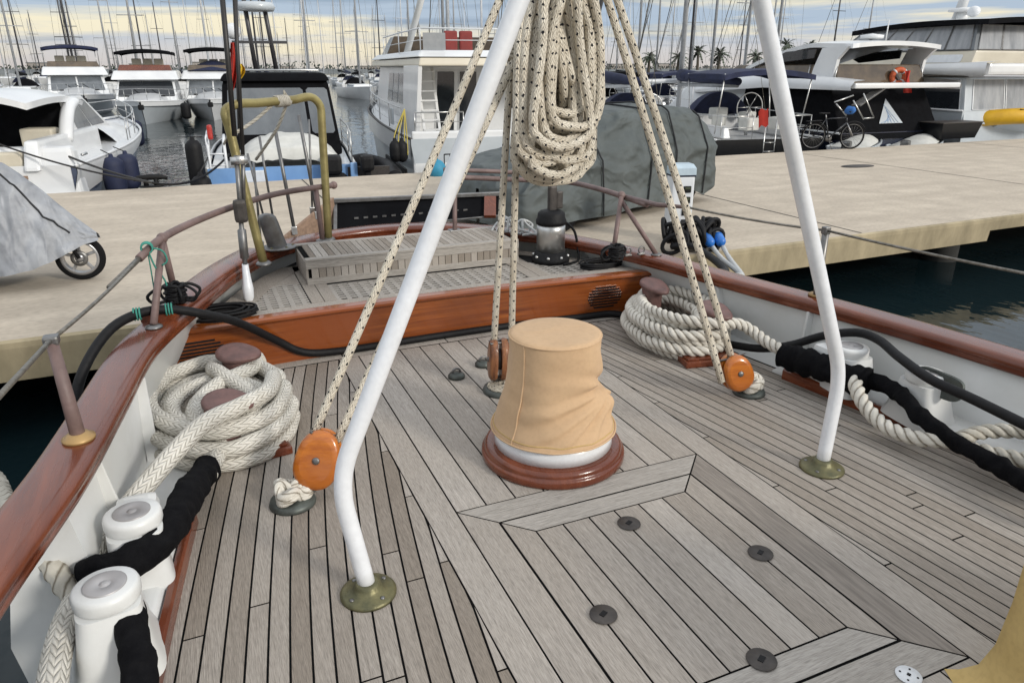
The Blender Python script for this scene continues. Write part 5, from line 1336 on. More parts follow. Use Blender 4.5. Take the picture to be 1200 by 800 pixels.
# quay cleats
def cleat(p, label, rz=0):
    t = thing('quay_cleat', label, 'cleat', p, 'quay cleats'); M = Matrix.Rotation(rz,4,'Z')
    m = MB(); m.lathe([(.01,0),(.22,0),(.21,.03),(.01,.03)], p, 20, sy=.6); m.build('base', BLACKR, t)
    m = MB()
    for s in (-1,1): m.tube([p+M @ Vector((s*.09,0,.02)), p+M @ Vector((s*.09,0,.16))], .045, 10)
    m.tube([p+M @ Vector((x,0,z)) for x, z in ((-.30,.15),(-.20,.18),(0,.19),(.20,.18),(.30,.15))], .05, 10, rf=lambda f: .6+.5*math.sin(PI*f)); m.build('horns', BLACKR, t)
cleat(on_z(178,219,QZ), 'black cleat with mooring lines on the far edge of the quay at left')
p = on_z(610,262,QZ)
# ================================================================== BOATS IN THE HARBOUR
# every boat is built round its own origin: stern at y = 0, bow at +Y, waterline z = 0
def hull_rings(L, B, fs, fb, rake=.5, full=.42, n=22, low=.88, z0=-.25, tumble=0.0):
    rings = []
    for i in range(n+1):
        t = i/n; f = 1.0-.06*(1-min(1, t/.35)) if t < full else (1-((t-full)/(1-full))**2.3)
        f = max(f, .012); hb = B/2*f
        zs = fs+(fb-fs)*t**1.8; tb = max(0, (t-.55)/.45)
        lw = low-(.30*tb)
        y = t*(L-rake)
        def yy(z): return y+rake*tb*max(0, (z+.1)/(zs+.1))
        side = [(.02,z0),(hb*lw*.80,z0*.6),(hb*lw,.05),(hb*(lw+(1-lw)*.45),zs*.45),(hb*(1-tumble),zs*.9),(hb*(1-tumble),zs)]
        pts = [Vector((-a, yy(z), z)) for a, z in side[::-1]]+[Vector((a, yy(z), z)) for a, z in side]
        rings.append(pts)
    return rings
def hull(parent, L, B, fs, fb, mat, rake=.5, deckmat=GELCOAT, band=None, full=.42, low=.88, inset=.05, tumble=0.0, boot=None):
    rg = hull_rings(L, B, fs, fb, rake, full, low=low, tumble=tumble)
    m = MB(); m.loft(rg, closed=False, caps=False); m.add(rg[0], [list(range(len(rg[0])))])
    h = m.build('hull', mat, parent)
    m = MB()
    L_ = [r[0].lerp(r[-1], .02)+Vector((0,0,-inset)) for r in rg]; R_ = [r[-1].lerp(r[0], .02)+Vector((0,0,-inset)) for r in rg]
    m.grid([[a, a.lerp(b,.33), a.lerp(b,.67), b] for a, b in zip(L_, R_)], smooth=False); m.build('deck', deckmat, parent)
    m = MB()
    for side in (0, -1):
        P = [r[side] for r in rg]; m.tube(P, .035, 6)
    m.build('rubbing_strake', band or deckmat, h)
    if boot is not None:
        m = MB()
        for s in (2, 3):
            pass
        for r_ in ((3,2),(8,9)):
            m.grid([[r[r_[0]].lerp(r[r_[1]], .45)+Vector(((-.008 if r_[0] == 3 else .008),0,0)), r[r_[0]].lerp(r[r_[1]], .95)+Vector(((-.008 if r_[0] == 3 else .008),0,0))] for r in rg])
        m.build('boot_stripe', boot, h)
    return rg
def frus(b, t, z0, z1):
    """b, t = (x0,x1,y0,y1) bottom and top rectangles -> 8 corners"""
    return [Vector((b[0],b[2],z0)),Vector((b[1],b[2],z0)),Vector((b[1],b[3],z0)),Vector((b[0],b[3],z0)),
            Vector((t[0],t[2],z1)),Vector((t[1],t[2],z1)),Vector((t[1],t[3],z1)),Vector((t[0],t[3],z1))]
FACES = [[3,2,1,0],[4,5,6,7],[0,1,5,4],[1,2,6,5],[2,3,7,6],[3,0,4,7]]
FACE_OF = {'aft':(0,1,5,4),'right':(1,2,6,5),'front':(2,3,7,6),'left':(3,0,4,7)}
def fbox(parent, name, b, t, z0, z1, mat, bev=.04):
    c = frus(b, t, z0, z1); bm = bmesh.new(); vs = [bm.verts.new(p) for p in c]
    for f in FACES: bm.faces.new([vs[i] for i in f])
    if bev: bmesh.ops.bevel(bm, geom=list(bm.edges), offset=bev, segments=2, profile=.6, affect='EDGES')
    bm.verts.index_update(); m = MB(); m.add([v.co.copy() for v in bm.verts], [[v.index for v in f.verts] for f in bm.faces], smooth=False); bm.free()
    o = m.build(name, mat, parent); return o, c
def win(parent, c, face, u0, u1, v0, v1, mat, name='window', off=.012, n=1, gap=.06, frame=None):
    a, b, d, e = [c[i] for i in FACE_OF[face]]                # a-b bottom, e-d top
    nrm = (b-a).cross(e-a).normalized(); ctr = sum(c, Vector())/8
    if nrm.dot((a+d)/2-ctr) < 0: nrm = -nrm
    def P(u, v): return a.lerp(b,u).lerp(e.lerp(d,u), v)+nrm*off
    for k in range(n):
        ua = u0+(u1-u0)*(k+gap/2 if n > 1 else k)/n; ub = u0+(u1-u0)*(k+1-(gap/2 if n > 1 else 0))/n
        m = MB(); q = [P(ua,v0),P(ub,v0),P(ub,v1),P(ua,v1)]
        qq = []
        for i in range(4):                                    # clipped corners
            p, pr, nx = q[i], q[i-1], q[(i+1) % 4]
            qq += [p+(pr-p)*min(.3, .05/max(.01,(pr-p).length)), p+(nx-p)*min(.3, .05/max(.01,(nx-p).length))]
        m.loft([[p-nrm*off*.9 for p in qq], qq], smooth=False); w = m.build(name, mat, parent)
        if frame is not None:
            m = MB()
            for i in range(4): m.bar(q[i]+nrm*.004, q[(i+1) % 4]+nrm*.004, .03, .02)
            m.build('window_frame', frame, w)
def rail(parent, pts, h, r=.018, every=1.2, mat=STEEL, mids=1, name='guard_rail'):
    P = [Vector(p) for p in pts]; m = MB(); m.tube([p+Vector((0,0,h)) for p in P], r, 6)
    for k in range(mids): m.tube([p+Vector((0,0,h*(k+1)/(mids+1))) for p in P], r*.55, 5)
    acc = 0
    for i, p in enumerate(P):
        if i == 0 or i == len(P)-1: m.tube([p, p+Vector((0,0,h))], r*.8, 5); acc = 0
        else:
            acc += (p-P[i-1]).length
            if acc >= every: m.tube([p, p+Vector((0,0,h))], r*.8, 5); acc = 0
    m.build(name, mat, parent)
def bowrail(parent, rg, i0, h=.55, **k):
    L_ = [r[0].lerp(r[-1], .04) for r in rg[i0:]]; R_ = [r[-1].lerp(r[0], .04) for r in rg[i0:]]
    rail(parent, L_+R_[::-1], h, **k)
def canopy(parent, name, x0, x1, y0, y1, z, mat, sagz=.15, posts=None, postmat=STEEL, th=.04):
    m = MB(); rows = []
    for i in range(11):
        f = i/10; row = []
        for k in range(11):
            g = k/10; row.append(Vector((x0+(x1-x0)*g, y0+(y1-y0)*f, z+sagz*(1-(2*g-1)**2)**.8-sagz*.25*(2*f-1)**4+.012*noise.noise(Vector((g*5,f*5,z))))))
        rows.append(row)
    m.grid(rows); m.grid([[p-Vector((0,0,th)) for p in r] for r in rows])
    edge = rows[0]+[r[-1] for r in rows[1:]]+rows[-1][::-1][1:]+[r[0] for r in rows[::-1]][1:]
    m.loft([edge, [p-Vector((0,0,th+.10)) for p in edge]], closed=True, caps=False)
    c = m.build(name, mat, parent)
    if posts is not None:
        for x in (x0+.05, x1-.05):
            for y, yb in ((y0+.1, y0+.4), (y1-.1, y1-.5)): m = MB(); m.tube([Vector((x, y, z)), Vector((x, yb, posts))], .02, 6); m.build('frame_tube', postmat, c)
    return c
def cushion_row(parent, x0, x1, y, z, n, mat, name='seat'):
    for k in range(n):
        w = (x1-x0)/n; m = MB(); m.box((x0+w*(k+.5), y, z), (w*.86, .16, .55), bev=.05); m.build(name, mat, parent)
def fender(p, label, r=.17, h=.62, mat=FENDERB, top=None):
    t = thing('fender', label, 'fender', p, 'fenders hanging on moored boats'); p = Vector(p)
    m = MB(); m.lathe([(.02,0),(r*.6,.02),(r*.93,.09),(r,.18),(r,h-.18),(r*.93,h-.09),(r*.6,h-.02),(.05,h),(.04,h+.06),(.01,h+.07)], p, 18); m.build('body', mat, t)
    m = MB(); m.tube([p+Vector((0,0,h+.05)), Vector(top) if top is not None else p+Vector((0,0,h+.5))], .012, 6); m.build('lanyard', DARKWIRE, t)
def place(root, loc, heading):
    """heading: direction of the bow in degrees clockwise from +Y"""
    root.location = loc; root.rotation_euler = (0, 0, -R(heading))
def boat(name, label, cat, group=None): return thing(name, label, cat, (0,0,0), group)
def mast_set(parent, x, y, z, H, mat, r=.075, spread=(.45,.72), stays=None, boom=None, cover=None, B=3, L=10, detail=True, fur=None):
    m = MB(); m.tube([Vector((x,y,z)), Vector((x,y,z+H*.6)), Vector((x,y,z+H))], r, 8, rf=lambda f: 1-.35*f); ms = m.build('mast', mat, parent)
    for s in spread:
        w = B*.36*(1.15-s*.55); m = MB(); m.tube([Vector((x-w,y-.1,z+H*s)), Vector((x,y,z+H*s+.02)), Vector((x+w,y-.1,z+H*s))], r*.36, 5); m.build('spreader', mat, ms)
    m = MB(); m.tube([Vector((x,y,z+H)), Vector((x,y,z+H+.45))], .012, 4); m.tube([Vector((x-.25,y,z+H+.2)), Vector((x+.25,y,z+H+.2))], .012, 4); m.build('masthead_aerial', mat, ms)
    m = MB(); w0 = B*.44
    for s in (-1,1):
        wl = [Vector((x+s*w0,y-.15,z-.3))]
        for q in spread: wl.append(Vector((x+s*B*.36*(1.15-q*.55),y-.1,z+H*q)))
        wl.append(Vector((x,y,z+H*.985))); m.tube(wl, .007, 4)
        m.tube([Vector((x+s*w0,y-.4,z-.3)), Vector((x,y,z+H*spread[0]))], .006, 4)
    m.tube([Vector((x,L*.985,z-.25)), Vector((x,y,z+H*.97))], .026 if fur is not None else .010, 5)
    m.tube([Vector((x,.15,z-.2)), Vector((x,y,z+H*.99))], .007, 4); m.build('rigging', DARKWIRE if mat is MASTD else WIRE, ms)
    if boom is not None:
        m = MB(); m.tube([Vector((x,y-.1,z+boom[1])), Vector((x,y-boom[0],z+boom[1]+.05))], r*.75, 8); m.build('boom', mat, ms)
        if cover is not None:
            m = MB(); P = [Vector((x,y-.05-boom[0]*f,z+boom[1]+.16+.16*(1-f)+.02*noise.noise(Vector((f*9,x,1))))) for f in [i/10 for i in range(11)]]
            m.tube(P, .17, 10, rf=lambda f: 1.25-.6*f); m.build('sail_cover', cover, ms)
    return ms

# ------------------------------------------------------------------ sport cruiser, stern to the quay at left
def sport_cruiser():
    t = boat('sport_cruiser', 'white sport cruiser with hardtop and blue-grey hull, moored stern-to at the left edge', 'motor boat')
    L, B = 10.2, 3.5
    rg = hull(t, L, B, 1.28, 1.62, DKBLUEGREY, rake=1.5, full=.40, low=.80, band=GELCOAT)
    m = MB()                                                  # white upper band of the topsides
    for a, b_ in ((0,1),(11,10)):
        sgn = -1 if a == 0 else 1
        c_ = 2 if a == 0 else 9
        m.grid([[r[a]+Vector((sgn*.012,0,.01)), r[a].lerp(r[b_], .5)+Vector((sgn*.016,0,0)), r[b_]+Vector((sgn*.012,0,0)), r[b_].lerp(r[c_], .95*(1-min(1, i/15)))+Vector((sgn*.014,0,-.002))] for i, r in enumerate(rg)])
    m.box((0,-.012,.95), (3.1,.03,.7)); m.build('white_topsides', GELCOAT, t)
    m = MB(); m.loft([[Vector((-1.5,-.45,z)),Vector((1.5,-.45,z)),Vector((1.7,.1,z)),Vector((-1.7,.1,z))] for z in (.55,.72)], smooth=False); m.build('swim_platform', GELCOAT, t)
    fbox(t, 'transom', (-1.68,1.68,-.02,.55), (-1.55,1.55,.25,.60), .55, 1.62, GELCOAT, .10)
    # rounded foredeck and coachroof
    m = MB(); rows = []
    for i in range(15):
        f = i/14; y = 4.4+5.2*f; w = 1.35*(1-f**2.4)+.05; h = .70*(1-f)**.8; zz = 1.14+.30*((y/L)**1.8)
        rows.append([Vector((w*g, y, zz+h*(1-abs(g)**2.6)+.02)) for g in [k/8-1 for k in range(17)]])
    m.grid(rows); m.build('coachroof', GELCOAT, t)
    # cockpit coamings, arch and roof
    for s in (-1,1):
        x0, x1 = (1.28,1.70) if s > 0 else (-1.70,-1.28)
        fbox(t, 'coaming', (x0,x1,.4,4.6), (x0+.04*(s<0),x1-.06*(s>0),.7,4.7), 1.2, 1.75, GELCOAT, .08)
        m = MB(); P = [Vector((s*1.55,2.5,1.6)),Vector((s*1.52,2.8,1.95)),Vector((s*1.46,3.25,2.22)),Vector((s*1.40,3.8,2.34))]
        m.tube(spline(P,.08), .10, 10, sq=2.0); m.build('arch', GELCOAT, t)
    m = MB(); rows = []
    for i in range(11):
        f = i/10; y = .9+4.1*f; rows.append([Vector((1.45*g*(1-.12*f*f), y, 2.42+.18*(1-g*g)+.08*math.sin(PI*f)-.14*f**3)) for g in [k/8-1 for k in range(17)]])
    m.grid(rows); m.grid([[p-Vector((0,0,.12)) for p in r] for r in rows]); edge = rows[0]+[r[-1] for r in rows[1:]]+rows[-1][::-1][1:]+[r[0] for r in rows[::-1]][1:]
    m.loft([edge,[p-Vector((0,0,.12)) for p in edge]], caps=False); m.build('hardtop', GELCOAT, t)
    _, c = fbox(t, 'windscreen_frame', (-1.42,1.42,3.4,6.4), (-1.25,1.25,3.4,4.8), 1.62, 2.44, GELCOAT, .03)
    win(t, c, 'front', .05, .95, .12, .92, GLASS, 'windscreen', n=2); win(t, c, 'right', .10, .92, .15, .90, GLASSG, n=2); win(t, c, 'left', .10, .92, .15, .90, GLASSG)
    win(t, c, 'aft', .04, .96, .05, .95, BLACKCANVAS, 'companionway')
    fbox(t, 'cockpit_sole', (-1.3,1.3,.5,3.6), (-1.3,1.3,.5,3.6), 1.05, 1.12, GANGWAYWOOD, .01)
    fbox(t, 'cockpit_bench', (-1.2,1.2,.62,1.15), (-1.2,1.2,.62,1.1), 1.1, 1.55, CREAM, .05); fbox(t, 'helm_seat', (.3,1.2,2.5,3.1), (.3,1.2,2.5,3.0), 1.1, 1.85, CREAM, .06)
    fbox(t, 'dashboard', (-1.2,1.2,3.35,3.6), (-1.2,1.2,3.4,3.6), 1.1, 2.0, BLACKCANVAS, .03)
    bowrail(t, rg, 11, .50, every=1.0, r=.016)
    for y in (.8, 8.4):
        m = MB(); m.tube([Vector((1.60 if y < 2 else .75,y-.14,1.42)),Vector((1.60 if y < 2 else .75,y+.14,1.42))], .03, 8); m.build('deck_cleat', STEEL, t)
    for ch in list(t.children):
        if ch.name.split('.')[0] in ('coaming','arch','hardtop','windscreen_frame','windscreen','window','companionway','cockpit_sole','cockpit_bench','helm_seat','dashboard'): ch.scale.x = .70; ch.location.y = -.55; ch.location.x = -.12
    return t, rg
t, _ = sport_cruiser(); place(t, (-3.72, 16.7, WZ), 10)
for p, top, lab in (((-1.52,26.0,-.75),(-1.78,26.1,.15),'navy fender high at the bow of the white sport cruiser'),((-1.38,18.7,-1.05),(-1.60,18.8,-.1),'navy fender low on the side of the white sport cruiser, right one of the pair'),((-1.62,18.1,-1.05),(-1.80,18.2,-.1),'navy fender low on the side of the white sport cruiser, left one of the pair')):
    fender(p, lab, .23, .80, top=top)
m = MB(); a = on_z(178,214,QZ+.18); m.tube(sag(a, (-2.75,17.3,.15), .08), .022, 8); m.tube(sag(a, (-3.6,17.0,.30), .10), .018, 8)
solo(m, 'mooring_line', DARKWIRE, 'dark mooring lines from the black quay cleat to the white sport cruiser', 'mooring line', 'mooring lines at the quay')
m = MB(); m.tube(sag(a, (.75,17.2,-.2), .25), .022, 8); solo(m, 'mooring_line', BLACKR, 'black mooring line sagging from the quay cleat to the light blue motor boat', 'mooring line', 'mooring lines at the quay')

# ------------------------------------------------------------------ light blue motor boat with black canopy, stern to the quay
def blue_boat():
    t = boat('motor_boat', 'light blue motor boat with black canopy and white tarpaulin over its stern', 'motor boat')
    L, B = 9.0, 3.0
    rg = hull(t, L, B, .98, 1.35, BLUEH, rake=1.2, band=WHITE)
    fbox(t, 'transom_platform', (-1.30,1.30,-.5,.1), (-1.30,1.30,-.5,.1), .35, .48, BLUEH, .04)
    m = MB(); rows = []                                       # bulging white tarpaulin
    for i in range(13):
        f = i/12; y = .05+1.35*f
        rows.append([Vector((1.02*g+.12, y, 1.08+.46*(1-abs(g)**3)*min(1,.55+f)+.06*noise.noise(Vector((g*4,f*4,2)))+.03*noise.noise(Vector((g*12,f*9,2))))) for g in [k/10-1 for k in range(21)]])
    rows = [[p+Vector((0,-.03,-.22 if k in range(4,18) else -.15)) for k, p in enumerate(rows[0])]]+rows
    m.grid(rows); m.build('tarpaulin', WHITECLOTH, t)
    _, c = fbox(t, 'canopy', (-1.22,1.32,1.45,5.4), (-1.05,1.15,2.0,4.9), 1.0, 2.62, BLACKCANVAS, .10)
    fbox(t, 'canopy_roof', (-1.10,1.20,1.85,5.0), (-1.0,1.1,2.0,4.8), 2.60, 2.78, BLACKCANVAS, .08)
    win(t, c, 'aft', .05, .74, .30, .90, GLASSG, 'canopy_window', n=1); win(t, c, 'aft', .77, .97, .30, .90, GLASSG, 'canopy_window'); win(t, c, 'right', .06, .9, .3, .88, GLASSG, 'canopy_window', n=2); win(t, c, 'left', .06, .9, .3, .88, GLASSG, 'canopy_window', n=2)
    m = MB(); m.tube([Vector((-.92,3.0,2.7)), Vector((-.92,3.0,2.83)), Vector((1.02,3.0,2.83)), Vector((1.02,3.0,2.7))], .025, 6); m.build('roof_rail', STEEL, t)
    _, c = fbox(t, 'wheelhouse', (-1.0,1.0,5.2,7.2), (-.85,.85,5.2,6.2), 1.1, 2.1, GELCOAT, .05); win(t, c, 'front', .08,.92,.2,.9, GLASS)
    # mast with radar and scanners on the roof
    m = MB(); m.tube([Vector((-.35,3.3,2.8)),Vector((-.45,3.3,4.6))], .05, 8); m.tube([Vector((.1,3.3,2.8)),Vector((-.05,3.3,4.6))], .05, 8); m.box((-.2,3.3,3.45), (1.2,.08,.06)); m.build('radar_mast', MASTD, t)
    m = MB(); m.ball((-.75,3.3,3.68), (.17,.17,.18)); m.build('antenna_dome', WHITEPLASTIC, t)
    m = MB(); m.lathe([(.01,0),(.38,.02),(.42,.10),(.38,.20),(.01,.22)], (-.2,3.3,4.1), 20); m.build('radar', GELGREY, t)
    for x in (-1.05,):
        m = MB(); m.tube([Vector((x,.05,.5)),Vector((x,.05,1.5)),Vector((x,.35,1.6))], .03, 6); m.tube([Vector((x-.3,.05,.5)),Vector((x-.3,.05,1.45))], .025, 6)
        for k in range(4): m.tube([Vector((x-.3,.05,.6+.22*k)),Vector((x,.05,.6+.22*k))], .018, 6)
        m.build('boarding_ladder', WHITEPLASTIC, t)
    rail(t, [(-1.38,.2,1.0),(-1.45,1.6,1.05)], .55, mids=2, mat=WHITEPLASTIC); rail(t, [(1.38,.2,1.0),(1.45,1.6,1.05),(1.45,3.2,1.1)], .6, mids=2)
    m = MB(); m.box((.95,-.12,.55), (.34,.28,.65), bev=.06); m.box((.95,-.16,1.0), (.36,.40,.38), bev=.08); m.build('outboard_engine', BLACKR, t)
    m = MB(); m.box((-.55,-.03,.80), (.42,.05,.24), bev=.03); m.build('transom_light', WHITEPLASTIC, t)
    m = MB(); m.box((-1.34,.9,1.62), (.10,.16,.30), bev=.04); m.build('red_lifesaver', REDP, t)
    return t
t = blue_boat(); t.scale = (1.1,1.1,1.06); place(t, (1.80, 16.75, WZ), 6)
fender((.05,16.9,-1.0), 'tall black fender hanging on the left side of the light blue motor boat', .17, 1.15, BLACKR, (.25,17.0,.2)); fender((.10,16.45,-.95), 'round black fender at the stern corner of the light blue motor boat', .20, .42, BLACKR, (.3,16.7,-.2))
# small rubber dinghy stern and clutter between blue boat and trawler
t = boat('rubber_dinghy', 'black rubber dinghy with outboard tied between the light blue boat and the white trawler', 'dinghy')
m = MB(); m.tube(spline([(-.62,0,.22),(-.64,1.2,.22),(-.5,2.1,.26),(0,2.6,.34),(.5,2.1,.26),(.64,1.2,.22),(.62,0,.22)], .1), .20, 12); m.build('tube', BLACKR, t)
m = MB(); m.box((0,1.1,.12), (1.0,2.1,.08)); m.box((0,.06,.32), (1.0,.06,.4)); m.build('floor', DARKPLATE, t)
m = MB(); m.box((0,-.14,.62), (.30,.36,.34), bev=.08); m.box((0,-.10,.2), (.14,.18,.7), bev=.03); m.build('outboard_engine', BLACKR, t)
m = MB(); m.box((-.30,-.08,.42), (.16,.05,.42), rz=.2, bev=.02); m.build('blue_plate', BLUEH, t)
place(t, (3.6, 16.5, WZ+.45), 10)

# ------------------------------------------------------------------ big white trawler yacht, stern to the quay, behind rope hank and car
REDSEAT = pm('wine_red_upholstery', (.20,.022,.018), rough=.7)
def trawler():
    t = boat('trawler_yacht', 'big white flybridge trawler yacht with red flybridge seats, beyond the covered car', 'motor yacht')
    L, B = 13.5, 5.4
    rg = hull(t, L, B, 1.45, 2.2, GELGREY, rake=1.4, full=.5, band=DARKPLATE, low=.93)
    m = MB()
    for a, b_ in ((0,1),(11,10)):
        sgn = -1 if a == 0 else 1
        m.grid([[r[a]+Vector((sgn*.02,0,.0)), r[b_]+Vector((sgn*.02,0,-.35))] for r in rg])
    m.build('white_topsides', GELCOAT, t)
    fbox(t, 'swim_platform', (-2.4,2.4,-.85,.05), (-2.4,2.4,-.85,.05), .30, .46, DARKPLATE, .05)
    _, c = fbox(t, 'transom', (-2.5,2.5,-.03,.18), (-2.5,2.5,.06,.20), .5, 1.62, GELCOAT, .05); win(t, c, 'aft', .36,.50,.15,.85, GELGREY, 'transom_gate'); win(t, c, 'aft', .54,.70,.15,.85, GELGREY, 'transom_locker')
    # salon house with side decks, deep overhang aft
    _, c = fbox(t, 'deckhouse', (-2.15,2.15,2.1,9.6), (-2.0,2.0,2.1,8.6), 1.35, 3.12, GELCOAT, .05)
    win(t, c, 'aft', .15,.27,.04,.92, GLASS, 'salon_door', frame=GELCOAT); win(t, c, 'aft', .30,.42,.04,.92, GLASS, 'salon_door', frame=GELCOAT); win(t, c, 'aft', .62,.92,.38,.88, GLASS, 'aft_window')
    win(t, c, 'left', .35,.95,.42,.88, GLASSG, n=4, gap=.12); win(t, c, 'right', .05,.65,.42,.88, GLASSG, n=4, gap=.12); win(t, c, 'front', .05,.95,.4,.9, GLASS, n=3)
    fbox(t, 'flybridge_deck', (-2.25,2.25,.15,8.8), (-2.2,2.2,.2,9.1), 3.10, 3.28, CREAM, .04)
    _, c = fbox(t, 'flybridge_coaming', (-2.25,2.25,.2,9.2), (-2.1,2.1,.6,8.4), 3.30, 3.46, GELCOAT, .05)
    for s in (-1,1):
        fbox(t, 'wing_bulkhead', (s*2.3-.06,s*2.3+.06,.4,2.3), (s*2.2-.05,s*2.2+.05,.2,2.3), 1.4, 3.11, GELCOAT, .02)
    m = MB()
    for x in (-2.02,-1.62): m.bar((x,.9,1.45), (x,1.7,3.12), .07, .05, bev=.01)
    for k in range(7): f = (k+.6)/7.4; m.box((-1.82,.9+.8*f,1.45+1.7*f), (.45,.16,.04), bev=.005)
    m.build('flybridge_ladder', GELCOAT, t)
    cushion_row(t, -.75,.15,4.2,3.78,2, REDSEAT); cushion_row(t, .9,1.8,4.2,3.74,2, REDSEAT)
    _, c = fbox(t, 'flybridge_windscreen', (-2.0,2.0,6.9,8.2), (-1.8,1.8,6.5,7.3), 3.44, 3.98, GLASSB, .03)
    rail(t, [(-2.1,6.8,3.42),(-2.15,3.5,3.42),(-2.1,.6,3.42),(0,.5,3.42),(2.1,.6,3.42),(2.15,3.5,3.42),(2.1,6.8,3.42)], .52, every=1.1, mids=1, mat=WHITEPLASTIC)
    m = MB(); m.grid([[Vector((x, .52, 3.46+.38*g)) for x in (-2.05,-1.5)] for g in (0,1)]); m.build('grey_dodger', GREYCANVAS, t)
    m = MB(); m.tube([Vector((-2.0,3.4,3.3)),Vector((-1.0,2.0,6.9))], .09, 10); m.tube([Vector((2.0,3.4,3.3)),Vector((1.0,2.0,6.9))], .09, 10); m.tube([Vector((-1.08,2.1,6.7)),Vector((1.08,2.1,6.7))], .09, 10); m.build('radar_arch', WHITE, t)
    m = MB(); m.tube([Vector((.9,6.0,3.7)),Vector((.9,6.0,6.9))], .035, 6); m.build('antenna', MASTW, t)
    m = MB(); m.ball((1.4,5,3.9), (.35,.35,.40)); m.build('antenna_dome', WHITEPLASTIC, t)
    rail(t, [r[0].lerp(r[-1], .02) for r in rg[3:]], .62, every=1.3, mids=2); rail(t, [r[-1].lerp(r[0], .02) for r in rg[3:]], .62, every=1.3, mids=2)
    rail(t, [(-2.4,.15,1.6),(-1.2,.12,1.6)], .45, mids=1); rail(t, [(.4,.12,1.6),(2.4,.15,1.6)], .45, mids=1)
    m = MB(); m.box((-1.5,-.5,.80), (.75,.5,.04)); m.build('passerelle_step', DULLSTEEL, t)
    m = MB()
    for k in range(6): m.tube([Vector((-1.9+.14*k,-.75,.5)),Vector((-1.9+.14*k,-.75,1.15))], .014, 5)
    for z in (.5,.82,1.15): m.tube([Vector((-1.9,-.75,z)),Vector((-1.2,-.75,z))], .016, 5)
    m.build('crate_rack', BLACKR, t)
    m = MB(); m.box((-2.64,2.2,1.86), (.05,.42,.42), bev=.02); m.build('side_hatch', GELGREY, t)
    m = MB(); m.box((-2.66,1.9,.62), (.06,3.4,.22), bev=.02); m.build('dark_rubbing_plate', BLACKR, t)
    return t
t = trawler(); place(t, (7.42, 17.1, WZ), 6)
p = on_z(512,199,QZ+.12); m = MB(); m.ball(p, (.20,.20,.22)); m.tube([p+Vector((0,0,.2)), p+Vector((0,0,.32))], .03, 8); solo(m, 'ball_fender', TEALBALL, 'blue ball fender lying on the quay edge behind the white trawler', 'fender')
for k, (u, lab) in enumerate(((464,'black fender with yellow lanyard at the side of the white trawler, left one'),(472,'black fender with yellow lanyard at the side of the white trawler, right one'))):
    b_ = on_y(u, 190, 17.4); fender(b_, lab, .14, .50, BLACKR, on_y(473, 130, 17.6))
m = MB()
for u in (462,467,474,477): m.tube(spline([on_y(474,128,17.5), on_y(u,160,17.4), on_y(u+1,182,17.3)], .1), .014, 5)
solo(m, 'yellow_lanyards', YELLOWROPE, 'yellow rope lanyards hanging on the side of the white trawler', 'rope')

# ------------------------------------------------------------------ three flybridge yachts across the fairway
def fly_yacht(label, roofc, bimini_z, windscreen, L=10.5, B=4.0, canvas=None, coam=None, name='flybridge_yacht'):
    t = boat(name, label, 'motor yacht', 'motor yachts across the fairway'); rg = hull(t, L, B, .85, 1.10, GELGREY if canvas is None else GELCOAT, rake=1.1, low=.78, band=GELCOAT)
    m = MB()
    for a, b_ in ((0,1),(11,10)):
        sgn = -1 if a == 0 else 1
        m.grid([[r[a]+Vector((sgn*.015,0,.0)), r[b_]+Vector((sgn*.015,0,-.12))] for r in rg])
    m.build('white_topsides', GELCOAT, t)
    m = MB(); rows = []
    for i in range(11):
        f = i/10; y = 5.6+4.0*f; w = 1.25*(1-f**2)+.06
        rows.append([Vector((w*g, y, .98+.42*(1-f)**.8*(1-abs(g)**3))) for g in [k/6-1 for k in range(13)]])
    m.grid(rows); m.build('foredeck_house', GELCOAT, t)
    _, c = fbox(t, 'deckhouse', (-1.6,1.6,1.8,6.6), (-1.45,1.45,1.8,5.5), .95, 1.98, GELCOAT, .06)
    win(t, c, 'front', .04,.96,.22,.92, windscreen, 'windscreen', n=2 if windscreen is GLASSG else 1); win(t, c, 'left', .08,.95,.4,.9, GLASS, n=3); win(t, c, 'right', .05,.92,.4,.9, GLASS, n=3)
    m = MB()
    for x in (-.55,-.15,.35): m.bar((x,6.25,1.32), (x+.28,6.03,1.52), .025, .02)
    m.build('wipers', BLACKR, t)
    _, c = fbox(t, 'flybridge_deck', (-1.75,1.75,1.0,5.9), (-1.6,1.6,1.0,5.2), 1.98, 2.42, GELCOAT, .08)
    fbox(t, 'flybridge_screen', (-1.4,1.4,4.3,5.15), (-1.3,1.3,4.3,4.8), 2.42, 2.70, coam or GLASSB, .03)
    if bimini_z: canopy(t, 'bimini', -1.5,1.5,1.4,4.6,bimini_z, roofc, .14, posts=2.4)
    if canvas is not None:
        m = MB(); rows = []
        for i in range(9):
            f = i/8; rows.append([Vector((1.55*g*(1-.15*f), 2.2+3.2*f, 2.42+.55*(1-abs(g)**1.6)*math.sin(PI*min(1,.25+.75*f)))) for g in [k/8-1 for k in range(17)]])
        m.grid(rows); m.build('flybridge_cover', canvas, t)
    cushion_row(t, -.9,.9,2.6,2.75,3, CREAM)
    bowrail(t, rg, 10, .55, every=.9, r=.014)
    m = MB(); m.tube([Vector((0,L-.6,1.02)),Vector((0,L+.05,1.0))], .05, 8); m.box((0,L-.12,.82), (.28,.2,.24), bev=.06); m.build('anchor', BLACKR, t)
    m = MB()
    for x in (-.9,.9): m.box((x,7.4,1.24), (.22,.12,.08), bev=.02)
    m.build('deck_lights', BLACKR, t)
    return t
t = fly_yacht('white flybridge yacht with navy bimini, leftmost of the three facing across the fairway', BLUECANVAS, 3.45, GLASSG, L=11.5, B=4.2); t.scale = (1.22,1.22,1.3); place(t, (-7.9,70.5,WZ), 172)
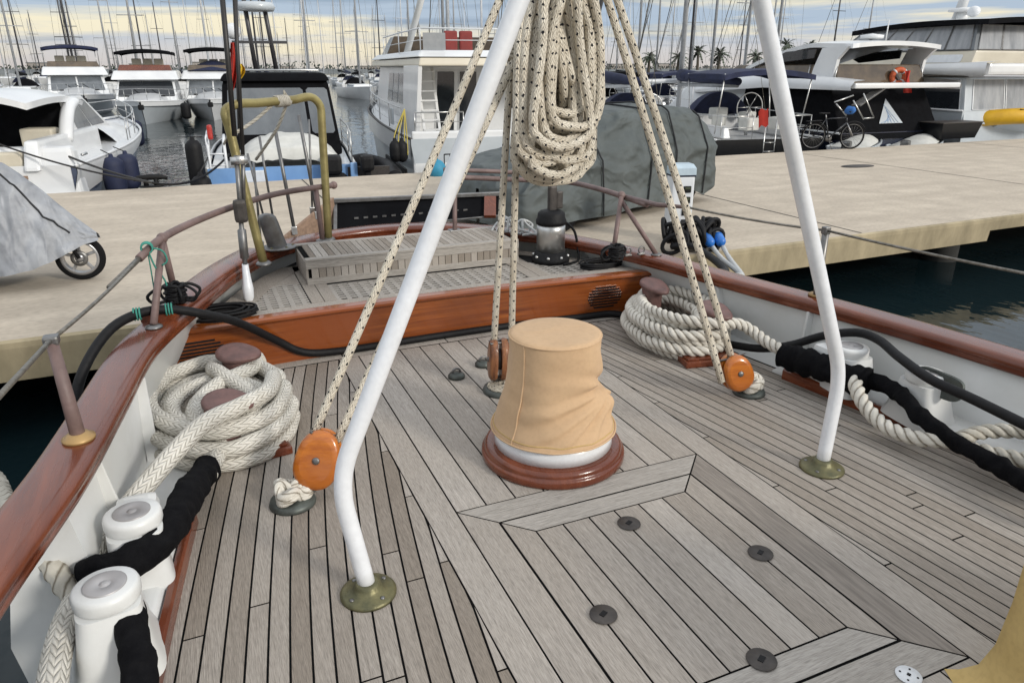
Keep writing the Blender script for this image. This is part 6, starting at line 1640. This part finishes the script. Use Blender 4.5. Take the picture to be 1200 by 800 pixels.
t = fly_yacht('white flybridge yacht with wine-red screen, middle of the three across the fairway', BLACKCANVAS, 3.35, GLASS, coam=MAHOG); t.scale = (1.1,1.1,1.2); place(t, (-1.65,58.6,WZ), 183)
t = fly_yacht('white motor yacht with navy flybridge cover, right of the three facing across the fairway', BLACKCANVAS, 3.5, GLASSG, L=10, B=3.6, canvas=BLUECANVAS); t.scale = (1.1,1.1,1.2); place(t, (2.6,60.0,WZ), 186)
fender((.05,49.8,-1.35), 'black fender hanging between the middle and right yachts across the fairway', .28, .95, BLACKR, (.3,50,.0))

# ------------------------------------------------------------------ moored yachts right of the trawler, sterns to the quay
def sail_yacht(label, L, B, hullm, mastm, H, my=.55, cover=BLUECANVAS, bim=None, name='sailing_boat', group=None, detail=2, fs=.9, fb=1.2, flagm=None, clutter=True):
    t = boat(name, label, 'sailing boat', group); rg = hull(t, L, B, fs, fb, hullm, rake=1.0, full=.40, low=.84, band=GELCOAT)
    _, c = fbox(t, 'cabin', (-B*.30,B*.30,L*.30,L*.72), (-B*.25,B*.25,L*.33,L*.66), fs, fs+.48, GELCOAT, .06); win(t, c, 'left', .08,.92,.25,.8, GLASS, n=3, gap=.2); win(t, c, 'right', .08,.92,.25,.8, GLASS, n=3, gap=.2)
    mast_set(t, 0, L*my, fs+.4, H, mastm, r=.085, boom=(L*.36,.95), cover=cover, B=B, L=L, fur=1)
    if detail > 1:
        for s in (-1,1): fbox(t, 'cockpit_coaming', (s*B*.30-.12,s*B*.30+.12,.5,L*.30), (s*B*.30-.08,s*B*.30+.08,.6,L*.30), fs-.02, fs+.30, GELCOAT, .04)
        m = MB(); m.tube([Vector((0,L*.12,fs)),Vector((0,L*.12,fs+.75))], .05, 8); cw = Vector((0,L*.12-.06,fs+.8)); m.tube([cw+Vector((.42*math.cos(a),0,.42*math.sin(a))) for a in [2*PI*i/24 for i in range(24)]], .018, 6, closed=True)
        for k in range(6): m.tube([cw, cw+Vector((.42*math.cos(PI*k/3),0,.42*math.sin(PI*k/3)))], .010, 5)
        m.build('steering_wheel', STEEL, t)
        P = [(-B*.42,L*.16,fs),(-B*.40,.25,fs),(-B*.15,.08,fs)]; rail(t, P, .62, mids=1, every=.8); rail(t, [(-p[0],p[1],p[2]) for p in P], .62, mids=1, every=.8)
        rail(t, [r[0].lerp(r[-1], .04) for r in rg[4:]], .6, every=1.5, mids=1, r=.012); rail(t, [r[-1].lerp(r[0], .04) for r in rg[4:]], .6, every=1.5, mids=1, r=.012)
        m = MB(); rows = []
        for i in range(7):
            f = i/6; rows.append([Vector((B*.30*g, L*.27+.9*f, fs+.45+.75*(1-abs(g)**2.5)*math.sin(PI*.5*min(1,(1-f)*1.6)))) for g in [k/7-1 for k in range(15)]])
        m.grid(rows); m.build('sprayhood', cover, t)
        if bim is not None: canopy(t, 'bimini', -B*.40,B*.40,.3,L*.25,fs+1.75, bim, .14, posts=fs+.1)
        if flagm is not None:
            m = MB(); m.grid([[Vector((-B*.12+.2*g, .05-.15*g-.1*f, fs+.75-.45*f+.12*g+.06*math.sin(g*6))) for g in (0,.25,.5,.75,1)] for f in (0,.3,.6,1)]); m.build('ensign', flagm, t)
        if clutter:
            r = random.Random(int(L*10+B*7))
            for k in range(5): m = MB(); m.box((r.uniform(-B*.25,B*.25), r.uniform(.4,L*.25), fs+.3+r.uniform(0,.3)), (.5,.35,.35), rz=r.random(), bev=.05); m.build('cockpit_cushion', WHITECLOTH, t)
            m = MB(); m.tube([Vector((-B*.05,-.02,.2)),Vector((-B*.05,.02,fs+.5))], .02, 6); m.tube([Vector((-B*.05+.35,-.02,.2)),Vector((-B*.05+.35,.02,fs+.5))], .02, 6)
            for k in range(4): m.tube([Vector((-B*.05,-.02,.3+.25*k)),Vector((-B*.05+.35,-.02,.3+.25*k))], .014, 5)
            m.build('stern_ladder', STEEL, t)
    return t
t = sail_yacht('black hulled sailing yacht with navy bimini, stern to the quay beyond the covered car', 11, 3.6, BLACKH, MASTA, 12.5, bim=BLUECANVAS, flagm=FLAGR, fs=1.15, fb=1.45); place(t, (15.3,16.6,WZ), 10)
t = sail_yacht('white sailing boat with navy sprayhood just right of the covered car', 9.5, 3.2, GELCOAT, MASTW, 10.5, fs=1.15, fb=1.4, cover=BLUECANVAS); place(t, (12.1,17.2,WZ), 8)
t = sail_yacht('white sailing boat with a thick white mast behind the trawler and covered car', 13, 4.0, GELCOAT, MASTW, 15, my=.42, cover=BLACKCANVAS, fs=1.1, fb=1.5, detail=2); place(t, (10.6,26.5,WZ), 3)
# second row to the right, across the inner basin
row2 = [((12.5,33,WZ),GELCOAT,MASTA,BLACKCANVAS,11,'white yacht with black sail cover in the second row, left of the white mast'),((17.0,33.5,WZ),GELCOAT,MASTWOOD,BLACKCANVAS,11,'white yacht with brown mast and black covers in the second row'),
        ((21.3,34,WZ),GELCOAT,MASTA,BLACKCANVAS,10,'white yacht with black cover in the second row, below the full palm'),((25.6,34.5,WZ),NAVY,MASTA,BLUECANVAS,11,'navy yacht with blue sail cover in the second row, beside the right tube leg'),
        ((30.2,35,WZ),GELCOAT,MASTD,BLACKCANVAS,12,'white yacht with dark mast in the second row, behind the right white tube leg'),((35.2,36,WZ),GELCOAT,MASTA,BLUECANVAS,11,'white yacht in the second row, right of the right white tube leg')]
for loc, hm, mm, cvm, L, lab in row2:
    t = sail_yacht(lab, L, 3.7, hm, mm, L*1.15, cover=cvm, bim=cvm, detail=2, clutter=False, fs=1.0, fb=1.3); place(t, loc, 5)
    r = random.Random(int(loc[0]))
# long low white passerelle / boom across the second row
m = MB(); a, b_ = on_y(688,97,22), on_y(870,93,23.5); m.tube([a,b_], .07, 8); m.tube([a+Vector((.2,0,-.4)), a], .03, 6); m.tube([b_, b_+Vector((0,0,-1.6))], .04, 6); m.tube([a.lerp(b_,.65), a.lerp(b_,.65)+Vector((0,0,-1.6))], .04, 6)
t = boat('awning_frame', 'long white awning pole on posts above the boats right of the hanging ropes', 'awning pole'); m.build('pole', MASTW, t)

# ------------------------------------------------------------------ sporty motor yacht with white arch and black cockpit canvas
def sport_yacht():
    t = boat('sport_yacht', 'white motor yacht with curved hardtop, lifebuoy and black cockpit canvas, beyond the bicycle', 'motor yacht')
    L, B = 13, 4.4; rg = hull(t, L, B, 1.15, 1.75, NAVY, rake=1.6, low=.82, band=GELCOAT)
    fbox(t, 'swim_platform', (-1.9,1.9,-.8,.05), (-1.9,1.9,-.75,.05), .35, .5, GELCOAT, .05)
    _, c = fbox(t, 'cockpit_canvas', (-2.1,2.1,-.10,5.0), (-1.95,1.95,.75,5.0), .95, 2.42, BLACKCANVAS, .06)
    a_, b2, d_, e_ = [c[i] for i in FACE_OF['aft']]; nr = Vector((0,-1,.4)).normalized()
    P = lambda u, v: a_.lerp(b2,u).lerp(e_.lerp(d_,u), v)+nr*.03
    m = MB(); m.poly([P(.40,.30),P(.64,.30),P(.53,.80)]); m.build('triangular_window', GELGREY, t)
    m = MB()
    for k in range(6): m.bar(P(.42+.035*k,.31)+nr*.006, P(.53-.008*k,.38+.06*k)+nr*.006, .012, .006)
    m.build('window_pattern', BLUEH, t)
    m = MB()                                                   # sheer-line moulding sweeping over the canvas
    for s in (-1,1):
        rows = []
        for i in range(21):
            f = i/20; y = -.35+11.5*f; w = (2.25 if f < .5 else 2.25*(1-((f-.5)/.55)**2.2)); z0 = 2.42-.75*max(0,f-.35)**1.0; h = .26+.18*math.sin(PI*min(1,f*1.4))
            rows.append([Vector((s*w,y,z0)),Vector((s*(w+.03),y,z0+h*.4)),Vector((s*(w-.10),y,z0+h)),Vector((s*(w-.5),y,z0+h+.03))])
        m.grid(rows)
    m.box((0,-.15,2.55), (4.3,.5,.16), bev=.05); m.build('upper_moulding', GELCOAT, t)
    fbox(t, 'superstructure', (-1.95,1.95,4.2,10.5), (-1.7,1.7,4.2,8.6), 1.3, 2.75, GELCOAT, .1)
    _, c = fbox(t, 'flybridge_glass', (-1.85,1.85,.7,6.9), (-1.7,1.7,.9,5.9), 2.60, 3.16, GLASSB, .03)
    m = MB()
    for y in (.8,2.0,3.4,4.8): 
        for s in (-1,1): m.tube([Vector((s*1.87,y,2.6)),Vector((s*1.74,y+.05,3.18))], .02, 5)
    m.build('glass_posts', STEEL, t)
    # hardtop: swept roof with arch legs
    m = MB(); rows = []
    for i in range(15):
        f = i/14; y = .3+5.0*f; z = 3.74+.08*math.sin(PI*f*.8)-.70*max(0,(f-.35)/.65)**1.3
        rows.append([Vector((1.8*g, y, z+.10*(1-g*g))) for g in [k/6-1 for k in range(13)]])
    m.grid(rows); m.grid([[p-Vector((0,0,.13)) for p in r] for r in rows]); edge = rows[0]+[r[-1] for r in rows[1:]]+rows[-1][::-1][1:]+[r[0] for r in rows[::-1]][1:]
    m.loft([edge,[p-Vector((0,0,.13)) for p in edge]], caps=False); m.build('hardtop', GELCOAT, t)
    for s in (-1,1):
        m = MB(); m.loft([[Vector((s*1.80+dx,y,z)) for y, z in ((.9,2.62),(1.9,2.62),(1.75,3.1),(1.5,3.64),(.4,3.68),(.8,3.3))] for dx in (-.06,.06)], smooth=False); m.build('arch_leg', GELCOAT, t)
        m = MB(); m.loft([[Vector((s*1.82+dx,y,z)) for y, z in ((1.85,3.35),(3.6,3.22),(3.9,3.34),(3.2,3.56),(1.8,3.62))] for dx in (-.02,.02)], smooth=False); m.build('side_opening', GLASS, t)
    m = MB(); m.lathe([(.01,0),(.35,.03),(.36,.13),(.01,.18)], (.2,1.6,3.92), 20); m.tube([Vector((.6,1.4,3.85)),Vector((.6,1.4,4.5))], .02, 5); m.build('radar', GELCOAT, t)
    return t
t = sport_yacht(); place(t, (20.6,17.0,WZ), 3)
lb = on_y(1053,90,17.6); u_ = Vector((0,0,1))
def lifebuoy(c, nx, label, R_=.36):
    t = thing('lifebuoy', label, 'lifebuoy', c); n0 = Vector(nx).normalized(); a_ = n0.cross(u_).normalized(); b_ = n0.cross(a_)
    m = MB(); m.tube([c+(a_*math.cos(a)+b_*math.sin(a))*R_ for a in [2*PI*i/36 for i in range(36)]], .09, 12, closed=True); m.build('ring', ORANGE, t)
    for k in range(4):
        m = MB(); aa = PI/4+PI/2*k; m.tube([c+(a_*math.cos(a)+b_*math.sin(a))*R_ for a in (aa-.12,aa,aa+.12)], .095, 12); m.build('reflective_band', WHITE, t)
    return t
lifebuoy(lb, (-.4,-1,0), 'orange lifebuoy hung at the stern rail of the motor yacht with black cockpit canvas', .21)
m = MB(); rows = []
for i in range(9):
    f = i/8; rows.append([on_y(1060+7*g+1.5*math.sin(f*5+g*3), 83+26*f, 17.3+.06*math.sin(g*7+f*3)) for g in (0,.25,.5,.75,1)])
m.grid(rows); solo(m, 'red_flag', FLAGR, 'drooping red flag beside the orange lifebuoy', 'flag')
# boarding plank on struts of that yacht
m = MB(); p0, p1 = on_y(1003,124,16.5), on_y(1035,102,16.9)
m.bar(p0, p1, .28, .05, bev=.01); t = boat('passerelle', 'narrow boarding plank raised on thin struts in front of the black cockpit canvas', 'passerelle'); m.build('plank', DULLSTEEL, t)
m = MB()
for (u0,v0,u1,v1) in ((1000,118,1012,140),(1012,110,1024,138),(1012,139,1024,138),(978,120,1000,112),(980,122,992,136)): m.tube([on_y(u0,v0,16.4), on_y(u1,v1,16.4)], .022, 6)
m.build('struts', STEEL, t)
# jet skis / dinghies between
def low_dinghy(label, mat, loc, hd, L=2.9, B=1.25, cover=None):
    t = boat('small_dinghy', label, 'dinghy', 'small craft at the quay edge'); rg = hull(t, L, B, .42, .60, mat, rake=.35, band=GELGREY, inset=.03)
    m = MB(); rows = []
    for i in range(11):
        f = i/10; w = B*.42*(1-max(0,(f-.4)/.6)**2)+.02; rows.append([Vector((w*g, .1+(L-.35)*f, .42+.18*f+.22*math.sin(PI*f)*(1-abs(g)**2.2))) for g in [k/5-1 for k in range(11)]])
    m.grid(rows); m.build('cover', cover or WHITECLOTH, t)
    m = MB(); m.box((0,-.1,.42), (.26,.26,.42), bev=.06); m.build('outboard_engine', DULLSTEEL, t); place(t, loc, hd); return t
low_dinghy('white covered dinghy with its bow behind the bicycle wheel', GELCOAT, (18.2,16.45,-1.12), 62)
low_dinghy('white dinghy with loose cover below the black cockpit canvas', GELCOAT, (20.6,16.35,-1.18), 70, L=2.6)
# ------------------------------------------------------------------ large motor yacht at the right edge
def big_yacht():
    t = boat('large_motor_yacht', 'large white motor yacht with glazed flybridge enclosure and dark hardtop at the right edge', 'motor yacht')
    L, B = 17, 5.6; rg = hull(t, L, B, 1.7, 2.3, GELGREY, rake=1.6, full=.5, low=.92, band=GELCOAT)
    fbox(t, 'swim_platform', (-2.5,2.5,-1.0,.05), (-2.5,2.5,-.95,.05), .35, .55, GELCOAT, .05)
    _, c = fbox(t, 'cockpit_enclosure', (-2.6,2.6,-.1,4.0), (-2.5,2.5,.25,4.0), 1.25, 2.75, GELGREY, .05)
    win(t, c, 'aft', .06,.96,.32,.96, VINYL, 'vinyl_panel', n=3, frame=MASTW); win(t, c, 'left', .03,.97,.32,.96, GLASS, n=2, frame=MASTW); win(t, c, 'right', .03,.97,.32,.96, GLASSG, n=2)
    _, c = fbox(t, 'deckhouse', (-2.35,2.35,4.0,12.5), (-2.15,2.15,4.0,10.8), 1.7, 2.9, GELCOAT, .08); win(t, c, 'left', .2,.97,.35,.85, GLASS, n=3); win(t, c, 'front', .05,.95,.3,.9, GLASS, n=3)
    m = MB()
    for s in (-1,1):                                           # wide white eave sweeping down forward
        rows = []
        for i in range(21):
            f = i/20; y = -.6+13*f; w = 2.75 if f < .55 else 2.75*(1-((f-.55)/.6)**2); zt = 3.22-.25*f; zb = 2.80+.10*math.sin(PI*f)-.45*max(0,f-.3)
            rows.append([Vector((s*(w-.6),y,zt+.05)),Vector((s*w,y,zt)),Vector((s*(w+.02),y,zb)),Vector((s*(w-.5),y,zb-.02))])
        m.grid(rows)
    m.box((0,-.35,3.02), (5.2,.5,.36), bev=.10); m.build('eave', GELCOAT, t)
    _, c = fbox(t, 'flybridge_coaming', (-2.5,2.5,.2,7.6), (-2.35,2.35,.2,6.8), 3.10, 3.60, CREAM, .06)
    win(t, c, 'left', .74,.94,.25,.75, WHITEPLASTIC, 'locker_panel')
    _, c = fbox(t, 'flybridge_enclosure', (-2.35,2.35,.3,6.6), (-2.15,2.15,.5,5.4), 3.60, 4.42, GLASSG, .03)
    win(t, c, 'aft', .03,.97,.04,.96, VINYL, 'vinyl_panel', n=4, gap=.05, frame=DULLSTEEL); win(t, c, 'left', .02,.98,.04,.96, VINYL, 'vinyl_panel', n=6, gap=.05, frame=DULLSTEEL); win(t, c, 'right', .02,.98,.04,.96, GLASSG, 'vinyl_panel', n=5)
    win(t, c, 'front', .03,.97,.04,.96, GLASSG, 'vinyl_panel', n=3)
    m = MB(); rows = []
    for i in range(13):
        f = i/12; y = -.1+6.2*f; rows.append([Vector((2.45*g*(1-.14*f**3), y, 4.54+.10*(1-g*g)+.10*math.sin(PI*f)-.12*f)) for g in [k/6-1 for k in range(13)]])
    m.grid(rows); edge = rows[0]+[r[-1] for r in rows[1:]]+rows[-1][::-1][1:]+[r[0] for r in rows[::-1]][1:]
    hd = m.build('hardtop', GELCOAT, t); m = MB(); m.loft([edge,[p-Vector((0,0,.17)) for p in edge]], caps=False); m.grid([[p-Vector((0,0,.16)) for p in r] for r in rows]); m.build('hardtop_edge', BLACKCANVAS, hd)
    m = MB(); m.lathe([(.01,0),(.5,.03),(.5,.12),(.01,.18)], (.2,3.2,4.98), 20); m.tube([Vector((.2,3.2,4.6)),Vector((.2,3.2,5.0))], .2, 10); m.tube([Vector((.4,3.6,4.6)),Vector((.75,3.4,7.0))], .20, 10, rf=lambda f: 1-.3*f); m.build('radar_mast', GELCOAT, t)
    m = MB(); m.ball((-1.4,1.4,4.86), (.2,.2,.18)); m.build('antenna_dome', WHITEPLASTIC, t)
    m = MB(); m.tube([Vector((.9,3.4,6.6)),Vector((.9,3.4,6.9))], .14, 10); m.build('horn', BLACKR, t)
    m = MB(); m.box((.9,1.4,4.25), (.55,.5,.7), rz=.2, bev=.1); m.build('blue_seat', BLUECANVAS, t)
    m = MB()
    for k in range(3): m.box((-2.62,-.02+.9*k,.8), (.03,.25,.30), bev=.02)
    m.build('vents', GELGREY, t)
    return t
t = big_yacht(); place(t, (26.6,16.95,WZ), 4)
# black storage box and yellow inflatable on the quay edge
p = on_z(1122,163,QZ); t = thing('dock_box', 'black tapered storage box on the quay edge in front of the large motor yacht', 'box', Vector((p.x,p.y+.3,QZ)))
b_ = Vector((p.x,p.y+.3,QZ)); fb_ = frus((b_.x-.85,b_.x+.75,b_.y-.35,b_.y+.35),(b_.x-.95,b_.x+.92,b_.y-.4,b_.y+.4),QZ+.02,QZ+.50); m = MB(); m.add(fb_, FACES); m.build('body', BLACKH, t)
m = MB(); m.box((b_.x-.015,b_.y,QZ+.515), (1.92,.86,.03), bev=.01); m.build('lid', DARKPLATE, t)
t = boat('inflatable_boat', 'yellow inflatable boat on the quay edge at the right picture border', 'inflatable boat')
m = MB(); m.tube(spline([(-.75,0,.30),(-.78,.9,.30),(-.70,1.9,.34),(-.35,2.7,.44),(0,2.9,.48),(.35,2.7,.44),(.70,1.9,.34),(.78,.9,.30),(.75,0,.30)], .1), .26, 14, rf=lambda f: .55+.45*min(1,min(f,1-f)*14)); m.build('tube', YELLOW, t)
m = MB(); m.box((0,1.2,.22), (1.1,2.2,.08), bev=.02); m.box((0,.10,.36), (1.2,.07,.42)); m.build('floor', GELGREY, t)
m = MB(); 
for s in (-1,1): m.tube(sag((s*.99,.4,.42),(s*.95,1.9,.46),.06), .018, 6)
m.build('grab_rope', BLACKR, t)
p = on_z(1172,160,QZ); t.location = (p.x+2.7,p.y+.05,QZ-.02); t.rotation_euler = (0,R(30),R(74))

# ------------------------------------------------------------------ forest of masts: sailing boats berthed in rows across the harbour
def far_boat(label, L, B, hm, mm, H, cov, seed):
    t = boat('moored_sailing_boat', label, 'sailing boat', 'sailing boats berthed in rows across the harbour')
    hull(t, L, B, 1.0, 1.3, hm, rake=.9, band=GELCOAT); _, c = fbox(t, 'cabin', (-B*.3,B*.3,L*.3,L*.72), (-B*.25,B*.25,L*.33,L*.66), 1.0, 1.45, GELCOAT, .05); win(t, c, 'right', .1,.9,.3,.8, GLASS); win(t, c, 'left', .1,.9,.3,.8, GLASS)
    mast_set(t, 0, L*.56, 1.4, H, mm, r=.11, boom=(L*.36,.9), cover=cov, B=B, L=L, fur=1, spread=(.36,.66) if seed % 2 else (.5,))
    m = MB(); rows = []
    for i in range(6):
        f = i/5; rows.append([Vector((B*.3*g, L*.27+.9*f, 1.4+.7*(1-abs(g)**2.5)*math.sin(PI*.5*min(1,(1-f)*1.6)))) for g in [k/5-1 for k in range(11)]])
    m.grid(rows); m.build('sprayhood', cov, t); return t
LBL = ['blue-covered white sailing boat','black-covered white sailing boat','navy sailing boat','dark-masted sailing boat','tall white-masted sailing boat']
protos = [far_boat(LBL[0],10.5,3.4,GELCOAT,MASTA,12.5,BLUECANVAS,0), far_boat(LBL[1],11.5,3.6,GELCOAT,MASTA,14.5,BLACKCANVAS,1), far_boat(LBL[2],11,3.5,NAVY,MASTA,13.2,GREYCANVAS,3), far_boat(LBL[3],10,3.3,GELCOAT,MASTD,12.0,BLUECANVAS,5), far_boat(LBL[4],13,4.0,GELCOAT,MASTW,17.0,GREYCANVAS,4)]
used = [False]*5; r = random.Random(21); seen = []
def put(x, y, k, hd):
    if not used[k]: used[k] = True; o = protos[k]
    else: o = dup(protos[k])
    row = 'nearest' if y < 96 else 'second' if y < 125 else 'third' if y < 160 else 'fourth' if y < 220 else 'farthest'
    o['label'] = '%s in the %s berth row, %s' % (LBL[k], row, where(x, y))
    place(o, (x, y, WZ), hd)
for (y, x0, x1, dx) in ((88,-20,40,4.8),(104,-22,33,4.6),(140,-30,52,6.0),(185,-40,75,6.6),(250,-50,110,10)):
    x = x0+r.uniform(0,2)
    while x < x1:
        u = 0
        if r.random() < .90: put(x, y+r.uniform(-1.5,1.5), r.choice((0,0,1,1,2,3,3,4)), (180 if y in (88,185) else 0)+r.uniform(-3,3))
        x += dx*r.uniform(.85,1.25)
for (x, y, k) in ((46,62,1),(52,64,0),(58,61,4),(65,66,1),(72,64,3),(80,66,0),(44,88,2),(50,90,4),(60,92,1),(70,93,0),(82,92,3),(96,98,1),(60,140,0),(75,142,1),(92,140,4),(110,145,0)): put(x, y, k, r.uniform(-4,4))
for k in range(5):
    if not used[k]: put(10+8*k, 118, k, 0)
# leaning stays and masts of the boats behind the yachts on the right
for (u0,v0,u1,v1,y,lab,mm,rr) in ((1008,95,1040,-15,30,'pale mast behind the curved hardtop of the motor yacht, leaning right',MASTA,.09),):
    pass
t = sail_yacht('white sailing yacht with tall white mast behind the motor yachts on the right', 14, 4.2, GELCOAT, MASTW, 17, cover=GREYCANVAS, fs=1.1, fb=1.5, clutter=False); place(t, (36,40,WZ), 350)
t = sail_yacht('grey masted sailing yacht behind the curved hardtop on the right', 12, 3.9, GELCOAT, MASTA, 15, cover=BLUECANVAS, fs=1.1, fb=1.4, clutter=False); place(t, (31.5,29,WZ), 8)
t = sail_yacht('sailing yacht with grey mast just left of the curved hardtop', 11, 3.7, GELCOAT, MASTA, 14, cover=BLACKCANVAS, fs=1.1, fb=1.4, clutter=False); place(t, (26.4,28.5,WZ), 6)
# ================================================================== SKY, SUN, CAMERA
w = bpy.data.worlds.new('World'); scene.world = w; w.use_nodes = True
nt = w.node_tree; N = nt.nodes; L = nt.links; bg = N['Background']
SUN_EL, SUN_AZ = R(24), R(150)                                 # azimuth measured from +Y clockwise
sky = N.new('ShaderNodeTexSky'); sky.sky_type = 'NISHITA'; sky.sun_disc = False; sky.sun_elevation = SUN_EL; sky.sun_rotation = SUN_AZ; sky.air_density = 1.2; sky.dust_density = 2.5
tc = N.new('ShaderNodeTexCoord')
def vm(st, loc=(0,0,0)):
    mp = N.new('ShaderNodeMapping'); mp.inputs['Scale'].default_value = st; mp.inputs['Location'].default_value = loc; L.new(tc.outputs['Generated'], mp.inputs['Vector']); return mp.outputs[0]
def nz(st, sc, det=6, loc=(0,0,0), dist=0.0, rgh=.55):
    n = N.new('ShaderNodeTexNoise'); n.inputs['Scale'].default_value = sc; n.inputs['Detail'].default_value = det; n.inputs['Distortion'].default_value = dist; n.inputs['Roughness'].default_value = rgh
    L.new(vm(st, loc), n.inputs['Vector']); return n.outputs['Fac']
def ramp(fac, stops):
    c = N.new('ShaderNodeValToRGB'); e = c.color_ramp.elements
    while len(e) < len(stops): e.new(.5)
    for i, (p, col) in enumerate(stops): e[i].position = p; e[i].color = (*col, 1) if len(col) == 3 else col
    L.new(fac, c.inputs['Fac']); return c.outputs['Color']
def mixc(f, a, b):
    m = N.new('ShaderNodeMix'); m.data_type = 'RGBA'
    for k, x in (('Factor', f), ('A', a), ('B', b)):
        if isinstance(x, tuple): m.inputs[k].default_value = (*x, 1)
        elif isinstance(x, (int, float)): m.inputs[k].default_value = x
        else: L.new(x, m.inputs[k])
    return m.outputs['Result']
sep = N.new('ShaderNodeSeparateXYZ'); L.new(tc.outputs['Generated'], sep.inputs[0])
el = sep.outputs[2]
# scaled physical sky as the clear gaps
ms = N.new('ShaderNodeMix'); ms.data_type = 'RGBA'; ms.blend_type = 'MULTIPLY'; ms.inputs['Factor'].default_value = 1; ms.inputs['B'].default_value = (.85,.85,.85,1); L.new(sky.outputs[0], ms.inputs['A'])
# bands of cloud, flattened towards the horizon
grad = ramp(el, [(0.0,(.78,.72,.69)),(.022,(.76,.75,.76)),(.05,(.50,.62,.78)),(.10,(.50,.61,.76)),(.22,(.84,.91,.99)),(.55,(1.18,1.22,1.27)),(1.0,(1.28,1.31,1.35))])
band = nz((1.0,1.0,13.0), 2.3, 7, (3.1,.4,.2), .35)
warm = ramp(band, [(0.47,(0,0,0)),(.60,(1,1,1))])
low = ramp(el, [(0.0,(.35,.35,.35)),(.02,(.8,.8,.8)),(.09,(1,1,1)),(.22,(0,0,0))])
wm_ = N.new('ShaderNodeMix'); wm_.data_type = 'RGBA'; wm_.blend_type = 'MULTIPLY'; wm_.inputs['Factor'].default_value = 1; L.new(warm, wm_.inputs['A']); L.new(low, wm_.inputs['B'])
c1 = mixc(wm_.outputs['Result'], grad, (1.15,1.03,.74))
dark = ramp(nz((1.0,1.0,16.0), 2.8, 6, (9.3,2.4,5.2), .3), [(.50,(0,0,0)),(.66,(1,1,1))])
dl = ramp(el, [(0.0,(.2,.2,.2)),(.03,(.75,.75,.75)),(.12,(.7,.7,.7)),(.35,(.25,.25,.25))])
dm = N.new('ShaderNodeMix'); dm.data_type = 'RGBA'; dm.blend_type = 'MULTIPLY'; dm.inputs['Factor'].default_value = 1; L.new(dark, dm.inputs['A']); L.new(dl, dm.inputs['B'])
c2 = mixc(dm.outputs['Result'], c1, (.28,.38,.53))
c2b = N.new('ShaderNodeVectorMath'); c2b.operation = 'SCALE'; c2b.inputs['Scale'].default_value = 10.0; L.new(c2, c2b.inputs[0])   # cloud radiance on the sky's own scale
c3 = mixc(.82, ms.outputs['Result'], c2b.outputs[0])
L.new(c3, bg.inputs['Color']); bg.inputs['Strength'].default_value = 0.1
sun = bpy.data.lights.new('sun', 'SUN'); sun.energy = 2.25; sun.angle = R(10); sun.color = (1,.95,.87)
so = bpy.data.objects.new('sun', sun); COL.objects.link(so)
d = Vector((math.sin(SUN_AZ)*math.cos(SUN_EL), math.cos(SUN_AZ)*math.cos(SUN_EL), math.sin(SUN_EL)))
so.rotation_euler = (-d).to_track_quat('-Z', 'Y').to_euler(); so.location = d*30
cam = bpy.data.cameras.new('camera'); cam.sensor_width = 36; cam.lens = F_PX/1200*36; cam.clip_start = .05; cam.clip_end = 6000
co = bpy.data.objects.new('camera', cam); COL.objects.link(co); co.location = (0,0,EYE)
co.rotation_euler = (PI/2-PITCH, 0, -YAW); scene.camera = co
scene.view_settings.view_transform = 'Standard'; scene.view_settings.look = 'None'; scene.view_settings.exposure = 0; scene.view_settings.gamma = 1
scene.cycles.max_bounces = 6; scene.cycles.use_denoising = True
